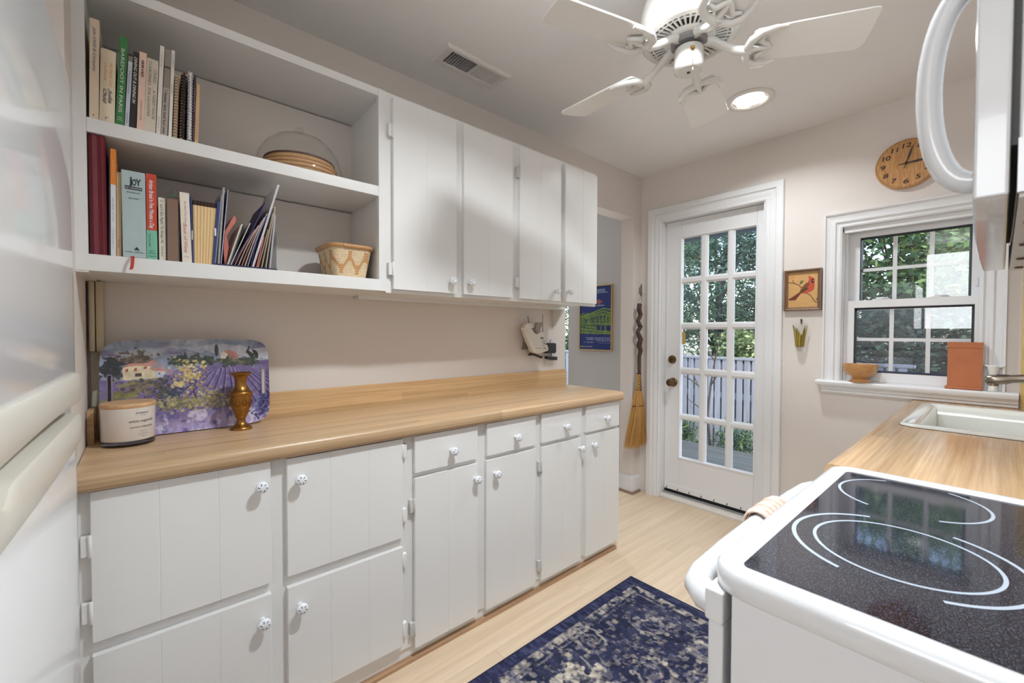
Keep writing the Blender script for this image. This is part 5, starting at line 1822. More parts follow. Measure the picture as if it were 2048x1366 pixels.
# cardinal marquetry picture
c0, c1 = on_x(1568.5, 542, XD - 0.02), on_x(1642, 620, XD - 0.02)
FY1, FY0, FZ1, FZ0 = c0[1], c1[1], c0[2], c1[2]
cp = thing('bird_picture', 'small wood-framed marquetry picture of a red cardinal on a branch', 'picture', (XD - 0.01, (FY0 + FY1) / 2, FZ0))
FRW = wood('brown_frame_wood', (140, 104, 74), (98, 72, 52), axis=2, grain=(6, 200), rough=0.4)
obj('frame', G().sweep_rect([(0.0, 0.0), (0.0, 0.020), (-0.006, 0.021), (-0.014, 0.015), (-0.019, 0.015), (-0.019, 0.006)], (XD, 0, 0), (0, 1, 0), (0, 0, 1), (-1, 0, 0), FY0, FY1, FZ0, FZ1), FRW, cp)
cv = Canvas(130, 164, (210, 164, 106))
cv.a *= (0.94 + 0.12 * fbm(130, 164, 4, 71, 5, (1, 8)))[..., None]


def kq(*pts):
    return [((a - 170) / 445.0, (b - (178 - (a - 170) * 0.1)) / (530.0)) for a, b in pts]


BRN = (104, 66, 46)
cv.line(kq((172, 315), (260, 325), (330, 345), (370, 385)), 0.028, BRN)
cv.line(kq((245, 275), (265, 325)), 0.022, BRN)
cv.line(kq((420, 460), (490, 480), (530, 530), (570, 585), (612, 600)), 0.026, BRN)
cv.poly(kq((400, 275), (355, 290), (342, 320), (352, 340), (385, 325), (398, 300)), (110, 112, 66))
cv.poly(kq((612, 500), (585, 530), (580, 560), (612, 575)), (116, 118, 74))
cv.ell(*kq((240, 235))[0], 0.09, 0.04, (206, 130, 84), 0.5)
cv.poly(kq((470, 330), (450, 420), (360, 480), (290, 575), (200, 585), (180, 570), (260, 520), (350, 450), (380, 380), (440, 310)), (116, 50, 44))
cv.poly(kq((470, 200), (500, 220), (545, 235), (560, 270), (552, 300), (558, 350), (550, 400), (510, 440), (440, 465), (380, 475), (430, 420), (480, 330), (462, 310), (475, 260)), (198, 84, 60))
cv.poly(kq((440, 310), (490, 305), (480, 350), (440, 410), (370, 470), (345, 460), (380, 385)), (128, 80, 46))
cv.poly(kq((420, 380), (480, 395), (400, 450), (360, 465)), (92, 66, 42))
for k in range(6):
    cv.line(kq((360 + k * 12, 400 + k * 4), (350 + k * 18, 455 - k * 6)), 0.009, (60, 42, 32))
cv.poly(kq((510, 258), (535, 248), (552, 270), (548, 310), (525, 315), (512, 290)), (38, 30, 30))
cv.poly(kq((530, 268), (550, 276), (532, 288)), (206, 160, 130))
cv.line(kq((545, 690), (595, 680)), 0.012, (110, 74, 44))
print_mesh('inlay', cv, lambda U, V: (np.full_like(U, XD - 0.0075), FY1 - 0.016 - U * (FY1 - FY0 - 0.032), FZ1 - 0.016 - V * (FZ1 - FZ0 - 0.032)), colmat('marquetry', 0.35, noise=0.06), cp)

# glass wall pocket with green and amber blades
vy = on_x(1600, 640, XD - 0.03)[1]
vz0, vz1 = on_x(1598, 692, XD - 0.03)[2], on_x(1600, 650, XD - 0.03)[2]
gv = thing('wall_vase', 'small clear glass wall vase with olive and amber blades', 'vase', (XD - 0.03, vy, vz0))
hw0, hw1 = 0.018, 0.036
hh = vz1 - vz0
prof = [(hw0 * 0.9, 0.0), (hw0, 0.01), (hw0 + 0.004, hh * 0.4), (hw0 + 0.010, hh * 0.75), (hw1, hh + 0.01), (hw1 - 0.002, hh + 0.01)]
obj('glass_cup', G().lathe([(0.0, 0.0)] + prof, (0, 0, vz0), n=28, cap=False).map(lambda p: (XD - 0.028 + p[0] * 0.7, vy + p[1], p[2])), CLEAR, gv, smooth=60)
rs = np.random.RandomState(8)
for k in range(11):
    u = -1 + 2 * k / 10
    topw = hw1 * u * 1.05
    hz = hh * (1.0 if abs(u) > 0.75 else 0.55 + 0.35 * rs.rand())
    c = [(150, 132, 38), (122, 108, 36), (176, 154, 56), (104, 84, 34)][k % 4]
    g = G()
    dpt = 0.7 * math.sqrt(max(0.0, 1 - u * u))
    P = [(XD - 0.028 - hw0 * dpt * 1.06, vy - hw0 * u, vz0 - 0.003), (XD - 0.028 - (hw0 + 0.006) * dpt, vy - (hw0 + 0.004) * u, vz0 + hz * 0.4), (XD - 0.028 - (hw0 + 0.012) * dpt, vy - (hw0 + 0.011) * u, vz0 + hz * 0.75), (XD - 0.028 - hw1 * dpt * 0.95, vy - topw, vz0 + hz)]
    g.tube(P, [0.0042, 0.0052, 0.0042, 0.0008], 6)
    obj('glass_blade', g, mat('amber_glass_%d' % (k % 4), c, 0.12, coat=0.4), gv, smooth=70)
obj('amber_foot', G().lathe([(0.0, -0.006), (hw0 * 0.9, -0.006), (hw0, -0.001), (hw0 * 0.95, 0.008), (0, 0.008)], (0, 0, vz0), n=20, cap=False).map(lambda p: (XD - 0.028 + p[0] * 0.7, vy + p[1], p[2])), mat('dark_amber', (92, 66, 30), 0.15, coat=0.4), gv, smooth=60)
z_h = on_x(1600, 640, XD - 0.01)[2]
obj('wire_loop', G().tube([(XD - 0.028, vy + hw1 * 0.8, vz1 + 0.008), (XD - 0.012, vy + 0.015, vz1 + 0.018), (XD - 0.006, vy, z_h - 0.004), (XD - 0.012, vy - 0.015, vz1 + 0.018), (XD - 0.028, vy - hw1 * 0.8, vz1 + 0.008)], 0.0007, 5), CLEAR, gv)
obj('nail', G().lathe([(0.0, 0.0), (0.005, 0.0), (0.006, 0.006), (0.003, 0.012), (0.0, 0.012)], (XD, vy, z_h), (-1, 0, 0), 12, cap=False).box(XD - 0.008, XD, vy - 0.003, vy + 0.003, z_h - 0.02, z_h - 0.008), mat('dark_nail', (84, 74, 66), 0.4, metal=0.6), gv)

# round wooden clock
cc = on_x(1812.5, 327, XD - 0.03)
KY, KZ, KR = cc[1], 2.087, 0.122
ck = thing('wall_clock', 'round oak wall clock with dark numerals above the window', 'clock', (XD - 0.02, KY, KZ - KR))
OAK = wood('oak_clock_face', (212, 162, 104), (172, 118, 66), axis=2, grain=(9, 85), rough=0.3, ring=1.8)
obj('oak_disc', G().lathe([(0.0, 0.0), (KR, 0.0), (KR, 0.022), (KR - 0.003, 0.026), (0.0, 0.026)], (XD, KY, KZ), (-1, 0, 0), 72, cap=False), OAK, ck, smooth=35)
g = G()
for k in range(72):
    a, b = 2 * PI * k / 72, 2 * PI * (k + 1) / 72
    r1, r2 = KR - 0.0075, KR - 0.0062
    g.add([(XD - 0.0266, KY + r1 * math.cos(a), KZ + r1 * math.sin(a)), (XD - 0.0266, KY + r2 * math.cos(a), KZ + r2 * math.sin(a)), (XD - 0.0266, KY + r2 * math.cos(b), KZ + r2 * math.sin(b)), (XD - 0.0266, KY + r1 * math.cos(b), KZ + r1 * math.sin(b))], [(0, 1, 2, 3)])
INKC = mat('burnt_clock_ink', (46, 30, 26), 0.6)
obj('edge_line', g, INKC, ck)
for n in range(1, 13):
    a = math.radians(90 - 30 * n)
    cy_, cz_ = KY - 0.089 * math.cos(a), KZ + 0.089 * math.sin(a)
    g = G()
    wd = 0.021 if n < 10 else (0.034 if n != 11 else 0.028)
    if n == 1:
        wd = 0.010
    add_text(g, str(n), (XD - 0.0268, cy_, cz_ - 0.0105), (0, -1, 0), (0, 0, 1), 0.0225, wd, 0.12, 0.018, 'c')
    obj('numeral', g, INKC, ck, fixn=False)


def hand(ang, ln, tail, wd, x, nm):
    a = math.radians(90 - ang)
    u = np.array([0, -math.cos(a), math.sin(a)]); v = np.array([0, math.sin(a), math.cos(a)])
    O = np.array([x, KY, KZ])
    pts = [O - u * tail - v * wd * 0.4, O - v * wd * 0.4, O + u * ln * 0.45 - v * wd, O + u * ln, O + u * ln * 0.45 + v * wd, O + v * wd * 0.4, O - u * tail + v * wd * 0.4]
    obj(nm, G().prism(pts, (0.0012, 0, 0)), mat('dark_clock_hand', (40, 38, 52), 0.4), ck)


hand(17, 0.098, 0.026, 0.0042, XD - 0.034, 'minute_hand')
hand(88, 0.088, 0.030, 0.0048, XD - 0.031, 'hour_hand')
obj('hub', G().lathe([(0.0, 0.02), (0.006, 0.02), (0.006, 0.036), (0.003, 0.038), (0, 0.038)], (XD, KY, KZ), (-1, 0, 0), 14, cap=False), INKC, ck, smooth=40)

# bowl, planter and small white holder on the sill
SZ = 0.9712
bc_ = on_x(1720, 762, 2.915)
bw = obj('wooden_bowl', G().lathe([(0.0, 0.0), (0.046, 0.0), (0.048, 0.003), (0.036, 0.014), (0.028, 0.020), (0.033, 0.026), (0.058, 0.040), (0.071, 0.062), (0.076, 0.090), (0.077, 0.0955), (0.0735, 0.0955), (0.067, 0.066), (0.05, 0.042), (0.0, 0.034)], (2.912, bc_[1], SZ), n=48, cap=False),
         wood('turned_maple', (214, 164, 108), (190, 134, 80), axis=1, grain=(4, 60), rough=0.3), smooth=55)
tag(bw, 'turned honey-coloured wooden footed bowl on the window sill', 'bowl')
a_, b_ = on_x(1896, 684, 2.90), on_x(1964, 780, 2.90)
ty1, ty0, tz1 = a_[1], b_[1], a_[2]
TC = mat('terracotta', (190, 116, 78), 0.8, bump=0.3, bscale=120, mottle=0.16, mscale=14)
tp_ = thing('terracotta_planter', 'flat rectangular terracotta planter standing on the sill against the window', 'planter', (2.93, (ty0 + ty1) / 2, SZ))
g = G()
for r_ in rects_minus(2.898, 2.962, ty0, ty1, [(2.905, 2.955, ty0 + 0.007, ty1 - 0.007)]):
    g.box(r_[0], r_[1], r_[2], r_[3], SZ + 0.008, tz1)
obj('body', g, TC, tp_)
obj('floor_slab', G().box(2.892, 2.966, ty0 - 0.001, ty1 + 0.009, SZ, SZ + 0.011), TC, tp_, bevel=0.004)
g = G().box(2.8962, 2.8985, ty0 - 0.0015, ty1 + 0.0015, tz1 - 0.026, tz1)
rs = np.random.RandomState(2)
for k in range(14):
    yy = ty0 + 0.004 + k * (ty1 - ty0 - 0.008) / 13
    g.box(2.8955, 2.8985, yy - 0.003, yy + 0.003, SZ + 0.010, SZ + 0.014 + 0.003 * rs.rand())
obj('scored_rim_band', g, TC, tp_, bevel=0.0008, seg=1)
hy = on_x(1985, 780, 2.915)[1]
ws = thing('soap_holder', 'small white ceramic holder with side wings beside the planter', 'holder', (2.915, hy, SZ))
CERW = mat('white_ceramic', (234, 233, 228), 0.2, coat=0.4)
obj('stem', G().lathe([(0.0, 0.0), (0.017, 0.0), (0.018, 0.004), (0.016, 0.012), (0.0155, 0.085), (0.019, 0.095), (0.020, 0.116), (0.016, 0.119), (0.0, 0.119)], (2.915, hy, SZ), n=24, cap=False), CERW, ws, smooth=45)
obj('wing', G().prism([(2.905, hy - 0.038, SZ + 0.118), (2.905, hy + 0.03, SZ + 0.118), (2.905, hy + 0.018, SZ + 0.108), (2.905, hy - 0.026, SZ + 0.108)], (0.02, 0, 0)), CERW, ws, bevel=0.002)
obj('pin', G().tube([(2.92, hy - 0.03, SZ), (2.92, hy - 0.03, SZ + 0.11)], 0.0035, 8), CERW, ws)

# ================================================================== CEILING
FX, FY = 1.37, 0.69
fan = thing('ceiling_fan', 'white five-blade ceiling fan with scrolled blade arms and a brass pull chain', 'ceiling fan', (FX, FY, 2.085))
FANW = mat('white_fan_enamel', (228, 226, 221), 0.25, coat=0.2)
BLADE = mat('white_fan_blade', (242, 240, 236), 0.4)
prof = [(0.06, 2.212), (0.1225, 2.212), (0.1235, 2.192), (0.128, 2.188), (0.143, 2.190), (0.152, 2.200), (0.154, 2.212), (0.152, 2.222), (0.156, 2.226), (0.156, 2.250), (0.152, 2.285), (0.140, 2.325), (0.118, 2.352), (0.085, 2.366), (0.07, 2.372), (0.075, 2.40), (0.082, 2.424), (0.0, 2.424)]
obj('motor_housing', G().lathe(prof, (FX, FY, 0), n=56, cap=False), FANW, fan, smooth=40)
obj('bottom_plate', G().lathe([(0.0, 2.186), (0.050, 2.186), (0.073, 2.187), (0.079, 2.190), (0.079, 2.193), (0.0, 2.196)], (FX, FY, 0), n=56, cap=False), FANW, fan, smooth=40)
g = G()
for k in range(44):
    a = 2 * PI * (k + 0.5) / 44
    def pr(r, da):
        return (FX + r * math.cos(a + da), FY + r * math.sin(a + da), 2.1900)
    g.prism([pr(0.077, -0.034), pr(0.1245, -0.026), pr(0.1245, 0.026), pr(0.077, 0.034)], (0, 0, 0.004))
g.lathe([(0.112, 2.190), (0.116, 2.190), (0.116, 2.194), (0.112, 2.194), (0.112, 2.190)], (FX, FY, 0), n=56, cap=False)
obj('vent_grille', g, FANW, fan)
obj('motor_core', G().lathe([(0.0, 2.206), (0.1235, 2.206), (0.1235, 2.212), (0.0, 2.212)], (FX, FY, 0), n=48, cap=False), mat('grey_rotor', (148, 146, 146), 0.4, metal=0.5), fan)
obj('rotor_ring', G().lathe([(0.0, 2.168), (0.052, 2.168), (0.056, 2.172), (0.056, 2.186), (0.0, 2.186)], (FX, FY, 0), n=40, cap=False), mat('grey_rotor', (148, 146, 146), 0.4, metal=0.5), fan, smooth=40)
obj('switch_housing', G().lathe([(0.0, 2.086), (0.038, 2.086), (0.045, 2.092), (0.0465, 2.100), (0.0465, 2.152), (0.043, 2.159), (0.03, 2.163), (0.018, 2.170), (0.0, 2.170)], (FX, FY, 0), n=44, cap=False), FANW, fan, smooth=40)
BRASS = mat('polished_brass', (190, 150, 82), 0.25, metal=1.0)
obj('pull_chain_socket', G().lathe([(0.0, 0.044), (0.006, 0.044), (0.007, 0.050), (0.003, 0.054), (0.0, 0.054)], (FX, FY, 2.135), (-0.75, -0.62, 0), 12, cap=False), BRASS, fan)
sx, sy = FX - 0.0525 * 0.77, FY - 0.0525 * 0.64
g = G()
for k in range(26):
    z = 2.133 - k * 0.0024
    g.lathe([(0.0, -0.0011), (0.0011, 0.0), (0.0, 0.0011)], (sx, sy, z), n=6, cap=False)
obj('pull_chain', g.lathe([(0.0, -0.006), (0.002, -0.003), (0.0015, 0.004), (0.0, 0.005)], (sx, sy, 2.066), n=8, cap=False), BRASS, fan)
obj('screw_cap', G().lathe([(0.0, 2.0835), (0.005, 2.0838), (0.006, 2.0862), (0.0, 2.0865)], (FX, FY, 0), n=12, cap=False), mat('dark_nail', (84, 74, 66)), fan)
PITCH = math.radians(-12)
for k in range(5):
    az = math.radians(17 + 72 * k)
    M = Matrix.Translation((FX, FY, 2.142)) @ Matrix.Rotation(az, 4, 'Z') @ Matrix.Rotation(PITCH, 4, 'X')
    out = [(0.182, -0.050), (0.192, -0.058), (0.30, -0.066), (0.488, -0.075), (0.500, -0.073), (0.506, -0.066), (0.515, 0.0), (0.517, 0.050), (0.510, 0.066), (0.496, 0.074), (0.30, 0.066), (0.192, 0.058), (0.182, 0.050)]
    g = G().prism([(p[0], p[1], 0) for p in out], (0, 0, 0.006)).xf(M)
    b = obj('blade', g, BLADE, fan, bevel=0.0012, seg=1)
    # scrolled iron: neck, crescent with two horns and an inner rib
    Mn = Matrix.Translation((FX, FY, 2.142)) @ Matrix.Rotation(az, 4, 'Z')
    def pt(r, w, z, M_=M):
        return tuple(M_ @ Vector((r, w, z)))
    g = G()
    g.tube([tuple(Mn @ Vector((0.045, 0, 0.040))), tuple(Mn @ Vector((0.075, 0, 0.034))), tuple(Mn @ Vector((0.105, 0, 0.014))), tuple(Mn @ Vector((0.135, 0, -0.004))), pt(0.160, 0, -0.012), pt(0.185, 0, -0.012)], [0.015, 0.0135, 0.012, 0.0125, 0.014, 0.014], 10)
    g.tube([pt(0.268, -0.064, -0.007), pt(0.236, -0.068, -0.010), pt(0.203, -0.062, -0.013), pt(0.178, -0.040, -0.014), pt(0.168, 0.0, -0.014), pt(0.178, 0.040, -0.014), pt(0.203, 0.062, -0.013), pt(0.236, 0.068, -0.010), pt(0.268, 0.064, -0.007)],
           [0.005, 0.0095, 0.0125, 0.0135, 0.0130, 0.0135, 0.0125, 0.0095, 0.005], 10, flat=((0, 0, 1), 0.8))
    g.tube([pt(0.212, -0.050, -0.007), pt(0.206, -0.026, -0.011), pt(0.228, -0.010, -0.010), pt(0.240, 0.0, -0.008), pt(0.228, 0.010, -0.010), pt(0.206, 0.026, -0.011), pt(0.212, 0.050, -0.007)], [0.004, 0.0085, 0.0075, 0.006, 0.0075, 0.0085, 0.004], 8)
    g.tube([pt(0.180, 0, -0.012), pt(0.236, 0, -0.008)], 0.009, 8)
    obj('blade_arm', g, FANW, fan, smooth=60)

# supply register
vx0, vx1, vy0, vy1 = 0.975, 1.322, 1.520, 1.660
vt = thing('ceiling_vent', 'white louvred ceiling register near the wall cabinets', 'vent', ((vx0 + vx1) / 2, (vy0 + vy1) / 2, ZC - 0.012))
VW = mat('white_register_enamel', (224, 219, 214), 0.4)
ix0, ix1, iy0, iy1 = 1.012, 1.288, 1.545, 1.628
g = G().sweep_rect([(0.0, 0.0), (0.0, 0.004), (-0.010, 0.010), (-0.020, 0.010), (-0.022, 0.006)], (0, 0, ZC), (1, 0, 0), (0, 1, 0), (0, 0, -1), vx0, vx1, vy0, vy1)
for r_ in rects_minus(vx0 + 0.018, vx1 - 0.018, vy0 + 0.018, vy1 - 0.018, [(ix0, ix1, iy0, iy1)]):
    g.box(r_[0], r_[1], r_[2], r_[3], ZC - 0.009, ZC - 0.007)
obj('frame', g, VW, vt)
obj('duct', G().box(ix0 - 0.01, ix1 + 0.01, iy0 - 0.01, iy1 + 0.01, ZC + 0.10, ZC + 0.102).box(1.0, 1.003, 1.535, 1.64, ZC - 0.002, ZC + 0.1).box(1.297, 1.30, 1.535, 1.64, ZC - 0.002, ZC + 0.1), mat('galvanised_duct', (120, 120, 118), 0.6), vt)
n = 22
for k in range(n):
    xx = ix0 + (k + 0.5) * (ix1 - ix0) / n
    d = 0.0058 if k < 11 else -0.0058
    if k == 11:
        obj('divider', G().box((ix0 + ix1) / 2 - 0.004, (ix0 + ix1) / 2 + 0.004, iy0, iy1, ZC - 0.009, ZC - 0.004), VW, vt)
    g = G().prism([(xx - d, iy0, ZC - 0.0088), (xx - d + 0.001, iy0, ZC - 0.0088), (xx + d + 0.001, iy0, ZC + 0.003), (xx + d, iy0, ZC + 0.003)], (0, iy1 - iy0, 0))
    obj('louvre', g, VW, vt)
obj('damper_lever', G().box(vx1 - 0.016, vx1 - 0.008, vy0 + 0.05, vy0 + 0.075, ZC - 0.018, ZC - 0.009), VW, vt, bevel=0.002)
for xx in (vx0 + 0.024, vx1 - 0.024):
    obj('screw', G().lathe([(0.0, 0.0), (0.004, 0.0), (0.003, 0.002), (0.0, 0.0025)], (xx, (vy0 + vy1) / 2, ZC - 0.009), (0, 0, -1), 10, cap=False), VW, vt)

# recessed downlights
LENS = emit('glowing_lamp_lens', (1.0, 0.93, 0.84), 9.0)


def downlight(x, y, label, z=ZC, w=LAMP_W, off=''):
    t = thing('recessed_downlight' + off, label, 'light', (x, y, z - 0.008), 'recessed ceiling downlights')
    obj('trim_ring', G().lathe([(0.112, 0.0), (0.112, -0.004), (0.105, -0.008), (0.088, -0.008), (0.080, -0.003), (0.071, 0.006), (0.068, 0.02), (0.068, 0.05), (0.072, 0.05)], (x, y, z), n=48, cap=False), mat('white_light_trim', (232, 226, 220), 0.35), t, smooth=40)
    obj('lens', G().lathe([(0.0, 0.0135), (0.0695, 0.0135), (0.0695, 0.0145), (0.0, 0.0145)], (x, y, z), n=40, cap=False), LENS, t)
    ld = bpy.data.lights.new('downlight_lamp' + off, 'AREA')
    ld.shape = 'DISK'
    ld.size = 0.13
    ld.energy = w
    ld.color = (0.88, 0.95, 1.0)
    ld.spread = math.radians(140)
    lo = bpy.data.objects.new('downlight_lamp' + off, ld)
    COL.objects.link(lo)
    lo.parent = t
    lo.location = (0, 0, 0.008 + 0.011 - 0.008)
    return t


downlight(CANS[0][0], CANS[0][1], 'lit recessed ceiling downlight near the glass door, beside the fan', w=LAMP_W * 0.36)
downlight(CANS[1][0], CANS[1][1], 'lit recessed ceiling downlight between the open bookshelf and the range', off='_offscreen')

# ================================================================== REFRIGERATOR
fr_ = thing('refrigerator', 'glossy white refrigerator with bowed doors and cream grip handles', 'refrigerator', (-0.5, 0.985, 0.0))
FY0_, FY1_ = 0.605, 1.372


def fprof(y, add=0.0):
    k = (y - 0.985) / 0.385
    return -0.107 + 0.027 * (y - 1.37) + 0.004 * (1 - k * k) + add


def fdoor(z0, z1, nm, m, add=0.0, back=-0.165, topf=None, botf=None, n=40, edge=0.012):
    """door slab with a bowed front; topf/botf give the z of the upper/lower edge along y"""
    ys = list(np.linspace(FY0_, FY1_, n))
    g = G()
    rows_ = []
    for y_ in ys:
        e = min(y_ - FY0_, FY1_ - y_)
        x_ = fprof(y_, add)
        if e < edge:
            x_ -= edge * (1 - math.sqrt(max(0, 1 - ((edge - e) / edge) ** 2)))
        a = botf(y_) if botf else z0
        b = topf(y_) if topf else z1
        rows_.append([(back, y_, a), (x_ - 0.004, y_, a), (x_, y_, a + 0.006), (x_, y_, b - 0.006), (x_ - 0.004, y_, b), (back, y_, b)])
    vs = [p for r in rows_ for p in r]
    fs = []
    for i in range(n - 1):
        for k in range(6):
            k2 = (k + 1) % 6
            fs.append((i * 6 + k, i * 6 + k2, (i + 1) * 6 + k2, (i + 1) * 6 + k))
    fs.append(tuple(range(6)))
    fs.append(tuple((n - 1) * 6 + k for k in range(5, -1, -1)))
    g.add(vs, fs)
    return obj(nm, g, m, fr_, smooth=35)


FRG = mat('glossy_white_door', (238, 239, 240), 0.22, spec=0.45, coat=0.5)
MATS['glossy_white_door'].node_tree.nodes['Principled BSDF'].inputs['Coat Roughness'].default_value = 0.06
GRIP = mat('cream_grip_plastic', (222, 217, 205), 0.35)
obj('cabinet', G().box(-0.88, -0.172, FY0_ + 0.006, FY1_ - 0.006, 0.02, 1.765), APPL, fr_, bevel=0.006)
fdoor(1.128, 1.782, 'freezer_door', FRG)
fdoor(0.09, 0.995, 'lower_door', FRG)
# grips swell toward the middle of the door
fdoor(1.072, 1.136, 'freezer_grip', GRIP, add=0.008, topf=lambda y: 1.137, botf=lambda y: 1.072 + 0.01 * math.sin(PI * (1.372 - y) / 0.767))
fdoor(0.985, 1.05, 'lower_grip', GRIP, add=0.008, topf=lambda y: 1.046 - 0.020 * math.exp(-((y - 0.735) / 0.022) ** 2) + 0.004 * math.sin(PI * (1.372 - y) / 0.767), botf=lambda y: 0.982)
obj('grip_recess', G().box(-0.168, -0.160, FY0_ + 0.01, FY1_ - 0.01, 1.03, 1.09), GRIP, fr_)
obj('door_gasket', G().box(-0.173, -0.164, FY0_ + 0.012, FY1_ - 0.012, 0.09, 1.74), mat('grey_gasket', (120, 118, 116), 0.7), fr_)
obj('kick_grille', G().box(-0.2, -0.17, FY0_ + 0.02, FY1_ - 0.02, 0.0, 0.085), BLACK, fr_)
obj('hinge_cover', G().box(-0.17, -0.13, FY1_ - 0.06, FY1_ - 0.006, 1.762, 1.785), APPL, fr_, bevel=0.006)

# ================================================================== STOVE
SX0_, SX1_, SYF, SYB = 0.604, 1.312, 0.270, -0.345
ST_ = thing('electric_range', 'white electric range with a black speckled glass cooktop', 'stove', (0.96, -0.04, 0.0))
# cooktop frame: rolled lip around the glass
GX0, GX1, GY0, GY1 = 0.674, 1.283, -0.27, 0.241


def frame_ring(prof, x0, x1, y0, y1, r, n=8):
    """lip swept around a rounded rectangle; prof = (outward offset, z)"""
    vs, fs = [], []
    pts = []
    for cx, cy, a0 in ((x1, y0, -90), (x1, y1, 0), (x0, y1, 90), (x0, y0, 180)):
        for k in range(n + 1):
            pts.append((cx, cy, math.radians(a0 + 90 * k / n)))
    m_ = len(pts)
    for w, z in prof:
        for cx, cy, a in pts:
            sx_ = 1 if cx == x1 else -1
            sy_ = 1 if cy == y1 else -1
            rr = max(0.0005, r + w)
            vs.append((cx - sx_ * r + rr * math.cos(a), cy - sy_ * r + rr * math.sin(a), z))
    for i in range(len(prof) - 1):
        for k in range(m_):
            k2 = (k + 1) % m_
            fs.append((i * m_ + k, i * m_ + k2, (i + 1) * m_ + k2, (i + 1) * m_ + k))
    return G().add(vs, fs)


g = frame_ring([(-0.012, 0.898), (-0.004, 0.899), (0.002, 0.902), (0.008, 0.906), (0.018, 0.907), (0.028, 0.905), (0.033, 0.898), (0.034, 0.888), (0.033, 0.872), (0.030, 0.869), (0.010, 0.869)], SX0_ + 0.034, SX1_ - 0.034, -0.30, SYF - 0.032, 0.016, 8)
obj('cooktop_frame', g, APPL, ST_, smooth=50)
SPK = None


def speckle():
    m, nt, b = nodes_of('black_speckled_ceramic_glass')
    L, N = nt.links.new, nt.nodes.new
    setp(b, Roughness=0.06, Specular_IOR_Level=0.6)
    geo = N('ShaderNodeNewGeometry')
    v = N('ShaderNodeTexNoise'); v.inputs['Scale'].default_value = 560; v.inputs['Detail'].default_value = 3
    L(geo.outputs['Position'], v.inputs['Vector'])
    cr = N('ShaderNodeValToRGB')
    cr.color_ramp.elements[0].position = 0.50; cr.color_ramp.elements[0].color = lin((20, 20, 28))
    cr.color_ramp.elements[1].position = 0.66; cr.color_ramp.elements[1].color = lin((78, 80, 96))
    L(v.outputs['Fac'], cr.inputs[0])
    L(cr.outputs[0], b.inputs['Base Color'])
    return m


g = frame_ring([(-0.30, 0.901), (0.0, 0.901), (0.004, 0.899), (0.004, 0.893)], GX0 - 0.035, GX1 + 0.006, -0.30, GY1 + 0.002, 0.02, 6)
gx = G().prism([(GX0 - 0.036, -0.32, 0.894), (GX1 + 0.008, -0.32, 0.894), (GX1 + 0.008, GY1 + 0.003, 0.894), (GX0 - 0.036, GY1 + 0.003, 0.894)], (0, 0, 0.0065))
obj('glass_top', gx, speckle(), ST_)
RING = mat('pale_burner_print', (176, 186, 198), 0.2)


def arc_ring(cx, cy, r0, r1, a0, a1, n=48):
    g = G()
    for k in range(n):
        a, b = math.radians(a0 + (a1 - a0) * k / n), math.radians(a0 + (a1 - a0) * (k + 1) / n)
        z = 0.9009
        g.add([(cx + r0 * math.cos(a), cy + r0 * math.sin(a), z), (cx + r1 * math.cos(a), cy + r1 * math.sin(a), z), (cx + r1 * math.cos(b), cy + r1 * math.sin(b), z), (cx + r0 * math.cos(b), cy + r0 * math.sin(b), z)], [(0, 1, 2, 3)])
    return g


kz = (1.23 - 0.9009) / (1.23 - 0.907)


def bc3(x, y):
    return x * kz, y * kz


c = bc3(0.848, 0.093)
obj('burner_ring', arc_ring(c[0], c[1], 0.1030, 0.1078, 0, 360, 96), RING, ST_, fixn=False)
obj('burner_ring', arc_ring(c[0], c[1], 0.131, 0.1370, 24, 158), RING, ST_, fixn=False)
obj('burner_ring', arc_ring(c[0], c[1], 0.131, 0.1370, 204, 338), RING, ST_, fixn=False)
c = bc3(1.134, 0.112)
obj('burner_ring', arc_ring(c[0], c[1], 0.1085, 0.1135, 26, 154), RING, ST_, fixn=False)
obj('burner_ring', arc_ring(c[0], c[1], 0.1085, 0.1135, 206, 334), RING, ST_, fixn=False)
for cx, cy, r in ((0.85, -0.20, 0.08), (1.13, -0.19, 0.095)):
    obj('burner_ring', arc_ring(cx, cy, r, r + 0.004, 20, 160), RING, ST_, fixn=False)
    obj('burner_ring', arc_ring(cx, cy, r, r + 0.004, 200, 340), RING, ST_, fixn=False)
# body: side panels with a shallow pressed panel, oven door, corner post
g = G().box(SX0_ + 0.004, SX1_ - 0.004, SYB, 0.236, 0.03, 0.870)
obj('body', g, mat('white_range_side', (216, 217, 220), 0.25), ST_)
obj('side_gap', G().box(SX0_ + 0.045, SX1_ - 0.045, 0.234, 0.247, 0.05, 0.868), mat('grey_gasket', (120, 118, 116), 0.7), ST_)
g = G().sweep_rect([(0.0, 0.0), (0.004, 0.003), (0.008, 0.0)], (SX0_ + 0.004, 0, 0), (0, 1, 0), (0, 0, 1), (-1, 0, 0), -0.26, 0.10, 0.15, 0.77)
obj('pressed_panel', g, mat('white_range_side', (228, 229, 231)), ST_, smooth=60)
obj('control_strip', G().box(SX0_ - 0.002, SX1_ + 0.002, 0.245, 0.272, 0.824, 0.870), APPL, ST_, bevel=0.005)
obj('oven_door', G().box(SX0_ + 0.002, SX1_ - 0.002, 0.246, 0.268, 0.20, 0.824), APPL, ST_, bevel=0.004)
obj('oven_window', G().box(0.72, 1.20, 0.2675, 0.2695, 0.40, 0.68), mat('black_oven_glass', (20, 20, 22), 0.08), ST_)
obj('storage_drawer', G().box(SX0_ + 0.002, SX1_ - 0.002, 0.246, 0.268, 0.05, 0.19), APPL, ST_, bevel=0.004)
obj('foot_plinth', G().box(SX0_ + 0.03, SX1_ - 0.03, SYB + 0.02, 0.22, 0.0, 0.035), BLACK, ST_)
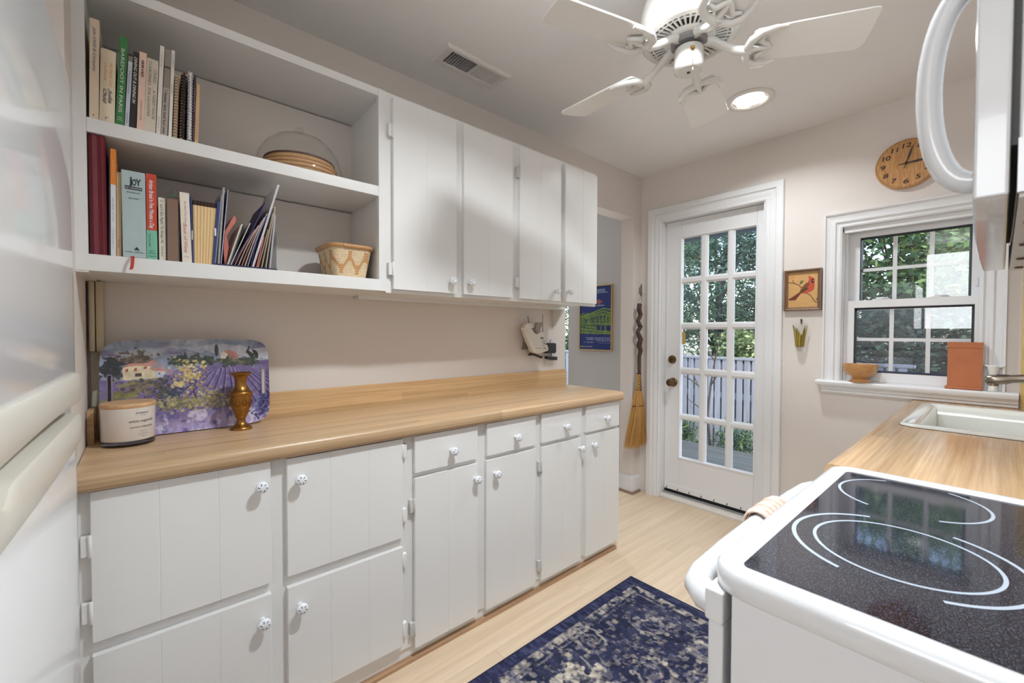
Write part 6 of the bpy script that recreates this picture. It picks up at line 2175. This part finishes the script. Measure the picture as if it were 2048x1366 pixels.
g = G().tube([(0.632, 0.262, 0.836), (0.636, 0.285, 0.838), (0.650, 0.302, 0.840), (0.680, 0.311, 0.842), (0.78, 0.317, 0.842), (0.96, 0.319, 0.842), (1.14, 0.317, 0.842), (1.235, 0.311, 0.842), (1.265, 0.302, 0.840), (1.279, 0.285, 0.838), (1.283, 0.262, 0.836)],
               [0.021, 0.022, 0.021, 0.019, 0.018, 0.018, 0.018, 0.019, 0.021, 0.022, 0.021], 14)
obj('door_handle', g, APPL, ST_, smooth=60)
obj('backguard', G().box(SX0_, SX1_, SYB - 0.012, SYB + 0.05, 0.86, 1.06), APPL, ST_, bevel=0.01)
for k in range(4):
    xx = 0.70 + k * 0.17
    obj('control_knob', G().lathe([(0.0, 0.0), (0.022, 0.0), (0.02, 0.018), (0.0, 0.02)], (xx, SYB + 0.05, 0.99), (0, 1, 0), 20, cap=False), APPL, ST_, smooth=40)

# towel folded over the oven handle
tw = thing('dish_towel', 'folded peach checked dish towel draped over the oven handle', 'towel', (0.985, 0.32, 0.60))
TWM = mat('peach_towel', (226, 200, 184), 0.9, bump=0.6, bscale=300, mottle=0.1, mscale=50)


def towel(x0, x1, off, zf, zb):
    g = G()
    n = 9
    prof = [(0.319 + 0.0215 + off, zf)] + [(0.319 + (0.0200 + off) * math.cos(a), 0.843 + (0.0200 + off) * math.sin(a)) for a in np.linspace(0.0, PI, 9)] + [(0.319 - 0.0205 - off * 0.5, zb)]
    rs = np.random.RandomState(3)
    rows_ = []
    for i in range(n):
        x_ = x0 + (x1 - x0) * i / (n - 1)
        wv = 0.0022 * math.sin(i * 2.1)
        rows_.append([(x_, p[0] + wv * (1 if p[1] < 0.83 else 0.4), p[1] + abs(wv) * (1 if p[1] > 0.85 else 0)) for p in prof])
    m_ = len(prof)
    g.add([p for r in rows_ for p in r], [(i * m_ + k, i * m_ + k + 1, (i + 1) * m_ + k + 1, (i + 1) * m_ + k) for i in range(n - 1) for k in range(m_ - 1)])
    return g


o_ = obj('outer_fold', towel(0.94, 1.055, 0.003, 0.58, 0.62), TWM, tw, smooth=60)
md = o_.modifiers.new('thick', 'SOLIDIFY'); md.thickness = 0.004; md.offset = 1.0
o_ = obj('inner_fold', towel(0.95, 1.065, 0.0005, 0.60, 0.64), TWM, tw, smooth=60)
md = o_.modifiers.new('thick', 'SOLIDIFY'); md.thickness = 0.002; md.offset = 1.0
g = G()
for xx in (0.957, 0.978, 1.0, 1.02, 1.042):
    gg = towel(xx - 0.0035, xx + 0.0035, 0.0072, 0.581, 0.70)
    g.add(gg.v, gg.f)
obj('woven_stripe', g, mat('towel_stripe', (214, 178, 158), 0.9), tw, fixn=False)

# ================================================================== MICROWAVE
MX0, MX1, MZ0, MZ1 = 0.606, 1.312, 1.359, 1.79
mw = thing('microwave', 'white over-the-range microwave with a bowed white handle', 'microwave', (0.96, -0.17, MZ0))
g = G().box(MX0, MX1, YR + 0.002, -0.0075, MZ0 + 0.045, MZ1)
obj('body', g, APPL, mw, bevel=0.003)
obj('side_skirt', G().box(MX0, MX0 + 0.006, YR + 0.002, -0.0075, MZ0 + 0.001, MZ0 + 0.05), APPL, mw)
obj('side_skirt', G().box(MX1 - 0.006, MX1, YR + 0.002, -0.0075, MZ0 + 0.001, MZ0 + 0.05), APPL, mw)
# bowed door front
n = 20
pts = [(MX0, -0.003)]
for k in range(n + 1):
    x_ = MX0 + (MX1 - MX0) * k / n
    u = 2 * k / n - 1
    pts.append((x_, 0.0205 + 0.007 * (1 - u * u) * 0.5 + 0.006 * (k / n)))
pts.append((MX1, -0.003))
obj('door', G().prism([(p[0], p[1], MZ0) for p in pts], (0, 0, MZ1 - MZ0)), APPL, mw, bevel=0.003)
obj('seam', G().box(MX0 + 0.02, MX1 - 0.02, -0.009, -0.0025, MZ0 + 0.05, MZ1 - 0.002), mat('grey_gasket', (120, 118, 116)), mw)
UND = mat('grey_microwave_underside', (204, 199, 192), 0.4, mottle=0.15, mscale=18)
obj('underside_plate', G().box(MX0 + 0.006, MX1 - 0.006, YR + 0.02, -0.0088, MZ0 - 0.003, MZ0 + 0.005), UND, mw)
g = G().box(MX0 + 0.05, MX0 + 0.27, -0.26, -0.08, MZ0 - 0.006, MZ0 - 0.003).box(MX1 - 0.27, MX1 - 0.05, -0.26, -0.08, MZ0 - 0.006, MZ0 - 0.003)
obj('grease_filter', g, mat('filter_mesh_grey', (140, 138, 134), 0.45, metal=0.7, bump=0.8, bscale=300), mw)
for xx in (0.75, 0.93, 1.10, 1.24):
    obj('screw', G().lathe([(0.0, 0.0), (0.006, 0.0), (0.005, 0.003), (0.0, 0.0035)], (xx, -0.020, MZ0 - 0.003), (0, 0, -1), 12, cap=False), mat('bronze_screw', (92, 72, 60), 0.4, metal=0.7), mw)


def mw_panel(xa, xb, z0, z1):
    pp = []
    for k in range(13):
        x_ = xa + (xb - xa) * k / 12
        kk = (x_ - MX0) / (MX1 - MX0)
        u = 2 * kk - 1
        pp.append((x_, 0.0205 + 0.0035 * (1 - u * u) + 0.006 * kk))
    return G().prism([(p[0], p[1] + 0.0005, z0) for p in pp] + [(p[0], p[1] - 0.002, z0) for p in pp[::-1]], (0, 0, z1 - z0))


obj('door_window', mw_panel(0.76, 1.22, MZ0 + 0.10, MZ1 - 0.09), mat('black_oven_glass', (20, 20, 22)), mw)
obj('control_panel', mw_panel(0.76, 1.22, MZ1 - 0.075, MZ1 - 0.015), mat('grey_panel', (190, 192, 196), 0.3), mw)
# bowed handle
HX = 0.637
hp = []
hr = []
for k in range(25):
    t_ = k / 24
    a = PI * t_
    hp.append((HX, 0.0175 + 0.0375 * math.sin(a) ** 0.8, 1.483 - 0.100 * math.cos(a)))
    hr.append(0.0105 + 0.0 * t_)
obj('handle', G().tube(hp, hr, 14, flat=((1, 0, 0), 1.25)), APPL, mw, smooth=70)

# ================================================================== SINK COUNTER
rc = thing('sink_counter', 'butcher-block laminate counter holding the sink beside the range', 'countertop', (2.13, -0.04, 0.86))
SKX0, SKX1, SKY0, SKY1 = 2.048, 2.768, -0.20, 0.238
g = G()
for r_ in rects_minus(1.316, XD - 0.0005, YR, 0.262, [(SKX0 + 0.03, SKX1 - 0.03, SKY0 + 0.03, SKY1 - 0.03)]):
    g.box(r_[0], r_[1], r_[2], r_[3], 0.862, 0.90)
obj('worktop', g, COUNTER_R, rc)
g = G().prism([(1.316, 0.262, 0.858), (1.316, 0.286, 0.858), (1.316, 0.290, 0.864), (1.316, 0.290, 0.888), (1.316, 0.286, 0.897), (1.316, 0.278, 0.900), (1.316, 0.262, 0.900)], (XD - 1.3165, 0, 0))
obj('rolled_edge', g, COUNTER_R, rc, smooth=50)
obj('back_strip', G().box(1.316, XD - 0.001, YR, YR + 0.018, 0.90, 1.0), COUNTER_R, rc)
obj('end_strip', G().box(XD - 0.006, XD, -0.06, 0.286, 0.893, 0.901), COUNTER_R, rc)
sk = thing('sink', 'white enamelled drop-in sink in the counter under the window', 'sink', ((SKX0 + SKX1) / 2, (SKY0 + SKY1) / 2, 0.74))
SKM = mat('white_sink_enamel', (236, 236, 228), 0.1, coat=0.5)
g = frame_ring([(0.0, 0.8985), (0.0015, 0.902), (-0.001, 0.907), (-0.010, 0.910), (-0.032, 0.9095), (-0.044, 0.904), (-0.052, 0.892), (-0.058, 0.86), (-0.066, 0.80), (-0.080, 0.762), (-0.105, 0.748), (-0.16, 0.744)], SKX0, SKX1, SKY0, SKY1, 0.055, 10)
g.prism([(SKX0 + 0.13, SKY0 + 0.13, 0.740), (SKX1 - 0.13, SKY0 + 0.13, 0.740), (SKX1 - 0.13, SKY1 - 0.13, 0.740), (SKX0 + 0.13, SKY1 - 0.13, 0.740)], (0, 0, 0.0045))
obj('basin', g, SKM, sk, smooth=50)
obj('drain', G().lathe([(0.0, 0.7455), (0.04, 0.7455), (0.042, 0.7475), (0.036, 0.7485), (0.0, 0.747)], ((SKX0 + SKX1) / 2, (SKY0 + SKY1) / 2, 0), n=28, cap=False), CHROME, sk, smooth=40)
g = frame_ring([(0.0025, 0.8995), (0.0035, 0.9012), (0.0005, 0.9018)], SKX0, SKX1, SKY0, SKY1, 0.055, 10)
obj('caulk_line', g, mat('dirty_caulk', (92, 78, 66), 0.8), sk)
# faucet: deck plate behind the basin, spout reaching over it
fx = 2.40
fc = thing('faucet', 'brushed nickel kitchen faucet reaching over the sink', 'faucet', (fx, -0.27, 0.90))
e0 = on_x(1969, 756, fx)
obj('deck_plate', G().box(fx - 0.12, fx + 0.12, -0.30, -0.245, 0.9002, 0.912), CHROME, fc, bevel=0.005)
obj('riser', G().lathe([(0.0, 0.908), (0.026, 0.908), (0.024, 0.95), (0.022, 1.04), (0.026, 1.06), (0.022, 1.085), (0.0, 1.09)], (fx, -0.27, 0), n=24, cap=False), CHROME, fc, smooth=45)
zs = e0[2]
obj('spout', G().tube([(fx, -0.26, 1.062), (fx, -0.16, 1.068), (fx, -0.06, zs + 0.006), (fx, -0.03, zs + 0.002), (fx, -0.015, zs - 0.002), (fx, e0[1] - 0.028, zs - 0.004), (fx, e0[1] - 0.006, zs - 0.004), (fx, e0[1], zs - 0.003)], [0.017, 0.0155, 0.0145, 0.015, 0.0175, 0.0185, 0.017, 0.010], 16), CHROME, fc, smooth=60)
obj('aerator', G().lathe([(0.0, -0.006), (0.014, -0.006), (0.015, 0.004), (0.0, 0.004)], (fx, e0[1] - 0.022, zs - 0.021), n=20, cap=False), CHROME, fc, smooth=40)
obj('spray_button', G().box(fx - 0.008, fx + 0.008, e0[1] - 0.062, e0[1] - 0.03, zs + 0.011, zs + 0.0165), BLACK, fc, bevel=0.002)
obj('lever', G().tube([(fx, -0.27, 1.085), (fx + 0.05, -0.28, 1.12)], [0.009, 0.006], 10), CHROME, fc, smooth=60)
# cabinets under the sink counter
t = thing('sink_cabinet', 'white base cabinet under the sink counter', 'cabinet', (2.13, -0.05, 0.0))
obj('carcass', G().box(1.318, XD - 0.001, YR + 0.002, 0.235, 0.08, 0.735).box(1.318, 2.03, YR + 0.002, 0.235, 0.735, 0.861).box(2.785, XD - 0.001, YR + 0.002, 0.235, 0.735, 0.861).box(2.03, 2.785, 0.236, 0.238, 0.735, 0.861), WHITE, t)
obj('toe_board', G().box(1.318, XD - 0.03, 0.17, 0.185, 0.0, 0.08), WHITE, t)
for k in range(4):
    a = 1.33 + k * 0.40
    d = obj('door', G().box(a, a + 0.37, 0.238, 0.256, 0.09, 0.69), WHITE, t, bevel=0.002)
    d2 = obj('drawer_front', G().box(a, a + 0.37, 0.238, 0.256, 0.71, 0.85), WHITE, t, bevel=0.002)

# ================================================================== RUG
RX0, RX1, RY0, RY1 = -0.02, 1.850, 0.585, 1.202
rg = thing('area_rug', 'distressed navy and cream patterned runner rug on the floor', 'rug', ((RX0 + RX1) / 2, (RY0 + RY1) / 2, 0.0))
Wr, Hr = 520, 172
cv = Canvas(Wr, Hr, (44, 46, 68))
mx_, my_ = cv.x * (RX1 - RX0), cv.y * (RY1 - RY0)
NAVY, CRM, MID = (42, 44, 66), (204, 192, 172), (92, 94, 116)
dist = np.minimum(np.minimum(mx_, (RX1 - RX0) - mx_), np.minimum(my_, (RY1 - RY0) - my_))
fl1 = fbm(Wr, Hr, 60, 81, 3)
fl2 = fbm(Wr, Hr, 24, 82, 4)
cv.blend(np.clip((fl2 - 0.45) * 4, 0, 1), MID, 0.45)
# cream motifs in the field: rosettes, rings and scattered blossoms
rs = np.random.RandomState(17)
asp = (RX1 - RX0) / (RY1 - RY0)


def rosette(x, y, r, seed):
    cv.ring(x, y, r / (RX1 - RX0), r / (RY1 - RY0), 0.15, CRM, 0.6, rough=1.3, seed=seed)
    cv.ring(x, y, r * 0.6 / (RX1 - RX0), r * 0.6 / (RY1 - RY0), 0.2, (150, 144, 146), 0.55, rough=1.5, seed=seed + 1)
    for k in range(8):
        a = 2 * PI * k / 8
        cv.ell(x + math.cos(a) * r * 1.25 / (RX1 - RX0), y + math.sin(a) * r * 1.25 / (RY1 - RY0), 0.011 / (RX1 - RX0), 0.011 / (RY1 - RY0), CRM, 0.7)


for i, (a, b, r) in enumerate([(1.60, 0.94, 0.055), (1.62, 0.72, 0.05), (1.38, 0.80, 0.06), (1.34, 1.06, 0.055), (1.46, 0.66, 0.05), (0.95, 1.05, 0.06), (1.0, 0.74, 0.06), (0.72, 0.95, 0.05), (0.5, 0.72, 0.06), (0.4, 1.0, 0.06), (0.2, 0.85, 0.05)]):
    rosette((a - RX0) / (RX1 - RX0), (RY1 - b) / (RY1 - RY0), r, 90 + i * 2)
# central medallion
for a, b, r in ((1.14, 0.90, 0.11), (0.62, 0.90, 0.11)):
    mxn, myn = (a - RX0) / (RX1 - RX0), (RY1 - b) / (RY1 - RY0)
    ang = np.arctan2((cv.y - myn) * (RY1 - RY0), (cv.x - mxn) * (RX1 - RX0))
    dd = np.hypot((cv.x - mxn) * (RX1 - RX0), (cv.y - myn) * (RY1 - RY0)) / r * (1 + 0.14 * np.cos(8 * ang)) + (fl1 - 0.5) * 0.9
    cv.blend((dd < 1.0).astype(float), CRM, 0.85)
    cv.blend((dd < 0.55).astype(float), NAVY, 0.8)
    cv.blend((dd < 0.26).astype(float), (176, 164, 150), 0.7)
for k in range(170):
    x, y = rs.rand(), rs.rand()
    r = 0.006 + 0.008 * rs.rand()
    cv.ell(x, y, r / (RX1 - RX0), r / (RY1 - RY0), CRM if rs.rand() < 0.6 else (190, 164, 136), 0.65, rough=0.4, seed=k % 7)
# vine lines
for k in range(10):
    x0 = rs.rand(); y0 = rs.rand()
    pts = [(x0, y0)]
    a = rs.rand() * 6.28
    for j in range(9):
        a += rs.randn() * 0.7
        pts.append((pts[-1][0] + 0.035 / (RX1 - RX0) * math.cos(a), pts[-1][1] + 0.035 / (RY1 - RY0) * math.sin(a)))
    cv.line(pts, 0.005 / (RX1 - RX0), (176, 168, 160), 0.6)
# border: navy selvage band with streaks, then a pale guard stripe
sel = (dist < 0.052)
streak = fbm(Wr, Hr, 200, 83, 2, (1, 0.15))
cv.blend((fbm(Wr, Hr, 95, 91, 3) > 0.60).astype(float), (176, 166, 152), 0.55)
cv.blend(np.clip((fbm(Wr, Hr, 120, 92, 3) - 0.5) * 6, 0, 1), (46, 48, 72), 0.6)
cv.blend(sel.astype(float), (46, 48, 74), 1.0)
cv.blend(sel * np.clip((streak - 0.45) * 5, 0, 1), (84, 88, 120), 0.6)
cv.blend(((dist > 0.052) & (dist < 0.085)) * np.clip((fbm(Wr, Hr, 70, 84, 3) - 0.36) * 6, 0, 1), (196, 184, 166), 0.75)
cv.blend(((dist > 0.100) & (dist < 0.107)) * np.clip((fl1 - 0.4) * 6, 0, 1), (170, 162, 156), 0.6)
# worn weave: streaks across the rug
st2 = fbm(Wr, Hr, 30, 85, 3, (4.5, 0.8))
cv.blend(np.clip((st2 - 0.55) * 5, 0, 1), (60, 62, 96), 0.5)
cv.a *= (0.72 + 0.5 * fbm(Wr, Hr, 150, 86, 2))[..., None]
pile = fbm(Wr, Hr, 180, 87, 2)
print_mesh('pile', cv, lambda U, V: (RX0 + U * (RX1 - RX0), RY1 - V * (RY1 - RY0), 0.0062 + 0.0012 * pile), colmat('rug_pile', 0.95, 0.1, noise=0.35, nscale=700), rg)
obj('backing', G().box(RX0, RX1, RY0, RY1, 0.0003, 0.0058), mat('rug_backing', (40, 40, 60), 0.9), rg)
g = G().sweep_rect([(0.002, 0.0004), (0.0035, 0.004), (0.001, 0.0085), (-0.004, 0.0075)], (0, 0, 0), (1, 0, 0), (0, 1, 0), (0, 0, 1), RX0, RX1, RY0, RY1)
obj('bound_edge', g, mat('navy_binding', (34, 36, 60), 0.9), rg)

# ================================================================== OUTDOORS
gnd = obj('ground', G().box(3.12, 30, -14, 18, -0.6, -0.42), mat('lawn_ground', (96, 112, 74), 0.95, mottle=0.3, mscale=2))
struct(gnd, 'shaded ground beyond the deck')
dk = thing('deck', 'weathered grey wooden deck outside the glass door', 'deck', (4.4, 2.2, -0.42))
DKM = wood('weathered_deck_board', (90, 96, 92), (62, 68, 66), axis=1, grain=(2, 60), rough=0.8, perobj=0.12)
obj('joists', G().box(3.14, 5.62, -0.2, 5.2, -0.41, -0.29), mat('dark_joist', (60, 58, 56), 0.9), dk)
x = 3.15
k = 0
while x < 5.6:
    obj('deck_board', G().box(x, x + 0.132, -0.25, 5.25, -0.289, -0.25), DKM, dk, bevel=0.004, seg=1)
    x += 0.140
fn = thing('fence', 'weathered grey picket fence behind the deck', 'fence', (6.3, 3.0, -0.42))
FNM = wood('weathered_fence_picket', (172, 174, 180), (134, 138, 148), axis=2, grain=(2, 70), rough=0.85, perobj=0.10)
me_p = mesh_from(G().box(-0.009, 0.009, -0.036, 0.036, 0.0, 1.275), 'picket', (0, 0, 0), 0.002, 1, 40)
me_p.materials.append(FNM)
random.seed(9)
for k in range(58):
    place('picket', me_p, None, fn, (6.29, 0.7 + k * 0.099, -0.415 + random.uniform(-0.008, 0.008)))
for zz in (-0.15, 0.30, 0.72):
    obj('rail', G().box(6.30, 6.335, 0.6, 6.6, zz, zz + 0.085), FNM, fn)
for k in range(58):
    place('picket', me_p, None, fn, (6.346, 0.75 + k * 0.099, -0.415 + random.uniform(-0.008, 0.008)))
obj('cap_rail', G().box(6.27, 6.36, 0.6, 6.6, 0.855, 0.89), FNM, fn, bevel=0.004)
# porch roof edge over the door
pr_ = thing('porch_roof', 'blue-grey painted porch ceiling edge over the deck', 'roof', (3.8, 2.0, 2.26))
PRM = mat('blue_grey_soffit', (150, 160, 172), 0.7)
for k in range(5):
    obj('soffit_board', G().box(3.12 + k * 0.3, 3.12 + k * 0.3 + 0.295, 0.95, 4.2, 2.27, 2.29), PRM, pr_)
obj('fascia', G().box(4.60, 4.63, 0.95, 4.2, 2.245, 2.40), PRM, pr_)
obj('roof_slab', G().box(3.12, 4.62, 0.95, 4.2, 2.295, 2.40), PRM, pr_)

LEAF = colmat('leaf_colours', 0.5, 0.3, trans=0.35)
BARK = mat('dark_bark', (74, 66, 62), 0.9, bump=0.6, bscale=30)


def foliage(name, P, D_, L_, W_, cols, rs, parent):
    n = len(P)
    A = D_ / np.linalg.norm(D_, axis=1, keepdims=True)
    B = np.cross(A, rs.randn(n, 3)); B /= np.linalg.norm(B, axis=1, keepdims=True)
    L_ = (L_ * (0.6 + 0.8 * rs.rand(n)))[:, None]
    W_ = (W_ * (0.6 + 0.8 * rs.rand(n)))[:, None]
    V = np.stack([P - A * L_, P + B * W_, P + A * L_, P - B * W_], 1).reshape(-1, 3)
    org = P.mean(0)
    me = bpy.data.meshes.new(name)
    me.vertices.add(4 * n)
    me.vertices.foreach_set('co', (V - org).ravel())
    me.loops.add(4 * n)
    me.loops.foreach_set('vertex_index', np.arange(4 * n))
    me.polygons.add(n)
    me.polygons.foreach_set('loop_start', np.arange(0, 4 * n, 4))
    me.update(calc_edges=True)
    c = np.array([lin(cols[i])[:3] for i in rs.randint(len(cols), size=n)]) * (0.7 + 0.6 * rs.rand(n, 1))
    c = np.repeat(np.concatenate([c, np.ones((n, 1))], 1), 4, 0)
    at = me.color_attributes.new('Col', 'FLOAT_COLOR', 'POINT')
    at.data.foreach_set('color', c.ravel())
    o = place(name, me, LEAF, parent, tuple(org))
    o['kind'] = 'stuff'
    return o


def tree(label, base, h, crown, rad, ncl, nlf, L_, W_, cols, seed, droop=0.0, tr=0.07, sig=0.16, group='trees beyond the fence', name='tree', cat='tree'):
    rs = np.random.RandomState(seed)
    t = thing(name, label, cat, base, group)
    c = np.array(crown)
    g = G()
    lean = np.array([rs.randn() * 0.05, rs.randn() * 0.05, 0])
    trunk = [np.array(base) + lean * k + np.array([0, 0, h * k / 6]) for k in range(7)]
    g.tube([tuple(p) for p in trunk], [tr * (1 - 0.12 * k) for k in range(7)], 8)
    dirs = rs.randn(ncl, 3); dirs /= np.linalg.norm(dirs, axis=1, keepdims=True)
    cl = c + dirs * np.array(rad) * (0.35 + 0.65 * rs.rand(ncl, 1) ** 0.5)
    cl = cl[(cl[:, 0] > 6.6) | (cl[:, 2] > 1.2)]       # crowns stay behind the fence or above it
    cl[:, 2] = np.maximum(cl[:, 2], -0.30)
    ncl = len(cl)
    for k in range(min(26, ncl)):
        s = trunk[rs.randint(2, 6)]
        e = cl[k]
        mid = (s + e) / 2 + np.array([0, 0, 0.10 - droop * 0.2])
        g.tube([tuple(s), tuple(mid), tuple(e)], [0.022, 0.013, 0.004], 5)
    obj('trunk', g, BARK, t, smooth=60)
    per = nlf // ncl
    P = np.repeat(cl, per, 0) + rs.randn(ncl * per, 3) * np.array([sig * 1.4, sig * 1.4, sig * 0.55])
    D_ = rs.randn(ncl * per, 3) * np.array([1, 1, 0.45]) - np.array([0, 0, droop])
    keep = ((P[:, 0] > 6.43) | (P[:, 2] > 0.97)) & (P[:, 2] > -0.40)
    foliage('foliage', P[keep], D_[keep], L_, W_, cols, rs, t)
    return t


EV = [(60, 84, 74), (76, 102, 86), (48, 68, 66), (108, 132, 104), (90, 114, 100)]
LF = [(104, 134, 84), (78, 110, 72), (140, 164, 104), (60, 90, 64), (92, 122, 90)]
LT = [(170, 186, 130), (136, 160, 110), (112, 142, 96), (196, 206, 160)]
tree('dark evergreen with drooping boughs just behind the fence', (7.1, 3.2, -0.42), 4.2, (7.0, 3.1, 2.1), (0.9, 1.2, 1.5), 150, 12500, 0.055, 0.009, EV, 1, 0.5)
tree('second dark evergreen behind the fence, right of the glass door view', (7.6, 2.1, -0.42), 4.4, (7.6, 2.15, 2.3), (0.9, 0.75, 1.6), 120, 10500, 0.05, 0.010, EV, 2, 0.4)
tree('broad leafy maple filling the window view', (8.6, 1.0, -0.42), 4.5, (8.4, 0.8, 2.6), (1.2, 1.3, 1.4), 120, 10500, 0.055, 0.028, LF, 3, 0.2)
tree('low dense shrub hedge below the window', (7.35, 0.5, -0.42), 1.3, (7.35, 0.55, 0.80), (0.6, 1.3, 0.80), 90, 10500, 0.045, 0.024, EV, 4, 0.1, tr=0.04)
tree('pale sunlit tree further back by the window', (10.5, -0.1, -0.42), 5.0, (10.2, -0.1, 2.8), (1.2, 1.4, 1.8), 90, 9000, 0.07, 0.036, LT, 5, 0.2)
tree('tall leafy tree far behind the evergreens', (10.5, 4.4, -0.42), 6.0, (10.5, 4.4, 3.0), (1.6, 2.0, 2.4), 130, 10500, 0.075, 0.034, LF, 6, 0.2)
tree('bushy tree outside the next room window', (7.6, 6.6, -0.42), 3.4, (7.5, 6.5, 1.5), (0.8, 1.2, 1.5), 90, 10000, 0.055, 0.022, LF, 7, 0.2)
tree('light green shrub peeking over the fence top', (6.85, 2.45, -0.42), 1.3, (6.82, 2.4, 1.0), (0.2, 0.45, 0.22), 40, 4500, 0.035, 0.018, LT, 8, 0.1, tr=0.03, sig=0.09)
# bare young sapling in front of the fence
sp = thing('sapling', 'thin bare forked sapling in front of the picket fence', 'tree', (5.95, 2.62, -0.42))
g = G().tube([(5.95, 2.62, -0.42), (5.94, 2.66, 0.1), (5.95, 2.63, 0.5), (5.96, 2.58, 0.85), (5.97, 2.5, 1.25)], [0.02, 0.017, 0.015, 0.012, 0.005], 7)
for s, e in (((5.94, 2.655, 0.25), (5.9, 2.9, 0.75)), ((5.95, 2.63, 0.5), (5.9, 2.36, 0.78)), ((5.96, 2.58, 0.85), (5.92, 2.82, 1.2)), ((5.9, 2.78, 0.5), (5.88, 3.0, 0.62)), ((5.94, 2.66, 0.1), (5.9, 2.95, 0.3))):
    g.tube([s, tuple((np.array(s) + np.array(e)) / 2 + np.array([0, 0.03, 0.03])), e], [0.011, 0.008, 0.003], 6)
obj('stems', g, BARK, sp, smooth=60)
# plants at the deck edge
rs = np.random.RandomState(44)
for k, (a, b, lab) in enumerate(((5.92, 2.25, 'low green weeds at the deck edge right of the sapling'), (5.93, 1.55, 'clump of grassy weeds under the fence toward the window side'), (5.9, 3.05, 'small weeds at the deck edge left of the sapling'))):
    w = thing('weed_clump', lab, 'plant', (a, b, -0.42), 'weeds at the deck edge')
    n = 1400
    P = np.array([a, b, -0.2]) + rs.randn(n, 3) * np.array([0.09, 0.12, 0.10])
    P[:, 2] = np.maximum(P[:, 2], -0.41)
    P = P[(P[:, 0] > 5.71) & (P[:, 0] < 6.24)]
    n = len(P)
    foliage('foliage', P, rs.randn(n, 3) + np.array([0, 0, 0.8]), 0.04, 0.008, LF + EV, rs, w)
